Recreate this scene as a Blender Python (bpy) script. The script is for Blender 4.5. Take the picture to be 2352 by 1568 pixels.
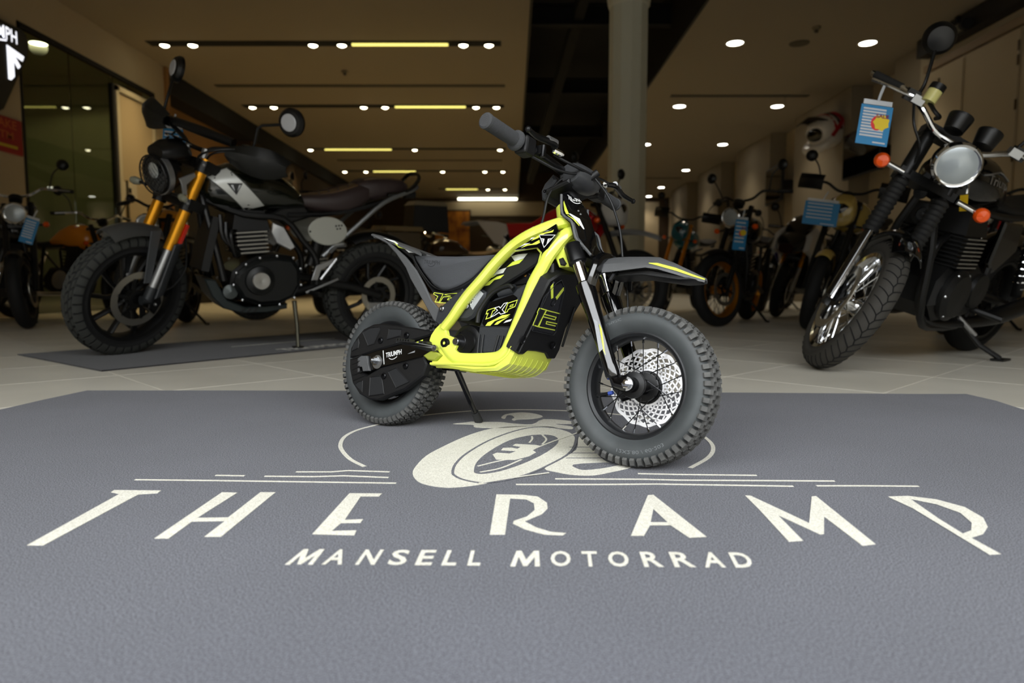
import bpy, bmesh, math, random
from mathutils import Vector, Matrix
from mathutils.geometry import tessellate_polygon

for o in list(bpy.data.objects):
    bpy.data.objects.remove(o, do_unlink=True)
scene = bpy.context.scene
COL = scene.collection
PI = math.pi
R = math.radians
random.seed(7)

# ---------------------------------------------------------------- camera, light, exposure
CAM_H = 0.375
cam_d = bpy.data.cameras.new('camera')
cam = bpy.data.objects.new('camera', cam_d)
COL.objects.link(cam)
cam.location = (0, 0, CAM_H)
cam.rotation_euler = (PI / 2 - math.atan(131 / 1568), 0, 0)
cam_d.sensor_width = 36
cam_d.lens = 24
cam_d.clip_start = .02
cam_d.dof.use_dof = True
cam_d.dof.focus_distance = 1.58
cam_d.dof.aperture_fstop = 3.2
scene.camera = cam

world = bpy.data.worlds.new('daylight')
scene.world = world
world.use_nodes = True
bg = world.node_tree.nodes['Background']
bg.inputs[0].default_value = (.95, .98, 1.0, 1)
bg.inputs[1].default_value = 8.0

# daylight comes in through the open shop front behind the camera
pl = bpy.data.lights.new('shopfront_daylight', 'AREA')
pl.shape = 'RECTANGLE'
pl.size, pl.size_y = 5.6, 2.75
pl.cycles.is_portal = True
plo = bpy.data.objects.new('shopfront_daylight', pl)
COL.objects.link(plo)
plo.location = (0, -.42, 1.37)
plo.rotation_euler = (R(90), 0, 0)

scene.view_settings.view_transform = 'Standard'
scene.view_settings.look = 'None'
scene.view_settings.gamma = 1
scene.view_settings.use_curve_mapping = False
scene.view_settings.exposure = 0.0

# ---------------------------------------------------------------- helpers
def lin(c):
    c = c / 255
    return c / 12.92 if c <= .04045 else ((c + .055) / 1.055) ** 2.4

MATS = {}
def M(name, rgb=(128, 128, 128), rough=.5, metal=0., coat=0., spec=.5, bump=None, vary=None, emit=0., trans=0., ior=1.45, sheen=0.):
    """procedural principled material; bump=(scale,strength), vary=(scale,rgb2,lo,hi)"""
    if name in MATS:
        return MATS[name]
    m = bpy.data.materials.new(name)
    m.use_nodes = True
    nt = m.node_tree
    b = nt.nodes['Principled BSDF']
    col = tuple(lin(v) for v in rgb) + (1,)
    b.inputs['Base Color'].default_value = col
    b.inputs['Roughness'].default_value = rough
    b.inputs['Metallic'].default_value = metal
    b.inputs['Coat Weight'].default_value = coat
    b.inputs['Coat Roughness'].default_value = .06
    b.inputs['Specular IOR Level'].default_value = spec
    b.inputs['Transmission Weight'].default_value = trans
    b.inputs['IOR'].default_value = ior
    b.inputs['Sheen Weight'].default_value = sheen
    if emit:
        b.inputs['Emission Color'].default_value = col
        b.inputs['Emission Strength'].default_value = emit
    if bump or vary:
        tc = nt.nodes.new('ShaderNodeTexCoord')
    if vary:
        n = nt.nodes.new('ShaderNodeTexNoise')
        n.inputs['Scale'].default_value = vary[0]
        n.inputs['Detail'].default_value = 6
        nt.links.new(tc.outputs['Object'], n.inputs['Vector'])
        cr = nt.nodes.new('ShaderNodeValToRGB')
        cr.color_ramp.elements[0].position = vary[2]
        cr.color_ramp.elements[1].position = vary[3]
        cr.color_ramp.elements[0].color = col
        cr.color_ramp.elements[1].color = tuple(lin(v) for v in vary[1]) + (1,)
        nt.links.new(n.outputs['Fac'], cr.inputs['Fac'])
        nt.links.new(cr.outputs['Color'], b.inputs['Base Color'])
    if bump:
        n2 = nt.nodes.new('ShaderNodeTexNoise')
        n2.inputs['Scale'].default_value = bump[0]
        n2.inputs['Detail'].default_value = 4
        nt.links.new(tc.outputs['Object'], n2.inputs['Vector'])
        bp = nt.nodes.new('ShaderNodeBump')
        bp.inputs['Strength'].default_value = bump[1]
        bp.inputs['Distance'].default_value = .004
        nt.links.new(n2.outputs['Fac'], bp.inputs['Height'])
        nt.links.new(bp.outputs['Normal'], b.inputs['Normal'])
    MATS[name] = m
    return m

def tess(loop):
    return tessellate_polygon([[Vector(p) for p in loop]])

def V(*a):
    return Vector(a)

def catmull(pts, k=4, closed=False):
    pts = [Vector(p) for p in pts]
    n = len(pts)
    if n < 3:
        return pts
    out = []
    for i in range(n if closed else n - 1):
        p0 = pts[i - 1] if (i > 0 or closed) else pts[0] * 2 - pts[1]
        p1 = pts[i]
        p2 = pts[(i + 1) % n]
        p3 = pts[(i + 2) % n] if (i + 2 < n or closed) else pts[-1] * 2 - pts[-2]
        for j in range(k):
            t = j / k
            out.append(.5 * ((2 * p1) + (p2 - p0) * t + (2 * p0 - 5 * p1 + 4 * p2 - p3) * t * t + (3 * p1 - p0 - 3 * p2 + p3) * t ** 3))
    if not closed:
        out.append(pts[-1].copy())
    return out

class B:
    """collects shapes into one mesh"""
    def __init__(s, mat4=None):
        s.v, s.f, s.m = [], [], mat4
    def add(s, vs, fs):
        o = len(s.v)
        if s.m is not None:
            vs = [s.m @ Vector(p) for p in vs]
        s.v += [tuple(p) for p in vs]
        s.f += [tuple(i + o for i in f) for f in fs]
        return s
    def box(s, c, d, rot=None, taper=1.):
        x, y, z = d[0] / 2, d[1] / 2, d[2] / 2
        vs = []
        for k in (-1, 1):
            t = taper if k > 0 else 1.
            vs += [V(-x * t, -y * t, k * z), V(x * t, -y * t, k * z), V(x * t, y * t, k * z), V(-x * t, y * t, k * z)]
        if rot is not None:
            vs = [rot @ p for p in vs]
        c = Vector(c)
        return s.add([p + c for p in vs], [(3, 2, 1, 0), (4, 5, 6, 7), (0, 1, 5, 4), (1, 2, 6, 5), (2, 3, 7, 6), (3, 0, 4, 7)])
    def bar(s, p, q, w, t, up=(0, 0, 1)):
        p, q = Vector(p), Vector(q)
        z = (q - p)
        L = z.length
        z.normalize()
        x = Vector(up).cross(z)
        if x.length < 1e-4:
            x = V(1, 0, 0).cross(z)
        x.normalize()
        y = z.cross(x)
        m = Matrix((x, y, z)).transposed()
        return s.box((p + q) / 2, (w, t, L), m)
    def tube(s, pts, r, n=8, closed=False, smooth=0, flat=1., cap=True):
        if smooth:
            if isinstance(r, (list, tuple)):
                rr = []
                for i in range(len(r) - 1):
                    rr += [r[i] + (r[i + 1] - r[i]) * j / smooth for j in range(smooth)]
                rr += [r[-1]]
                r = rr
            pts = catmull(pts, smooth, closed)
        pts = [Vector(p) for p in pts]
        N = len(pts)
        rad = list(r) if isinstance(r, (list, tuple)) else [r] * N
        t0 = (pts[1] - pts[0]).normalized()
        a = V(0, 1, 0) if abs(t0.y) < .9 else V(0, 0, 1)
        nrm = (a - t0 * a.dot(t0)).normalized()
        vs = []
        for i, p in enumerate(pts):
            if closed:
                t = (pts[(i + 1) % N] - pts[i - 1]).normalized()
            else:
                t = (pts[min(i + 1, N - 1)] - pts[max(i - 1, 0)]).normalized()
            nrm = (nrm - t * nrm.dot(t))
            nrm.normalize()
            b = t.cross(nrm)
            for j in range(n):
                an = 2 * PI * j / n
                vs.append(p + nrm * (math.cos(an) * rad[i] * flat) + b * (math.sin(an) * rad[i]))
        fs = []
        for i in range(N if closed else N - 1):
            k = (i + 1) % N
            for j in range(n):
                l = (j + 1) % n
                fs.append((i * n + j, i * n + l, k * n + l, k * n + j))
        if not closed and cap:
            fs.append(tuple(reversed(range(n))))
            fs.append(tuple((N - 1) * n + j for j in range(n)))
        return s.add(vs, fs)
    def lathe(s, prof, o=(0, 0, 0), ax=(0, 1, 0), n=32, closed=False, cap=True):
        """prof: (radius, position along axis)"""
        ax = Vector(ax).normalized()
        a = V(1, 0, 0) if abs(ax.x) < .9 else V(0, 0, 1)
        e = (a - ax * a.dot(ax)).normalized()
        g = ax.cross(e)
        o = Vector(o)
        m = len(prof)
        vs = []
        for i in range(n):
            an = 2 * PI * i / n
            d = e * math.cos(an) + g * math.sin(an)
            vs += [o + d * r + ax * t for r, t in prof]
        fs = []
        for i in range(n):
            k = (i + 1) % n
            for j in range(m if closed else m - 1):
                l = (j + 1) % m
                fs.append((i * m + j, k * m + j, k * m + l, i * m + l))
        if not closed and cap:
            if prof[0][0] > 1e-5:
                fs.append(tuple(i * m for i in reversed(range(n))))
            if prof[-1][0] > 1e-5:
                fs.append(tuple(i * m + m - 1 for i in range(n)))
        return s.add(vs, fs)
    def cyl(s, p, q, r, n=16, ch=0.):
        p, q = Vector(p), Vector(q)
        L = (q - p).length
        pr = [(r, 0), (r, L)] if not ch else [(r - ch, 0), (r, ch), (r, L - ch), (r - ch, L)]
        return s.lathe(pr, p, q - p, n)
    def ball(s, c, r, n=12):
        r = r if isinstance(r, (list, tuple)) else (r, r, r)
        vs, fs = [], []
        m = n // 2
        for i in range(m + 1):
            a = PI * i / m
            for j in range(n):
                b = 2 * PI * j / n
                vs.append(V(c[0] + r[0] * math.sin(a) * math.cos(b), c[1] + r[1] * math.sin(a) * math.sin(b), c[2] + r[2] * math.cos(a)))
        for i in range(m):
            for j in range(n):
                k = (j + 1) % n
                fs.append((i * n + j, (i + 1) * n + j, (i + 1) * n + k, i * n + k))
        return s.add(vs, fs)
    def slab(s, loop, dirv, ch=0.):
        """loop of 3-D points pushed along dirv (Vector) into a solid; ch = edge chamfer"""
        loop = [Vector(p) for p in loop]
        d = Vector(dirv)
        L = d.length
        dn = d / L
        n = len(loop)
        nrm = V(0, 0, 0)
        for i in range(n):
            nrm += loop[i].cross(loop[(i + 1) % n])
        if nrm.dot(dn) < 0:
            loop.reverse()
        ins = []
        if ch:
            for i in range(n):
                a = (loop[i] - loop[i - 1])
                b = (loop[(i + 1) % n] - loop[i])
                a -= dn * a.dot(dn)
                b -= dn * b.dot(dn)
                if a.length < 1e-6: a = b.copy()
                if b.length < 1e-6: b = a.copy()
                na, nb = dn.cross(a).normalized(), dn.cross(b).normalized()
                q = na + nb
                if q.length < .3:
                    q = na
                q.normalize()
                ins.append(q * (ch / max(.5, q.dot(na))))
            rings = [[p + i for p, i in zip(loop, ins)], [p + dn * ch for p in loop], [p + dn * (L - ch) for p in loop], [p + i + d for p, i in zip(loop, ins)]]
        else:
            rings = [loop, [p + d for p in loop]]
        vs = [p for r in rings for p in r]
        fs = []
        for k in range(len(rings) - 1):
            for i in range(n):
                j = (i + 1) % n
                fs.append((k * n + i, k * n + j, (k + 1) * n + j, (k + 1) * n + i))
        for t in tess(rings[0]):
            fs.append(tuple(reversed(t)) if True else t)
        o = (len(rings) - 1) * n
        for t in tess(rings[-1]):
            fs.append(tuple(i + o for i in t))
        return s.add(vs, fs)
    def prism(s, poly, y0, y1, ch=0.):
        return s.slab([V(p[0], y0, p[-1]) for p in poly], V(0, y1 - y0, 0), ch)
    def grid(s, rows, closed=False, thick=None):
        """rows of points -> surface; thick: Vector offset makes it solid"""
        rows = [[Vector(p) for p in r] for r in rows]
        n, m = len(rows), len(rows[0])
        vs = [p for r in rows for p in r]
        fs = []
        def q(o, flip):
            for i in range(n - 1):
                for j in range(m if closed else m - 1):
                    k = (j + 1) % m
                    f = (o + i * m + j, o + i * m + k, o + (i + 1) * m + k, o + (i + 1) * m + j)
                    fs.append(tuple(reversed(f)) if flip else f)
        q(0, False)
        if thick is not None:
            o = len(vs)
            if callable(thick):
                vs += [p + thick(p) for r in rows for p in r]
            else:
                vs += [p + Vector(thick) for r in rows for p in r]
            q(o, True)
            ed = [(i, 0) for i in range(n)] + [(n - 1, j) for j in range(1, m)] + [(i, m - 1) for i in range(n - 2, -1, -1)] + [(0, j) for j in range(m - 2, 0, -1)]
            for a in range(len(ed)):
                b = (a + 1) % len(ed)
                i0 = ed[a][0] * m + ed[a][1]
                i1 = ed[b][0] * m + ed[b][1]
                fs.append((i0, i1, o + i1, o + i0))
        return s.add(vs, fs)
    def body(s, secs, n=20, p=2.4):
        """loft along x; secs: (x, ztop, zbot, halfwidth)"""
        vs, fs = [], []
        for sec in secs:
            x, zt, zb, w = sec[:4]
            e = 2 / (sec[4] if len(sec) > 4 else p)
            cz, hz = (zt + zb) / 2, (zt - zb) / 2
            for j in range(n):
                a = 2 * PI * j / n
                c, d = math.cos(a), math.sin(a)
                vs.append(V(x, w * math.copysign(abs(c) ** e, c), cz + hz * math.copysign(abs(d) ** e, d)))
        N = len(secs)
        for i in range(N - 1):
            for j in range(n):
                k = (j + 1) % n
                fs.append((i * n + j, i * n + k, (i + 1) * n + k, (i + 1) * n + j))
        fs.append(tuple(reversed(range(n))))
        fs.append(tuple((N - 1) * n + j for j in range(n)))
        return s.add(vs, fs)
    def ribbon(s, pts, w, nrm, t, closed=False):
        """flat strip of width w following pts, standing t proud along nrm"""
        pts = [Vector(p) for p in pts]
        nrm = Vector(nrm).normalized()
        N = len(pts)
        L, Rr = [], []
        for i in range(N):
            a = pts[i] - pts[i - 1] if (i > 0 or closed) else pts[1] - pts[0]
            b = pts[(i + 1) % N] - pts[i] if (i < N - 1 or closed) else pts[-1] - pts[-2]
            na, nb = nrm.cross(a).normalized(), nrm.cross(b).normalized()
            q = na + nb
            if q.length < .35:
                q = na.copy()
            q.normalize()
            q = q * (w / 2 / max(.45, q.dot(na)))
            L.append(pts[i] + q)
            Rr.append(pts[i] - q)
        up = nrm * t
        vs = L + Rr + [p + up for p in L] + [p + up for p in Rr]
        fs = []
        for i in range(N if closed else N - 1):
            k = (i + 1) % N
            fs += [(2 * N + i, 3 * N + i, 3 * N + k, 2 * N + k), (i, 2 * N + i, 2 * N + k, k), (N + i, N + k, 3 * N + k, 3 * N + i)]
        return s.add(vs, fs)

def obj(name, b, mat, parent=None, smooth=35, bevel=0):
    me = bpy.data.meshes.new(name)
    me.from_pydata(b.v, [], b.f)
    me.validate()
    bm = bmesh.new()
    bm.from_mesh(me)
    bmesh.ops.recalc_face_normals(bm, faces=bm.faces)
    bm.to_mesh(me)
    bm.free()
    if mat is not None:
        me.materials.append(mat)
    if smooth:
        me.shade_smooth()
        me.set_sharp_from_angle(angle=R(smooth))
    o = bpy.data.objects.new(name, me)
    COL.objects.link(o)
    if parent is not None:
        o.parent = parent
    if bevel:
        md = o.modifiers.new('bevel', 'BEVEL')
        md.width = bevel
        md.segments = 2
        md.limit_method = 'ANGLE'
    return o

def copy_obj(o, parent=None, mat4=None, name=None):
    c = o.copy()
    COL.objects.link(c)
    c.parent = parent
    if mat4 is not None:
        c.matrix_local = mat4
    return c

def tag(o, label, cat, group=None):
    o['label'] = label
    o['category'] = cat
    if group:
        o['group'] = group
    return o

def thing(name, label, cat, mat4=None, group=None):
    o = bpy.data.objects.new(name, None)
    COL.objects.link(o)
    o.empty_display_size = .05
    if mat4 is not None:
        o.matrix_world = mat4
    return tag(o, label, cat, group)

def struct(name, b, mat, parent=None, smooth=35):
    o = obj(name, b, mat, parent, smooth)
    if parent is None:
        o['kind'] = 'structure'
    return o

GLY = {}
def glyph(txt, bold=.0):
    """outline font text -> (verts, faces) normalised to height 1 (cap height) and its width"""
    k = (txt, bold)
    if k in GLY:
        return GLY[k]
    cu = bpy.data.curves.new('t', 'FONT')
    cu.body = txt
    cu.offset = bold
    cu.resolution_u = 3
    to = bpy.data.objects.new('t', cu)
    COL.objects.link(to)
    bpy.context.view_layer.update()
    me = bpy.data.meshes.new_from_object(to.evaluated_get(bpy.context.evaluated_depsgraph_get()))
    vs = [v.co.copy() for v in me.vertices]
    fs = [tuple(p.vertices) for p in me.polygons]
    bpy.data.objects.remove(to, do_unlink=True)
    bpy.data.meshes.remove(me)
    bpy.data.curves.remove(cu)
    x0 = min(v.x for v in vs); x1 = max(v.x for v in vs)
    y0 = min(v.y for v in vs); y1 = max(v.y for v in vs)
    vs = [V((v.x - x0) / (x1 - x0), (v.y - y0) / (y1 - y0), 0) for v in vs]
    GLY[k] = (vs, fs, (x1 - x0) / (y1 - y0))
    return GLY[k]

def lettering(b, txt, o, ux, uy, t=None, bold=.0):
    """text filling the parallelogram o + ux*[0,1] + uy*[0,1]"""
    vs, fs, _ = glyph(txt, bold)
    o, ux, uy = Vector(o), Vector(ux), Vector(uy)
    return b.add([o + ux * v.x + uy * v.y for v in vs], fs)
# ---------------------------------------------------------------- the room
FZ = -.006                       # floor level (the mat pile tops out at 0)
CZ = 4.13                        # ceiling
WL, WR, YB, YF = -6.03, 6.45, 30.2, -.4
m_tile = M('floor_tile', (224, 219, 205), .32, vary=(1.6, (208, 203, 189), .35, .7), spec=.4)
m_grout = M('grout', (232, 226, 210), .7)
m_ceil = M('ceiling_paint', (150, 138, 118), .85)
m_wall = M('wall_paint', (176, 160, 132), .8)
m_wallw = M('warm_lit_wall', (150, 108, 60), .7)  # warm lamplight painted into the wall colour
m_pil = M('pilaster_paint', (140, 128, 108), .8)
m_black = M('matt_black', (10, 10, 9), .8)
m_dark = M('dark_void', (16, 15, 12), .9)
m_trim = M('dark_trim', (30, 27, 22), .6)
m_door = M('door_paint', (188, 170, 138), .6)
m_col = M('column_paint', (206, 202, 180), .6)
m_white = M('white_plastic', (225, 225, 222), .4)

fl = struct('floor', B().box((.2, 14, FZ - .06), (13.6, 33, .1)), m_grout)
# 60 cm tiles laid on the diagonal
TS, TA = .6, R(44)
tu, tv = V(math.cos(TA), math.sin(TA), 0), V(-math.sin(TA), math.cos(TA), 0)
t0 = V(-1.24, 2.42, 0)
tb = B()
q = TS / 2 - .0022
for k, (zz, e) in enumerate(((-.01, 0), (-.0012, 0), (0, .0012))):
    tb.v += [tuple(tu * (sx * (q - e)) + tv * (sy * (q - e)) + V(0, 0, zz)) for sx, sy in ((-1, -1), (1, -1), (1, 1), (-1, 1))]
tb.f = [(0, 1, 5, 4), (1, 2, 6, 5), (2, 3, 7, 6), (3, 0, 4, 7), (4, 5, 9, 8), (5, 6, 10, 9), (6, 7, 11, 10), (7, 4, 8, 11), (8, 9, 10, 11)]
spots = []
for i in range(-45, 60):
    for j in range(-45, 60):
        c = t0 + tu * ((i + .5) * TS) + tv * ((j + .5) * TS)
        if -6.0 < c.x < 6.4 and -1.5 < c.y < 30:
            seen = c.y > 2.0 and abs(c.x) < c.y * .78 + .5
            spots.append((c.y if seen else c.y + 50, c))
spots.sort(key=lambda a: a[0])
first = None
rest = B()
for i, (_, c) in enumerate(spots):
    if i < 300:
        if first is None:
            first = obj('tile', tb, m_tile, fl, 0)
            tl = first
        else:
            tl = copy_obj(first, fl)
        tl.location = (c.x, c.y, FZ)
    else:
        rest.add([Vector(p) + V(c.x, c.y, FZ) for p in tb.v], tb.f)
ro = obj('tile_field', rest, m_tile, fl, 0)
ro['kind'] = 'stuff'

# ceilings: a lit panel on either side of an open black service bay
GL, GR = .24, 2.62
cl = struct('ceiling', B().box(((WL - .8 + GL) / 2, 14.9, CZ + .05), (GL - WL + .8, 31.0, .1)), m_ceil)
cr_ = struct('ceiling', B().box(((GR + WR + .6) / 2, 14.9, CZ + .05), (WR + .6 - GR, 31.0, .1)), m_ceil)
struct('trim_1', B().box((GL + .02, 14.3, CZ + .55), (.04, 31.8, 1.1)), m_trim)
struct('trim_2', B().box((GR - .02, 14.3, CZ + .55), (.04, 31.8, 1.1)), m_trim)
struct('ceiling', B().box(((GL + GR) / 2, 14.9, CZ + 1.15), (GR - GL, 31.4, .1)), m_dark)
for y in (7.6, 11.5, 15.5, 20):
    bb = B().box((1.43, y, CZ + .75), (2.3, .16, .03)).box((1.43, y, CZ + .6), (2.3, .03, .3)).box((1.43, y, CZ + .45), (2.3, .16, .03))
    tag(obj('roof_beam', bb, m_dark), 'dark steel roof beam crossing the open ceiling bay, %s' % {7.6: 'nearest the camera', 11.5: 'second from the camera', 15.5: 'third from the camera', 20: 'farthest away'}[y], 'beam', 'roof beams in the open bay')
dg = B().bar((.5, 19, CZ - .9), (1.25, 9.2, CZ + 1.05), .16, .22)
tag(obj('roof_brace', dg, m_dark), 'dark slanting steel brace behind the grey column', 'beam')

# front of the shop: an opening to the street, behind the camera
struct('wall_front', B().box((0.2, YF - .1, 4.0), (13.6, .2, 2.5)).box((-4.7, YF - .1, 1.9), (3.8, .2, 3.9)).box((4.9, YF - .1, 1.9), (4.2, .2, 3.9)), m_wall)

# unseen street outside: paving and a tall wall, added to block low sky light
struct('floor_pavement', B().box((0, -8, FZ - .06), (60, 15.2, .1)), M('paving', (128, 126, 120), .8))
struct('wall_sky_block', B().box((0, -15, 3.4), (60, .4, 7)), M('sky_block_paint', (120, 116, 108), .8))

# left wall with the office glazing
wl = B()
wl.box((WL - .1, (YF + 8.6) / 2, 2.05), (.2, 8.6 - YF, 4.15))
wl.box((WL - .1, 10.2, 3.86), (.2, 3.2, .56))
wl.box((WL - .1, 11.98, 2.05), (.2, .36, 4.15))
wall_l = struct('wall_left', wl, m_wall)
w2 = B().box((WL - .55, 14.3, 2.05), (.2, 4.3, 4.15)).box((WL - .3, 12.2, 2.05), (.7, .1, 4.15))
struct('wall_left', w2, m_wallw)
struct('trim_20', B().box((WL - .42, 14.2, 1.35), (.1, 4.0, 2.7)), M('brown_dark', (26, 21, 15), .8))  # dark sheet added to black out the lower warm wall
struct('wall_left', B().box((WL - .3, 23.3, 2.05), (.4, 13.8, 4.15)), M('dim_brown_wall', (58, 44, 28), .8))  # same wall beyond the lamplight, its shade painted as brown
struct('trim_3', B().box((WL - .24, 21.2, 3.95), (.44, 18, .42)), m_black)
wn = struct('window_1', B().box((WL - .03, 8.62, 1.78), (.07, .05, 3.58)).box((WL - .03, 11.79, 1.78), (.07, .05, 3.58)).box((WL - .03, 10.2, 3.55), (.07, 3.2, .06)).box((WL - .03, 10.6, 1.7), (.07, .06, 3.4)), m_black)
m_glass = M('pane_glass', (196, 208, 190), .0, trans=1., ior=1.5)
for a, b_ in ((8.65, 9.6), (9.61, 10.57)):
    obj('pane', B().box((WL - .03, (a + b_) / 2, 1.76), (.012, b_ - a, 3.52)), m_glass, wn, 0)
obj('pane', B().box((WL - .03, 11.2, 3.46), (.012, 1.12, .12)), m_glass, wn, 0)
dr = struct('door_1', B().box((WL - .04, 11.2, 1.66), (.06, 1.0, 3.3)), m_door)
obj('door_frame', B().box((WL - .03, 10.69, 1.7), (.1, .08, 3.38)).box((WL - .03, 11.74, 1.7), (.1, .06, 3.38)).box((WL - .03, 11.2, 3.36), (.1, 1.1, .08)), M('door_frame', (205, 196, 172), .5), dr)
obj('door_handle', B().box((WL + .0, 10.85, 1.62), (.03, .05, .75)), M('brushed', (120, 112, 90), .35, 1), dr)
tag(obj('notice', B().box((WL - .004, 10.94, 1.84), (.01, .4, .26)), M('paper', (205, 196, 176), .8)), 'white paper notice taped to the beige office door', 'notice')
obj('notice_mark', B().box((WL + .003, 10.94, 1.85), (.004, .07, .08)), m_black, bpy.data.objects['notice'])
# office behind the glass
ofb = B().box((WL - 3.0, 10.2, 2.0), (.1, 5, 4.2)).box((WL - 1.6, 7.7, 2.0), (2.9, .1, 4.2)).box((WL - 1.6, 12.35, 2.0), (2.9, .1, 4.2)).box((WL - 1.6, 10, 4.05), (2.9, 5, .1))
struct('wall_office', ofb, M('office_paint', (150, 148, 112), .8))
struct('floor_office', B().box((WL - 1.7, 10, FZ - .05), (2.9, 5, .1)), M('office_floor', (70, 68, 52), .4))
cb = thing('filing_cabinet', 'low grey office cabinet behind the glass partition', 'cabinet', Matrix.Translation((WL - 2.6, 9.6, FZ)))
obj('body', B().box((0, 0, .55), (.5, 1.6, 1.1)), M('office_grey', (70, 72, 60), .6), cb)
for zz in (.2, .55, .9):
    obj('drawer', B().box((.26, 0, zz), (.02, 1.5, .3)), M('office_grey2', (82, 84, 70), .6), cb)

ol_ = thing('office_lamp', 'round ceiling lamp seen through the office glass', 'ceiling light', Matrix.Translation((WL - 1.1, 10.6, 3.99)))
obj('trim_ring', B().lathe([(.15, 0), (.15, -.008), (.12, -.012), (.118, 0)], (0, 0, 0), (0, 0, 1), 24), m_white, ol_)
obj('lens', B().lathe([(.12, -.006), (.09, -.014), (0, -.016)], (0, 0, 0), (0, 0, 1), 24), M('lamp_warm', (255, 244, 205), .5, emit=14), ol_)
l_ = bpy.data.lights.new('beam', 'SPOT')
l_.energy, l_.spot_size, l_.color, l_.shadow_soft_size = 34, R(150), (1, .86, .5), .12
lo_ = bpy.data.objects.new('beam', l_)
COL.objects.link(lo_)
lo_.location = (0, 0, -.06)
lo_.parent = ol_

# right wall: projecting bays, cupboard doors near the camera
wr = B().box((WR + .45, 20.4, 2.05), (.1, 19.8, 4.15)).box((WR + .05, 4.75, 2.05), (.1, 12.7, 4.15))
struct('wall_right', wr, m_wall)
for i, (a, b_) in enumerate(((10.9, 11.85), (13.3, 15.9), (17.4, 19.9), (21.4, 24.0), (25.5, 28.0))):
    struct('trim_%d' % (10 + i), B().box((WR + .22, (a + b_) / 2, 2.05), (.44, b_ - a, 4.15)), m_pil)
cd = struct('door_2', B().box((WR - .02, 9.3, 1.8), (.03, 3.1, 3.62)), m_door)
for y in (8.35, 9.35, 10.25):
    obj('door_leaf', B().box((WR - .045, y + (.02 if y > 10 else .0), 1.8), (.03, .94 if y < 10 else .6, 3.56)), m_door, cd, 35)
for y in (8.88, 10.5):
    for zz in (1.0, 1.5, 2.0, 2.65, 3.2, 3.38):
        obj('hinge', B().box((WR - .065, y, zz), (.014, .03, .13)), M('hinge', (92, 74, 50), .4, .8), cd)
struct('trim_4', B().box((WR - .03, 9.3, 3.68), (.08, 3.2, .1)), M('lintel', (150, 128, 100), .6))
struct('trim_5', B().box((WR - .02, 6, .07), (.03, 10, .14)), m_pil)
struct('trim_6', B().box((WR - .09, 4.6, 3.98), (.2, 12.6, .26)), m_trim)
# back wall
struct('wall_back', B().box((.2, YB, 2.7), (14, .1, 5.6)), M('dim_brown_wall', (58, 44, 28), .8))
struct('trim_8', B().box((-.9, YB - .06, 3.66), (4.6, .06, .6)), m_wall)
struct('trim_9', B().box((4.6, YB - .06, 2.0), (3.6, .06, 3.9)), m_wall)
# column in the open bay
cbm = B().lathe([(.235, 0), (.235, 3.72), (.255, 3.74), (.265, 3.8), (.265, 5.2)], (1.42, 8.6, FZ), (0, 0, 1), 12)
struct('trim_7', cbm, m_col, None, 20)

# ---------------------------------------------------------------- ceiling lamps
m_lampy = M('lamp_warm', (255, 244, 205), .5, emit=14)
m_tube = M('lamp_tube', (240, 226, 120), .5, emit=1.6)
m_tubew = M('lamp_tube_white', (255, 250, 225), .5, emit=5)
m_lampw = M('lamp_white', (255, 252, 240), .5, emit=14)
m_ring = M('lamp_ring', (200, 190, 170), .4)

def lamp_light(name, loc, watts, col, parent, size=.12, ang=104):
    l = bpy.data.lights.new(name, 'SPOT')
    l.energy = watts
    l.color = col
    l.spot_size = R(ang)
    l.spot_blend = .9
    l.shadow_soft_size = size
    o = bpy.data.objects.new(name, l)
    COL.objects.link(o)
    o.location = loc
    o.parent = parent
    return o

WARM = (1.0, .74, .36)
rows = [(11.02, (-5.43, -5.1, -3.55, -3.2, -1.6, -1.26, -.83, -.36), (-3.03, -1.7), 'nearest the camera'),
        (14.78, (-5.5, -5.1, -3.3, -2.87, -1.02, -.33), (-2.55, -1.05), 'second from the camera'),
        (19.35, (-5.6, -2.7, -.33), (-5.2, -3.35), 'third from the camera'),
        (23.05, (-5.55, -4.85, -2.3, -.9, -.3), (-4.6, -3.2), 'fourth from the camera'),
        (27.3, (-.95, -.28), (-2.6, -1.35), 'farthest away')]
rows[0] = (11.02, (-5.43, -4.99, -3.11, -2.66, -.76, -.36), (-2.5, -1.0), 'nearest the camera')
rows[1] = (14.78, (-5.48, -5.03, -3.13, -2.68, -.76, -.33), (-2.47, -.98), 'second from the camera')
for y, spots_, (a, b_), w in rows:
    t = thing('light_channel', 'recessed black lighting channel in the left ceiling, %s' % w, 'ceiling light', Matrix.Translation((0, y, CZ)), 'lighting channels in the left ceiling')
    x0, x1 = (-5.68, -.17) if y < 25 else (-2.9, -.1)
    obj('channel', B().box(((x0 + x1) / 2, 0, -.004), (x1 - x0, .22, .012)), m_black, t, 0)
    for x in spots_:
        sp = obj('spotlight', B().lathe([(.085, 0), (.09, -.03), (.075, -.035), (.07, -.02)], (x, 0, -.006), (0, 0, 1), 20), m_trim, t)
        obj('lens', B().lathe([(.072, 0), (.066, -.03), (.03, -.05), (0, -.055)], (x, 0, -.01), (0, 0, 1), 20), m_lampy, sp)
        lamp_light('beam', (x, 0, -.1), 64, WARM, t)
    obj('strip_light', B().cyl((a, 0, -.015), (b_, 0, -.015), .03, 10), m_tube, t)
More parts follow.
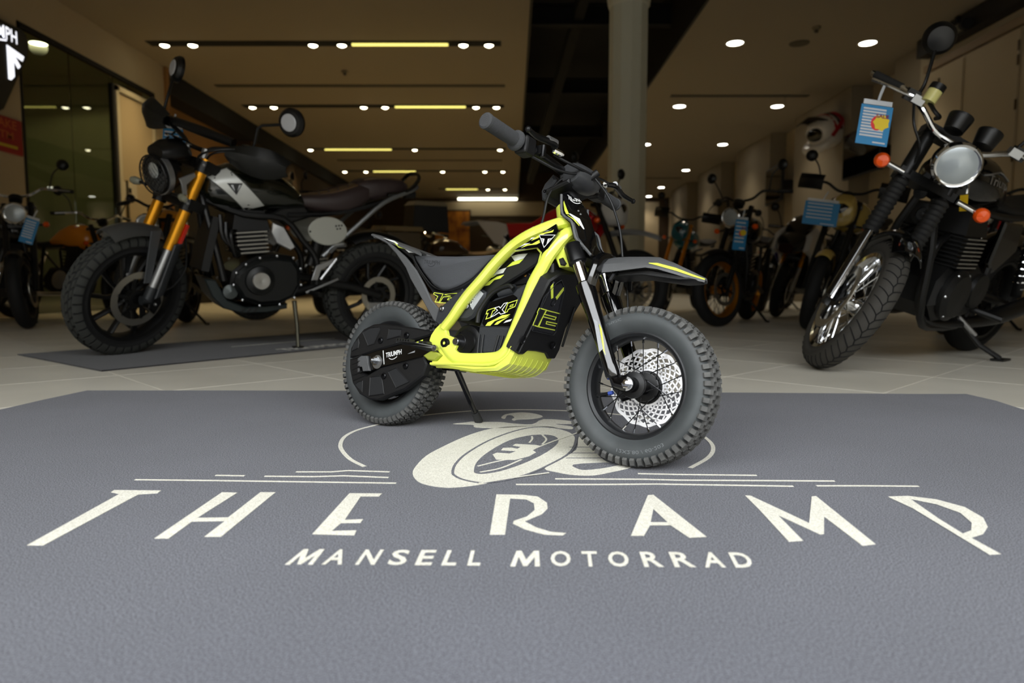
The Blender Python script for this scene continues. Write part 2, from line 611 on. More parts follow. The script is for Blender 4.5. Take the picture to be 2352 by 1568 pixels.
def downlight(x, y, w, lab):
    t = thing('downlight', lab, 'ceiling light', Matrix.Translation((x, y, CZ)), 'round downlights in the right ceiling')
    obj('trim_ring', B().lathe([(.15, .0), (.15, -.008), (.125, -.012), (.12, 0)], (0, 0, 0), (0, 0, 1), 28), m_ring, t)
    obj('lens', B().lathe([(.122, -.004), (.1, -.012), (0, -.014)], (0, 0, 0), (0, 0, 1), 28), m_lampw, t)
    lamp_light('beam', (0, 0, -.06), w, (1.0, .88, .68), t)
nth = ['nearest the camera', 'second from the camera', 'third from the camera', 'fourth from the camera', 'fifth from the camera', 'farthest from the camera']
for i, y in enumerate((11.0, 14.8, 18.75, 22.9, 26.9, 29.6)):
    downlight(5.55 + .06 * i, y, 62, 'round downlight beside the right wall, %s' % nth[i])
    if i < 3:
        downlight(3.48 + .06 * i, y, 62, 'round downlight beside the open black bay, %s' % nth[i])
# plain slots, detectors and a speaker
def slot(x0, x1, y, lab):
    tag(obj('air_slot', B().box(((x0 + x1) / 2, y, CZ - .007), (x1 - x0, .15, .012)), M('slot_grey', (70, 64, 52), .7)), lab, 'air vent', 'air slots in the ceilings')
slot(-5.62, -.13, 13.3, 'long grey air slot in the left ceiling between the first two lighting channels')
slot(-5.3, -.3, 21.1, 'long grey air slot in the left ceiling far down the room')
slot(3.17, 5.92, 14.0, 'grey air slot in the right ceiling behind the first pair of downlights')
slot(3.3, 6.0, 24.6, 'grey air slot in the right ceiling far down the room')
def detector(x, y, lab):
    t = thing('smoke_detector', lab, 'smoke detector', Matrix.Translation((x, y, CZ)))
    obj('base', B().lathe([(.06, 0), (.06, -.025), (.045, -.04)], (0, 0, 0), (0, 0, 1), 20), M('detector', (120, 108, 84), .6), t)
    obj('sensor', B().lathe([(.03, -.035), (.028, -.075), (0, -.08)], (0, 0, 0), (0, 0, 1), 14), M('detector2', (70, 64, 50), .6), t)
detector(4.46, 10.35, 'small smoke detector on the right ceiling')
detector(-2.95, 12.4, 'small smoke detector on the left ceiling')
tag(obj('ceiling_speaker', B().lathe([(.15, 0), (.15, -.01), (0, -.012)], (4.49, 11.02, CZ), (0, 0, 1), 28), M('speaker_mesh', (84, 76, 60), .8)), 'flat round speaker grille between two downlights', 'speaker')
tb_ = thing('tube_light', 'bright white tube light under the ceiling at the far end', 'ceiling light', Matrix.Translation((-1.05, 29.7, CZ - .05)))
obj('fitting', B().box((0, 0, .02), (2.6, .16, .06)), m_white, tb_)
obj('tube', B().cyl((-1.27, 0, -.06), (1.27, 0, -.06), .045, 12), m_tubew, tb_)
obj('cap', B().cyl((-1.32, 0, -.06), (-1.27, 0, -.06), .05, 12), m_trim, tb_)
obj('cap', B().cyl((1.27, 0, -.06), (1.32, 0, -.06), .05, 12), m_trim, tb_)

# ---------------------------------------------------------------- things on the walls
sg = thing('wall_sign', 'black shield-shaped sign with glowing white letters on the left wall', 'sign', Matrix.Translation((WL, 8.12, 2.98)))
spts = [(-.54, .3), (-.52, .43), (-.45, .47), (.45, .47), (.52, .43), (.54, .3), (.51, .16), (.07, -.56), (0, -.6), (-.07, -.56), (-.51, .16)]
obj('board', B().slab([V(.02, a, b) for a, b in spts], V(.07, 0, 0), .01), M('sign_black', (9, 8, 7), .35), sg)
m_glow = M('sign_glow', (245, 247, 255), .5, emit=1.3)
lb = B()
lettering(lb, 'TRIUMPH', (.095, -.34, .26), (0, .68, 0), (0, 0, .15), bold=.01)
lb.ribbon([V(.095, -.16 + .04 * i, .25 - .03 * math.sin(PI * i / 8)) for i in range(9)], .018, (1, 0, 0), .004)
obj('lettering', lb, m_glow, sg, 0)
for sg_ in (1, -1):
    tb2 = B()
    tb2.slab([V(.092, sg_ * y, .2 - (.13 - z) * .8) for y, z in ((.16, .13), (.44, .07), (.41, -.01), (.28, .02), (.37, -.1), (.33, -.15), (.26, -.06), (.26, -.29), (.2, -.36), (.16, -.36))], V(.006, 0, 0))
    obj('emblem', tb2, m_glow, sg, 0)
rs = thing('notice_board', 'red sign with yellow lettering on the left wall under the shield sign', 'sign', Matrix.Translation((WL, 8.1, 2.15)))
obj('board', B().box((.015, 0, 0), (.03, .9, .42)), M('sign_red', (150, 10, 14), .45), rs, 0, .006)
lb = B()
lettering(lb, 'TAKE', (.033, -.05, .08), (0, .4, 0), (0, 0, .1), bold=.01)
lettering(lb, 'YTM', (.033, -.05, -.05), (0, .34, 0), (0, 0, .09), bold=.01)
obj('lettering', lb, M('sign_orange', (190, 92, 40), .5), rs, 0)
obj('underline', B().box((.032, .1, -.13), (.004, .5, .035)), M('sign_yellow', (196, 170, 40), .5), rs, 0)

def screen(y0, y1, zb, zt, lab, tilt=0):
    t = thing('wall_screen', lab, 'television', Matrix.Translation((WR - .02, (y0 + y1) / 2, (zb + zt) / 2)) @ Matrix.Rotation(tilt, 4, 'Z'))
    w, hh = y1 - y0, zt - zb
    obj('housing', B().box((-.05, 0, 0), (.07, w, hh)), M('tv_black', (12, 12, 12), .4), t, 0, .01)
    obj('glass', B().box((-.087, 0, 0), (.004, w - .06, hh - .06)), M('tv_glass', (6, 8, 12), .04, coat=.6), t, 0)
    obj('bracket', B().box((.2, 0, 0), (.46, .3, .2)), m_trim, t)
screen(16.15, 17.55, 2.35, 3.22, 'black wall screen on the right wall, farther of two, tilted into the room', R(-6))
screen(12.0, 13.35, 2.36, 3.2, 'black wall screen on the right wall behind the blue price card', 0)
screen(20.4, 21.3, 2.2, 2.9, 'small dark screen far down the right wall', 0)
# security cameras
def seccam(y, lab, sc=1.):
    t = thing('security_camera', lab, 'camera', Matrix.Translation((WR - .2, y, CZ - .02)))
    obj('mount', B().box((0, 0, -.05 * sc), (.06, .06, .1 * sc)), m_black, t)
    obj('housing', B().cyl((.05, .16 * sc, -.14 * sc), (-.05, -.2 * sc, -.17 * sc), .06 * sc, 14), M('camera_grey', (110, 112, 100), .3, .6), t)
    obj('hood', B().cyl((-.04, -.18 * sc, -.165 * sc), (-.08, -.3 * sc, -.19 * sc), .07 * sc, 14), m_black, t)
seccam(9.9, 'silver bullet security camera high on the right wall', 1.1)
tag(obj('wall_box', B().box((WR - .12, 10.55, CZ - .16), (.12, .2, .24)), m_trim), 'small dark box high on the right wall beside the security camera', 'box')
# ---------------------------------------------------------------- outlines in metres: HD = mini bike (x forward, y left, z up), MD = mat plane
HD = {
 'spar': [(0.5135,-0.066,0.5125),(0.4572,-0.066,0.4872),(0.4072,-0.066,0.4615),(0.3613,-0.066,0.4213),(0.3266,-0.066,0.3829),(0.291,-0.066,0.3458),(0.2683,-0.066,0.3168),(0.2468,-0.066,0.2863),(0.2255,-0.066,0.2619)],
 'down': [(0.5411,-0.068,0.5183),(0.5297,-0.068,0.4667),(0.5105,-0.068,0.4387),(0.4947,-0.068,0.4094),(0.4752,-0.068,0.3718),(0.4628,-0.068,0.3319),(0.4519,-0.068,0.2978),(0.44,-0.068,0.2626),(0.4295,-0.068,0.2332),(0.4201,-0.068,0.2127),(0.4024,-0.068,0.1986),(0.3731,-0.068,0.1927),(0.3167,-0.068,0.188),(0.2803,-0.068,0.1888),(0.2578,-0.068,0.2012),(0.2351,-0.068,0.2212)],
 'pivot_plate': [(0.2146,-0.07,0.2703),(0.2316,-0.07,0.2659),(0.2415,-0.07,0.2442),(0.2714,-0.07,0.2358),(0.2767,-0.07,0.2215),(0.2697,-0.07,0.2066),(0.2754,-0.07,0.19),(0.2892,-0.07,0.1813),(0.3002,-0.07,0.1701),(0.2702,-0.07,0.1631),(0.2192,-0.07,0.1619),(0.2112,-0.07,0.1712),(0.2337,-0.07,0.1923),(0.2047,-0.07,0.2103),(0.1855,-0.07,0.2268),(0.1896,-0.07,0.2419),(0.2003,-0.07,0.2573)],
 'pivot_bolt': [(0.2473,-0.084,0.2231),(0.272,-0.084,0.2325),(0.2761,-0.084,0.2005)],
 'skid_side': [(0.218,-0.07,0.1692),(0.2695,-0.07,0.1679),(0.3851,-0.07,0.1807),(0.4184,-0.07,0.1875),(0.4381,-0.07,0.2071),(0.4444,-0.07,0.2211)],
 'skid_low': [(0.2112,-0.05,0.1633),(0.2758,-0.05,0.1618),(0.3436,-0.05,0.1597)],
 'gusset': [(0.4036,-0.066,0.4477),(0.5164,-0.066,0.507),(0.5258,-0.066,0.4844),(0.5192,-0.066,0.457),(0.478,-0.066,0.3997),(0.4787,-0.066,0.4162),(0.483,-0.066,0.4403),(0.471,-0.066,0.4515),(0.4071,-0.066,0.445)],
 'gusset_black': [(0.4199,-0.079,0.4467),(0.5242,-0.079,0.5021),(0.5325,-0.079,0.4845),(0.4893,-0.079,0.4112),(0.496,-0.079,0.4388),(0.4809,-0.079,0.4519)],
 'gusset_rim': [(0.4121,-0.073,0.4442),(0.4757,-0.073,0.451),(0.4897,-0.073,0.4404),(0.4896,-0.073,0.4302),(0.4828,-0.073,0.4146),(0.4825,-0.073,0.3994)],
 'badge': [(0.4854,-0.082,0.478),(0.5272,-0.082,0.4762),(0.5017,-0.082,0.4492)],
 'head': [(0.4567,0,0.5656),(0.5104,0,0.4713)],
 'head_clamp': [(0.444,0,0.6068),(0.4561,0,0.5698)],
 'flash1': [(0.4643,-0.0805,0.4661),(0.4696,-0.0805,0.471),(0.4898,-0.0805,0.4822),(0.5142,-0.0805,0.4862),(0.5211,-0.0805,0.489),(0.5189,-0.0805,0.4834),(0.4974,-0.0805,0.4806),(0.4808,-0.0805,0.4712)],
 'flash2': [(0.4382,-0.0805,0.4503),(0.4525,-0.0805,0.4582),(0.4675,-0.0805,0.4589),(0.4858,-0.0805,0.4672),(0.4882,-0.0805,0.4607),(0.4797,-0.0805,0.4572),(0.4559,-0.0805,0.4555)],
 'spine': [(0.4248,-0.045,0.4521),(0.4605,-0.045,0.4511),(0.4704,-0.045,0.4456),(0.463,-0.045,0.4212),(0.4272,-0.045,0.3995),(0.3571,-0.045,0.3613),(0.3175,-0.045,0.3234),(0.2902,-0.045,0.323),(0.3007,-0.045,0.3679),(0.3748,-0.045,0.4321)],
 'spine_f': [(0.3879,-0.048,0.4405),(0.4073,-0.048,0.4446),(0.4339,-0.048,0.4459),(0.4245,-0.048,0.4343),(0.4,-0.048,0.4283),(0.3779,-0.048,0.414),(0.3938,-0.048,0.4271),(0.4247,-0.048,0.433),(0.4135,-0.048,0.4227),(0.3322,-0.048,0.3883),(0.3543,-0.048,0.4077),(0.378,-0.048,0.4134),(0.37,-0.048,0.4008),(0.3492,-0.048,0.3969),(0.3065,-0.048,0.3673),(0.3316,-0.048,0.3809),(0.3532,-0.048,0.3922),(0.3739,-0.048,0.3965),(0.3638,-0.048,0.3875),(0.3462,-0.048,0.3835),(0.333,-0.048,0.3714)],
 'inner_plate': [(0.4256,-0.03,0.4299),(0.4546,-0.03,0.4221),(0.4566,-0.03,0.4077),(0.4313,-0.03,0.3763),(0.3888,-0.03,0.3723),(0.4024,-0.03,0.4136)],
 'spec_label': [(0.4281,-0.0325,0.4292),(0.453,-0.0325,0.4235),(0.4546,-0.0325,0.4058),(0.4409,-0.0325,0.3981),(0.405,-0.0325,0.413)],
 'warn': [(0.4193,-0.034,0.4033),(0.4281,-0.034,0.4021),(0.4252,-0.034,0.3946),(0.4155,-0.034,0.396)],
 'cover': [(0.3194,-0.055,0.211),(0.3289,-0.055,0.2035),(0.3914,-0.055,0.2079),(0.4047,-0.055,0.2258),(0.4147,-0.055,0.2717),(0.4271,-0.055,0.3133),(0.4385,-0.055,0.3419),(0.4518,-0.055,0.369),(0.4394,-0.055,0.3725),(0.4201,-0.055,0.3632),(0.4098,-0.055,0.3502),(0.3601,-0.055,0.3382),(0.3437,-0.055,0.3262),(0.3227,-0.055,0.2698)],
 'cover_seam': [(0.3233,-0.058,0.2687),(0.4169,-0.058,0.2711)],
 'decal': [(0.3335,-0.061,0.2781),(0.3486,-0.061,0.3238),(0.3542,-0.061,0.3294),(0.4144,-0.061,0.3474),(0.4266,-0.061,0.3407),(0.4264,-0.061,0.3236),(0.4172,-0.061,0.278),(0.4118,-0.061,0.2733),(0.339,-0.061,0.2717)],
 'groove': [(0.3305,-0.059,0.2505),(0.3319,-0.059,0.2046),(0.3424,-0.059,0.2507),(0.3428,-0.059,0.2053),(0.3882,-0.059,0.2508),(0.3792,-0.059,0.2089),(0.4005,-0.059,0.2507),(0.392,-0.059,0.2118)],
 'txp_t': [(0.3451,-0.0625,0.3088),(0.3641,-0.0625,0.3145),(0.3674,-0.0625,0.3119),(0.3663,-0.0625,0.309),(0.3612,-0.0625,0.3075),(0.3566,-0.0625,0.2917),(0.3438,-0.0625,0.2877),(0.3484,-0.0625,0.3012),(0.3428,-0.0625,0.2996)],
 'txp_x': [(0.3664,-0.0625,0.3151),(0.3784,-0.0625,0.3182),(0.3825,-0.0625,0.3147),(0.3915,-0.0625,0.3257),(0.4008,-0.0625,0.328),(0.3883,-0.0625,0.3112),(0.3973,-0.0625,0.3036),(0.3854,-0.0625,0.3004),(0.3804,-0.0625,0.3046),(0.3681,-0.0625,0.2971),(0.3571,-0.0625,0.292),(0.3752,-0.0625,0.3095)],
 'txp_p': [(0.4028,-0.0625,0.3266),(0.4285,-0.0625,0.3345),(0.4237,-0.0625,0.3191),(0.4057,-0.0625,0.3123),(0.4038,-0.0625,0.3066),(0.3963,-0.0625,0.3042)],
 'txp_p2': [(0.4104,-0.0625,0.3217),(0.4187,-0.0625,0.3247),(0.4175,-0.0625,0.3204),(0.4092,-0.0625,0.3181)],
 'txp_f': [(0.3447,-0.0625,0.2717),(0.3508,-0.0625,0.2799),(0.3694,-0.0625,0.2877),(0.391,-0.0625,0.2984),(0.4133,-0.0625,0.3011),(0.4005,-0.0625,0.2929),(0.3869,-0.0625,0.2897),(0.3701,-0.0625,0.2834),(0.3591,-0.0625,0.2722)],
 'txp_g': [(0.3963,-0.0625,0.2799),(0.4033,-0.0625,0.2859),(0.42,-0.0625,0.2906),(0.4156,-0.0625,0.2848)],
 'txp_h': [(0.3704,-0.0625,0.2748),(0.3774,-0.0625,0.2822),(0.4007,-0.0625,0.2915),(0.4122,-0.0625,0.2968),(0.3913,-0.0625,0.2841),(0.3801,-0.0625,0.2758)],
 'motor': [(0.2874,-0.05,0.2282),(0.2822,-0.05,0.2621),(0.2926,-0.05,0.1945)],
 'motor_bolt': [(0.2863,-0.085,0.25),(0.312,-0.085,0.2025),(0.3424,-0.085,0.2008)],
 'shaft': [(0.272,-0.06,0.2286)],
 'pod': [(0.2382,-0.055,0.2858),(0.2811,-0.055,0.3361),(0.3063,-0.055,0.3645),(0.3307,-0.055,0.3536),(0.3305,-0.055,0.3343),(0.3034,-0.055,0.2913),(0.2862,-0.055,0.2828),(0.242,-0.055,0.2822)],
 'pod_badge': [(0.2913,-0.0585,0.3185),(0.313,-0.0585,0.3577),(0.3281,-0.0585,0.3481),(0.3005,-0.0585,0.3089)],
 'pod_bolt': [(0.2812,-0.0585,0.3171)],
 'conduit': [(0.3216,-0.06,0.2778),(0.3237,-0.06,0.3044),(0.3431,-0.06,0.336),(0.364,-0.06,0.3553),(0.4,-0.06,0.3673),(0.4152,-0.06,0.3602)],
 'collar': [(0.3619,-0.05,0.3596),(0.4038,-0.05,0.3716),(0.4146,-0.05,0.3551),(0.3985,-0.05,0.3479),(0.3702,-0.05,0.3429)],
 'seat': [(0.0768,-0.055,0.4507),(0.1337,-0.055,0.4465),(0.2199,-0.055,0.4431),(0.3008,-0.055,0.4433),(0.3489,-0.055,0.4452),(0.3376,-0.055,0.4309),(0.2931,-0.055,0.3893),(0.2562,-0.055,0.3688),(0.2169,-0.055,0.3566),(0.1917,-0.055,0.3564),(0.1596,-0.055,0.3687),(0.1189,-0.055,0.4021),(0.0861,-0.055,0.4362)],
 'seat_text': [(0.1181,-0.062,0.4322),(0.1763,-0.062,0.4235)],
 'strip': [(-0.0879,-0.058,0.5127),(-0.0455,-0.058,0.5002),(0.0028,-0.058,0.4756),(0.0557,-0.058,0.443),(0.0982,-0.058,0.4083),(0.1313,-0.058,0.3714),(0.1644,-0.058,0.3296),(0.195,-0.058,0.3067),(0.2089,-0.058,0.302),(0.1961,-0.058,0.269),(0.1796,-0.058,0.2785),(0.1338,-0.058,0.3286),(0.0802,-0.058,0.3858),(0.0581,-0.058,0.4156),(0.0161,-0.058,0.4543),(-0.0225,-0.058,0.4817)],
 'fender_top': [(-0.153,0,0.5307),(-0.1092,0,0.5203),(0.0119,0,0.4842),(0.0719,0,0.4638)],
 'fender_side': [(-0.0488,-0.055,0.5011),(0.068,-0.055,0.4622),(0.0972,-0.055,0.4512),(0.0772,-0.055,0.4483),(0.0936,-0.055,0.4192),(0.1466,-0.055,0.3687),(0.1661,-0.055,0.3556),(0.2175,-0.055,0.3527),(0.2571,-0.055,0.3625),(0.262,-0.055,0.3315),(0.1789,-0.055,0.3303),(0.1156,-0.055,0.3954),(0.0718,-0.055,0.4399),(0.0147,-0.055,0.4724)],
 'strap': [(0.195,-0.064,0.3082),(0.2486,-0.064,0.3489),(0.2751,-0.064,0.3614),(0.2954,-0.064,0.3712),(0.2891,-0.064,0.3517),(0.2556,-0.064,0.3046),(0.2105,-0.064,0.2636),(0.1888,-0.064,0.2754)],
 'strap_bolt': [(0.2209,-0.068,0.3056)],
 'twelve_a': [(0.1661,-0.0585,0.3468),(0.1682,-0.0585,0.3502),(0.1981,-0.0585,0.3471),(0.1874,-0.0585,0.3254),(0.1747,-0.0585,0.327),(0.1816,-0.0585,0.3406)],
 'twelve_b': [(0.203,-0.0585,0.3459),(0.2456,-0.0585,0.3495),(0.2392,-0.0585,0.3387),(0.2169,-0.0585,0.3367),(0.2149,-0.0585,0.3326),(0.2369,-0.0585,0.3334),(0.2253,-0.0585,0.3248),(0.1898,-0.0585,0.3247),(0.2,-0.0585,0.3395),(0.2242,-0.0585,0.3418)],
 'fflash': [(-0.0399,-0.056,0.4987),(0.0081,-0.056,0.4881),(0.0395,-0.056,0.4714),(0.0039,-0.056,0.4847),(0.0036,-0.056,0.4865),(0.0401,-0.056,0.4679),(0.0693,-0.056,0.4602),(0.0256,-0.056,0.4701),(0.0448,-0.056,0.4678),(0.0979,-0.056,0.4526),(0.0655,-0.056,0.4552)],
 'guard_up': [(-0.0936,-0.074,0.1664),(-0.0949,-0.074,0.1936),(-0.0785,-0.074,0.2216),(-0.0555,-0.074,0.2457),(-0.0197,-0.074,0.2604),(0.0135,-0.074,0.2642),(0.0653,-0.074,0.262),(0.1367,-0.074,0.2569),(0.1815,-0.074,0.2523),(0.196,-0.074,0.2454),(0.1807,-0.074,0.2373),(0.1018,-0.074,0.2171),(0.0008,-0.074,0.1908),(-0.0534,-0.074,0.173)],
 'guard_lo': [(-0.0931,-0.074,0.1637),(-0.057,-0.074,0.1714),(-0.0494,-0.074,0.1317),(-0.0172,-0.074,0.1248),(0.0274,-0.074,0.1478),(0.1738,-0.074,0.1882),(0.1887,-0.074,0.1692),(0.1802,-0.074,0.1401),(0.1256,-0.074,0.1006),(0.0354,-0.074,0.064),(0.002,-0.074,0.0633),(-0.0383,-0.074,0.074),(-0.0708,-0.074,0.1005),(-0.089,-0.074,0.1368)],
 'swing': [(-0.0581,-0.07,0.1745),(-0.0037,-0.07,0.1924),(0.0978,-0.07,0.2174),(0.177,-0.07,0.2376),(0.2028,-0.07,0.2425),(0.2182,-0.07,0.2283),(0.2084,-0.07,0.2081),(0.1722,-0.07,0.186),(0.0269,-0.07,0.1482),(-0.0157,-0.07,0.1345),(-0.0259,-0.07,0.1684)],
 'bracket': [(-0.0456,-0.076,0.1745),(-0.0247,-0.076,0.1758),(-0.0079,-0.076,0.1372),(-0.0321,-0.076,0.1341),(-0.0382,-0.076,0.1456),(-0.0516,-0.076,0.1447),(-0.0562,-0.076,0.1685)],
 'axle_nut': [(0.006,-0.085,0.1649)],
 'label_bar': [(0.0264,-0.0722,0.1938),(0.0367,-0.0722,0.1578)],
 'label': [(0.0397,-0.0722,0.1815),(0.0941,-0.0722,0.1943)],
 'tri': [(0.1153,-0.0722,0.1899),(0.1395,-0.0722,0.2002),(0.1387,-0.0722,0.1951),(0.1346,-0.0722,0.2189),(0.1619,-0.0722,0.2291),(0.1611,-0.0722,0.224),(0.1486,-0.0722,0.2171)],
 'pan_u1': [(-0.0532,-0.0765,0.2373),(-0.0267,-0.0765,0.2504),(0.0067,-0.0765,0.2543),(0.0114,-0.0765,0.2492),(-0.0037,-0.0765,0.2088),(-0.0254,-0.0765,0.2029)],
 'pan_u2': [(0.0445,-0.0765,0.2505),(0.0894,-0.0765,0.2509),(0.0871,-0.0765,0.234),(0.0421,-0.0765,0.2229)],
 'pan_u3': [(-0.0846,-0.0765,0.1857),(-0.0809,-0.0765,0.2076),(-0.0673,-0.0765,0.2191),(-0.0614,-0.0765,0.2086),(-0.0627,-0.0765,0.195)],
 'pan_l1': [(-0.0023,-0.0765,0.1205),(0.0338,-0.0765,0.1272),(0.0434,-0.0765,0.115),(0.0566,-0.0765,0.0827),(0.0029,-0.0765,0.0724)],
 'pan_l2': [(0.0608,-0.0765,0.1397),(0.0874,-0.0765,0.1519),(0.1384,-0.0765,0.1204),(0.0963,-0.0765,0.1016)],
 'pan_l3': [(-0.0554,-0.0765,0.0962),(-0.0454,-0.0765,0.1051),(-0.0288,-0.0765,0.1091),(-0.0252,-0.0765,0.0803)],
 'guard_bolt': [(0.0185,-0.078,0.219),(0.1094,-0.078,0.2361),(0.1193,-0.078,0.1591),(0.047,-0.078,0.1281)],
 'slot': [(-0.0843,-0.0765,0.164),(-0.0453,-0.0765,0.1758),(-0.0837,-0.0765,0.1505),(-0.0483,-0.0765,0.1609),(-0.0808,-0.0765,0.1358),(-0.0458,-0.0765,0.1477),(-0.076,-0.0765,0.1214),(-0.0373,-0.0765,0.1337),(-0.0703,-0.0765,0.1084),(-0.0258,-0.0765,0.1239)],
 'peg': [(0.2432,-0.1,0.2064),(0.2306,-0.1,0.2153),(0.1975,-0.1,0.2185),(0.131,-0.1,0.2139),(0.1355,-0.1,0.2079),(0.1832,-0.1,0.2055),(0.2169,-0.1,0.2)],
 'peg_mount': [(0.181,-0.08,0.188),(0.2052,-0.08,0.2017),(0.232,-0.08,0.1972),(0.2362,-0.08,0.1913),(0.2221,-0.08,0.1782),(0.1993,-0.08,0.178)],
 'chain_flash': [(0.1346,-0.0722,0.2189),(0.1619,-0.0722,0.2291),(0.1611,-0.0722,0.224),(0.1486,-0.0722,0.2171)],
 'fork_cover': [(0.5619,-0.06,0.4547),(0.5793,-0.06,0.4172)],
 'stanchion': [(0.5763,-0.06,0.4202),(0.5953,-0.06,0.373)],
 'lower_leg': [(0.5983,-0.06,0.3733),(0.63,-0.06,0.3029),(0.6607,-0.06,0.244),(0.6935,-0.06,0.1772)],
 'dropout': [(0.6945,-0.06,0.1726),(0.7222,-0.06,0.1652)],
 'axle_end': [(0.7308,-0.075,0.1643)],
 'fork_coverL': [(0.5688,0.06,0.4634),(0.5789,0.06,0.4222)],
 'stanchionL': [(0.5743,0.06,0.4317),(0.6012,0.06,0.3629)],
 'lower_legL': [(0.593,0.06,0.3668),(0.6164,0.06,0.3269)],
 'arch': [(0.6062,-0.06,0.3643),(0.6115,-0.055,0.406),(0.6092,-0.035,0.4312),(0.6027,0,0.4424),(0.6128,0.035,0.4165),(0.6147,0.06,0.3785)],
 'stop': [(0.5292,-0.05,0.4277),(0.5389,-0.05,0.4307),(0.5492,-0.05,0.4173),(0.5441,-0.05,0.4124),(0.5353,-0.05,0.4138)],
 'lug': [(0.5136,-0.045,0.4343),(0.5257,-0.045,0.4543),(0.5367,-0.045,0.459),(0.5542,-0.045,0.4108),(0.5283,-0.045,0.4106)],
 'np_r': [(0.5169,-0.06,0.5753),(0.525,-0.06,0.5304),(0.5516,-0.06,0.5107),(0.5663,-0.06,0.474),(0.5888,-0.06,0.4539),(0.6092,-0.06,0.4342)],
 'np_m': [(0.5134,-0.035,0.588),(0.526,-0.035,0.5437),(0.556,-0.035,0.5112),(0.5717,-0.035,0.4802),(0.5881,-0.035,0.4555),(0.6001,-0.035,0.4388)],
 'np_c': [(0.5038,0,0.6014),(0.5419,0,0.5653),(0.5649,0,0.5327),(0.5814,0,0.4949),(0.5863,0,0.4702),(0.5834,0,0.4489)],
 'np_text': [(0.5266,-0.02,0.576),(0.5613,-0.02,0.5534)],
 'np_f': [(0.5163,-0.05,0.5661),(0.528,-0.05,0.556),(0.5284,-0.05,0.5392),(0.5447,-0.05,0.5199),(0.5599,-0.05,0.5069),(0.5373,-0.05,0.5233),(0.5214,-0.05,0.5396)],
 'ff_edge': [(0.6338,-0.05,0.4031),(0.6632,-0.05,0.4054),(0.6982,-0.05,0.4092),(0.734,-0.05,0.4128),(0.7609,-0.05,0.4091),(0.7962,-0.05,0.4003),(0.8272,-0.05,0.3919),(0.8509,-0.05,0.3864)],
 'ff_up': [(0.6305,-0.045,0.4174),(0.6592,-0.045,0.4187),(0.6948,-0.045,0.4189),(0.7402,-0.045,0.4184),(0.7579,-0.045,0.4177),(0.7933,-0.045,0.4097),(0.8246,-0.045,0.3986),(0.8489,-0.045,0.3884)],
 'ff_top': [(0.6103,0,0.4406),(0.6339,0,0.4425),(0.6708,0,0.4434),(0.7179,0,0.4422),(0.7418,0,0.4406),(0.7734,0,0.4284),(0.8064,0,0.4118),(0.8323,0,0.3982)],
 'bar': [(0.4667,-0.29,0.6604),(0.4699,-0.175,0.6568),(0.5064,-0.13,0.6466),(0.504,-0.08,0.6449),(0.5026,-0.04,0.6386),(0.5005,0,0.6356)],
 'barL': [(0.5005,0,0.6356),(0.4988,0.04,0.6362),(0.5038,0.08,0.6293),(0.5011,0.13,0.6297),(0.4995,0.175,0.6323),(0.4668,0.29,0.6524)],
 'pad': [(0.493,0,0.6518),(0.506,0,0.6633),(0.5332,0,0.6447),(0.5642,0,0.6041)],
 'pad_axis': [(0.539,-0.06,0.6192),(0.5201,0.07,0.6432)],
 'switch': [(0.4907,-0.165,0.6317),(0.5007,-0.165,0.656)],
 'lever': [(0.5797,-0.155,0.646),(0.5646,-0.16,0.6544),(0.5383,-0.19,0.653),(0.5325,-0.26,0.6495)],
 'perch': [(0.5108,-0.15,0.6504),(0.5742,-0.15,0.641)],
 'cable1': [(0.5764,-0.15,0.6407),(0.5827,-0.13,0.6331),(0.5847,-0.1,0.6254),(0.573,-0.05,0.6272),(0.5583,0,0.6343)],
 'cable2': [(0.5008,-0.16,0.6229),(0.5033,-0.13,0.6274),(0.5194,-0.1,0.6204),(0.5347,-0.06,0.6226),(0.55,-0.02,0.6346),(0.5583,0,0.6343)],
 'cable3': [(0.5583,0,0.6343),(0.5389,-0.03,0.6323),(0.5113,-0.04,0.6244),(0.491,-0.05,0.6026),(0.4748,-0.05,0.5732),(0.47,-0.05,0.5377),(0.4661,-0.05,0.5124)],
 'cable4': [(0.5583,0,0.6343),(0.583,0.02,0.6018),(0.6018,0.03,0.5678),(0.6258,0.03,0.5109),(0.639,0.03,0.4506)],
 'cable5': [(0.5583,0,0.6343),(0.5609,0.05,0.6392),(0.549,0.1,0.6405),(0.538,0.15,0.6408)],
 'leverL': [(0.5288,0.13,0.632),(0.5355,0.17,0.6393),(0.5381,0.2,0.637),(0.5278,0.26,0.6383)],
 'leverL2': [(0.5272,0.12,0.6378),(0.5478,0.15,0.6389)],
 'display': [(0.4488,-0.03,0.5946),(0.4559,-0.03,0.6116),(0.4761,-0.03,0.6321),(0.4879,-0.03,0.6184),(0.4836,-0.03,0.6092),(0.4609,-0.03,0.5729),(0.4534,-0.03,0.5735)],
 'zip': [(0.5528,0,0.627),(0.5707,0,0.6363)],
 'panel': [(0.4577,-0.0912,0.2132),(0.4677,-0.0985,0.2373),(0.4931,-0.1026,0.2986),(0.5109,-0.1117,0.3417),(0.5248,-0.0983,0.3753)],
 'panel2': [(0.5337,0.0067,0.3969),(0.5113,0.04,0.3427),(0.4893,0.0574,0.2895),(0.468,0.0779,0.2381),(0.4584,0.0732,0.2147),(0.4571,0.0453,0.2116),(0.4616,0.0225,0.2224),(0.4616,-0.0144,0.2224),(0.4604,-0.0501,0.2196),(0.4564,-0.0596,0.2099),(0.4556,-0.0752,0.2081)],
 'panel_deco': [(0.4836,-0.0693,0.2653),(0.5135,-0.0829,0.3376),(0.5288,-0.0615,0.3746),(0.5327,-0.0489,0.384),(0.527,-0.0204,0.3703),(0.508,-0.0006,0.3242),(0.488,0.0233,0.2758),(0.4844,0.0199,0.2673)],
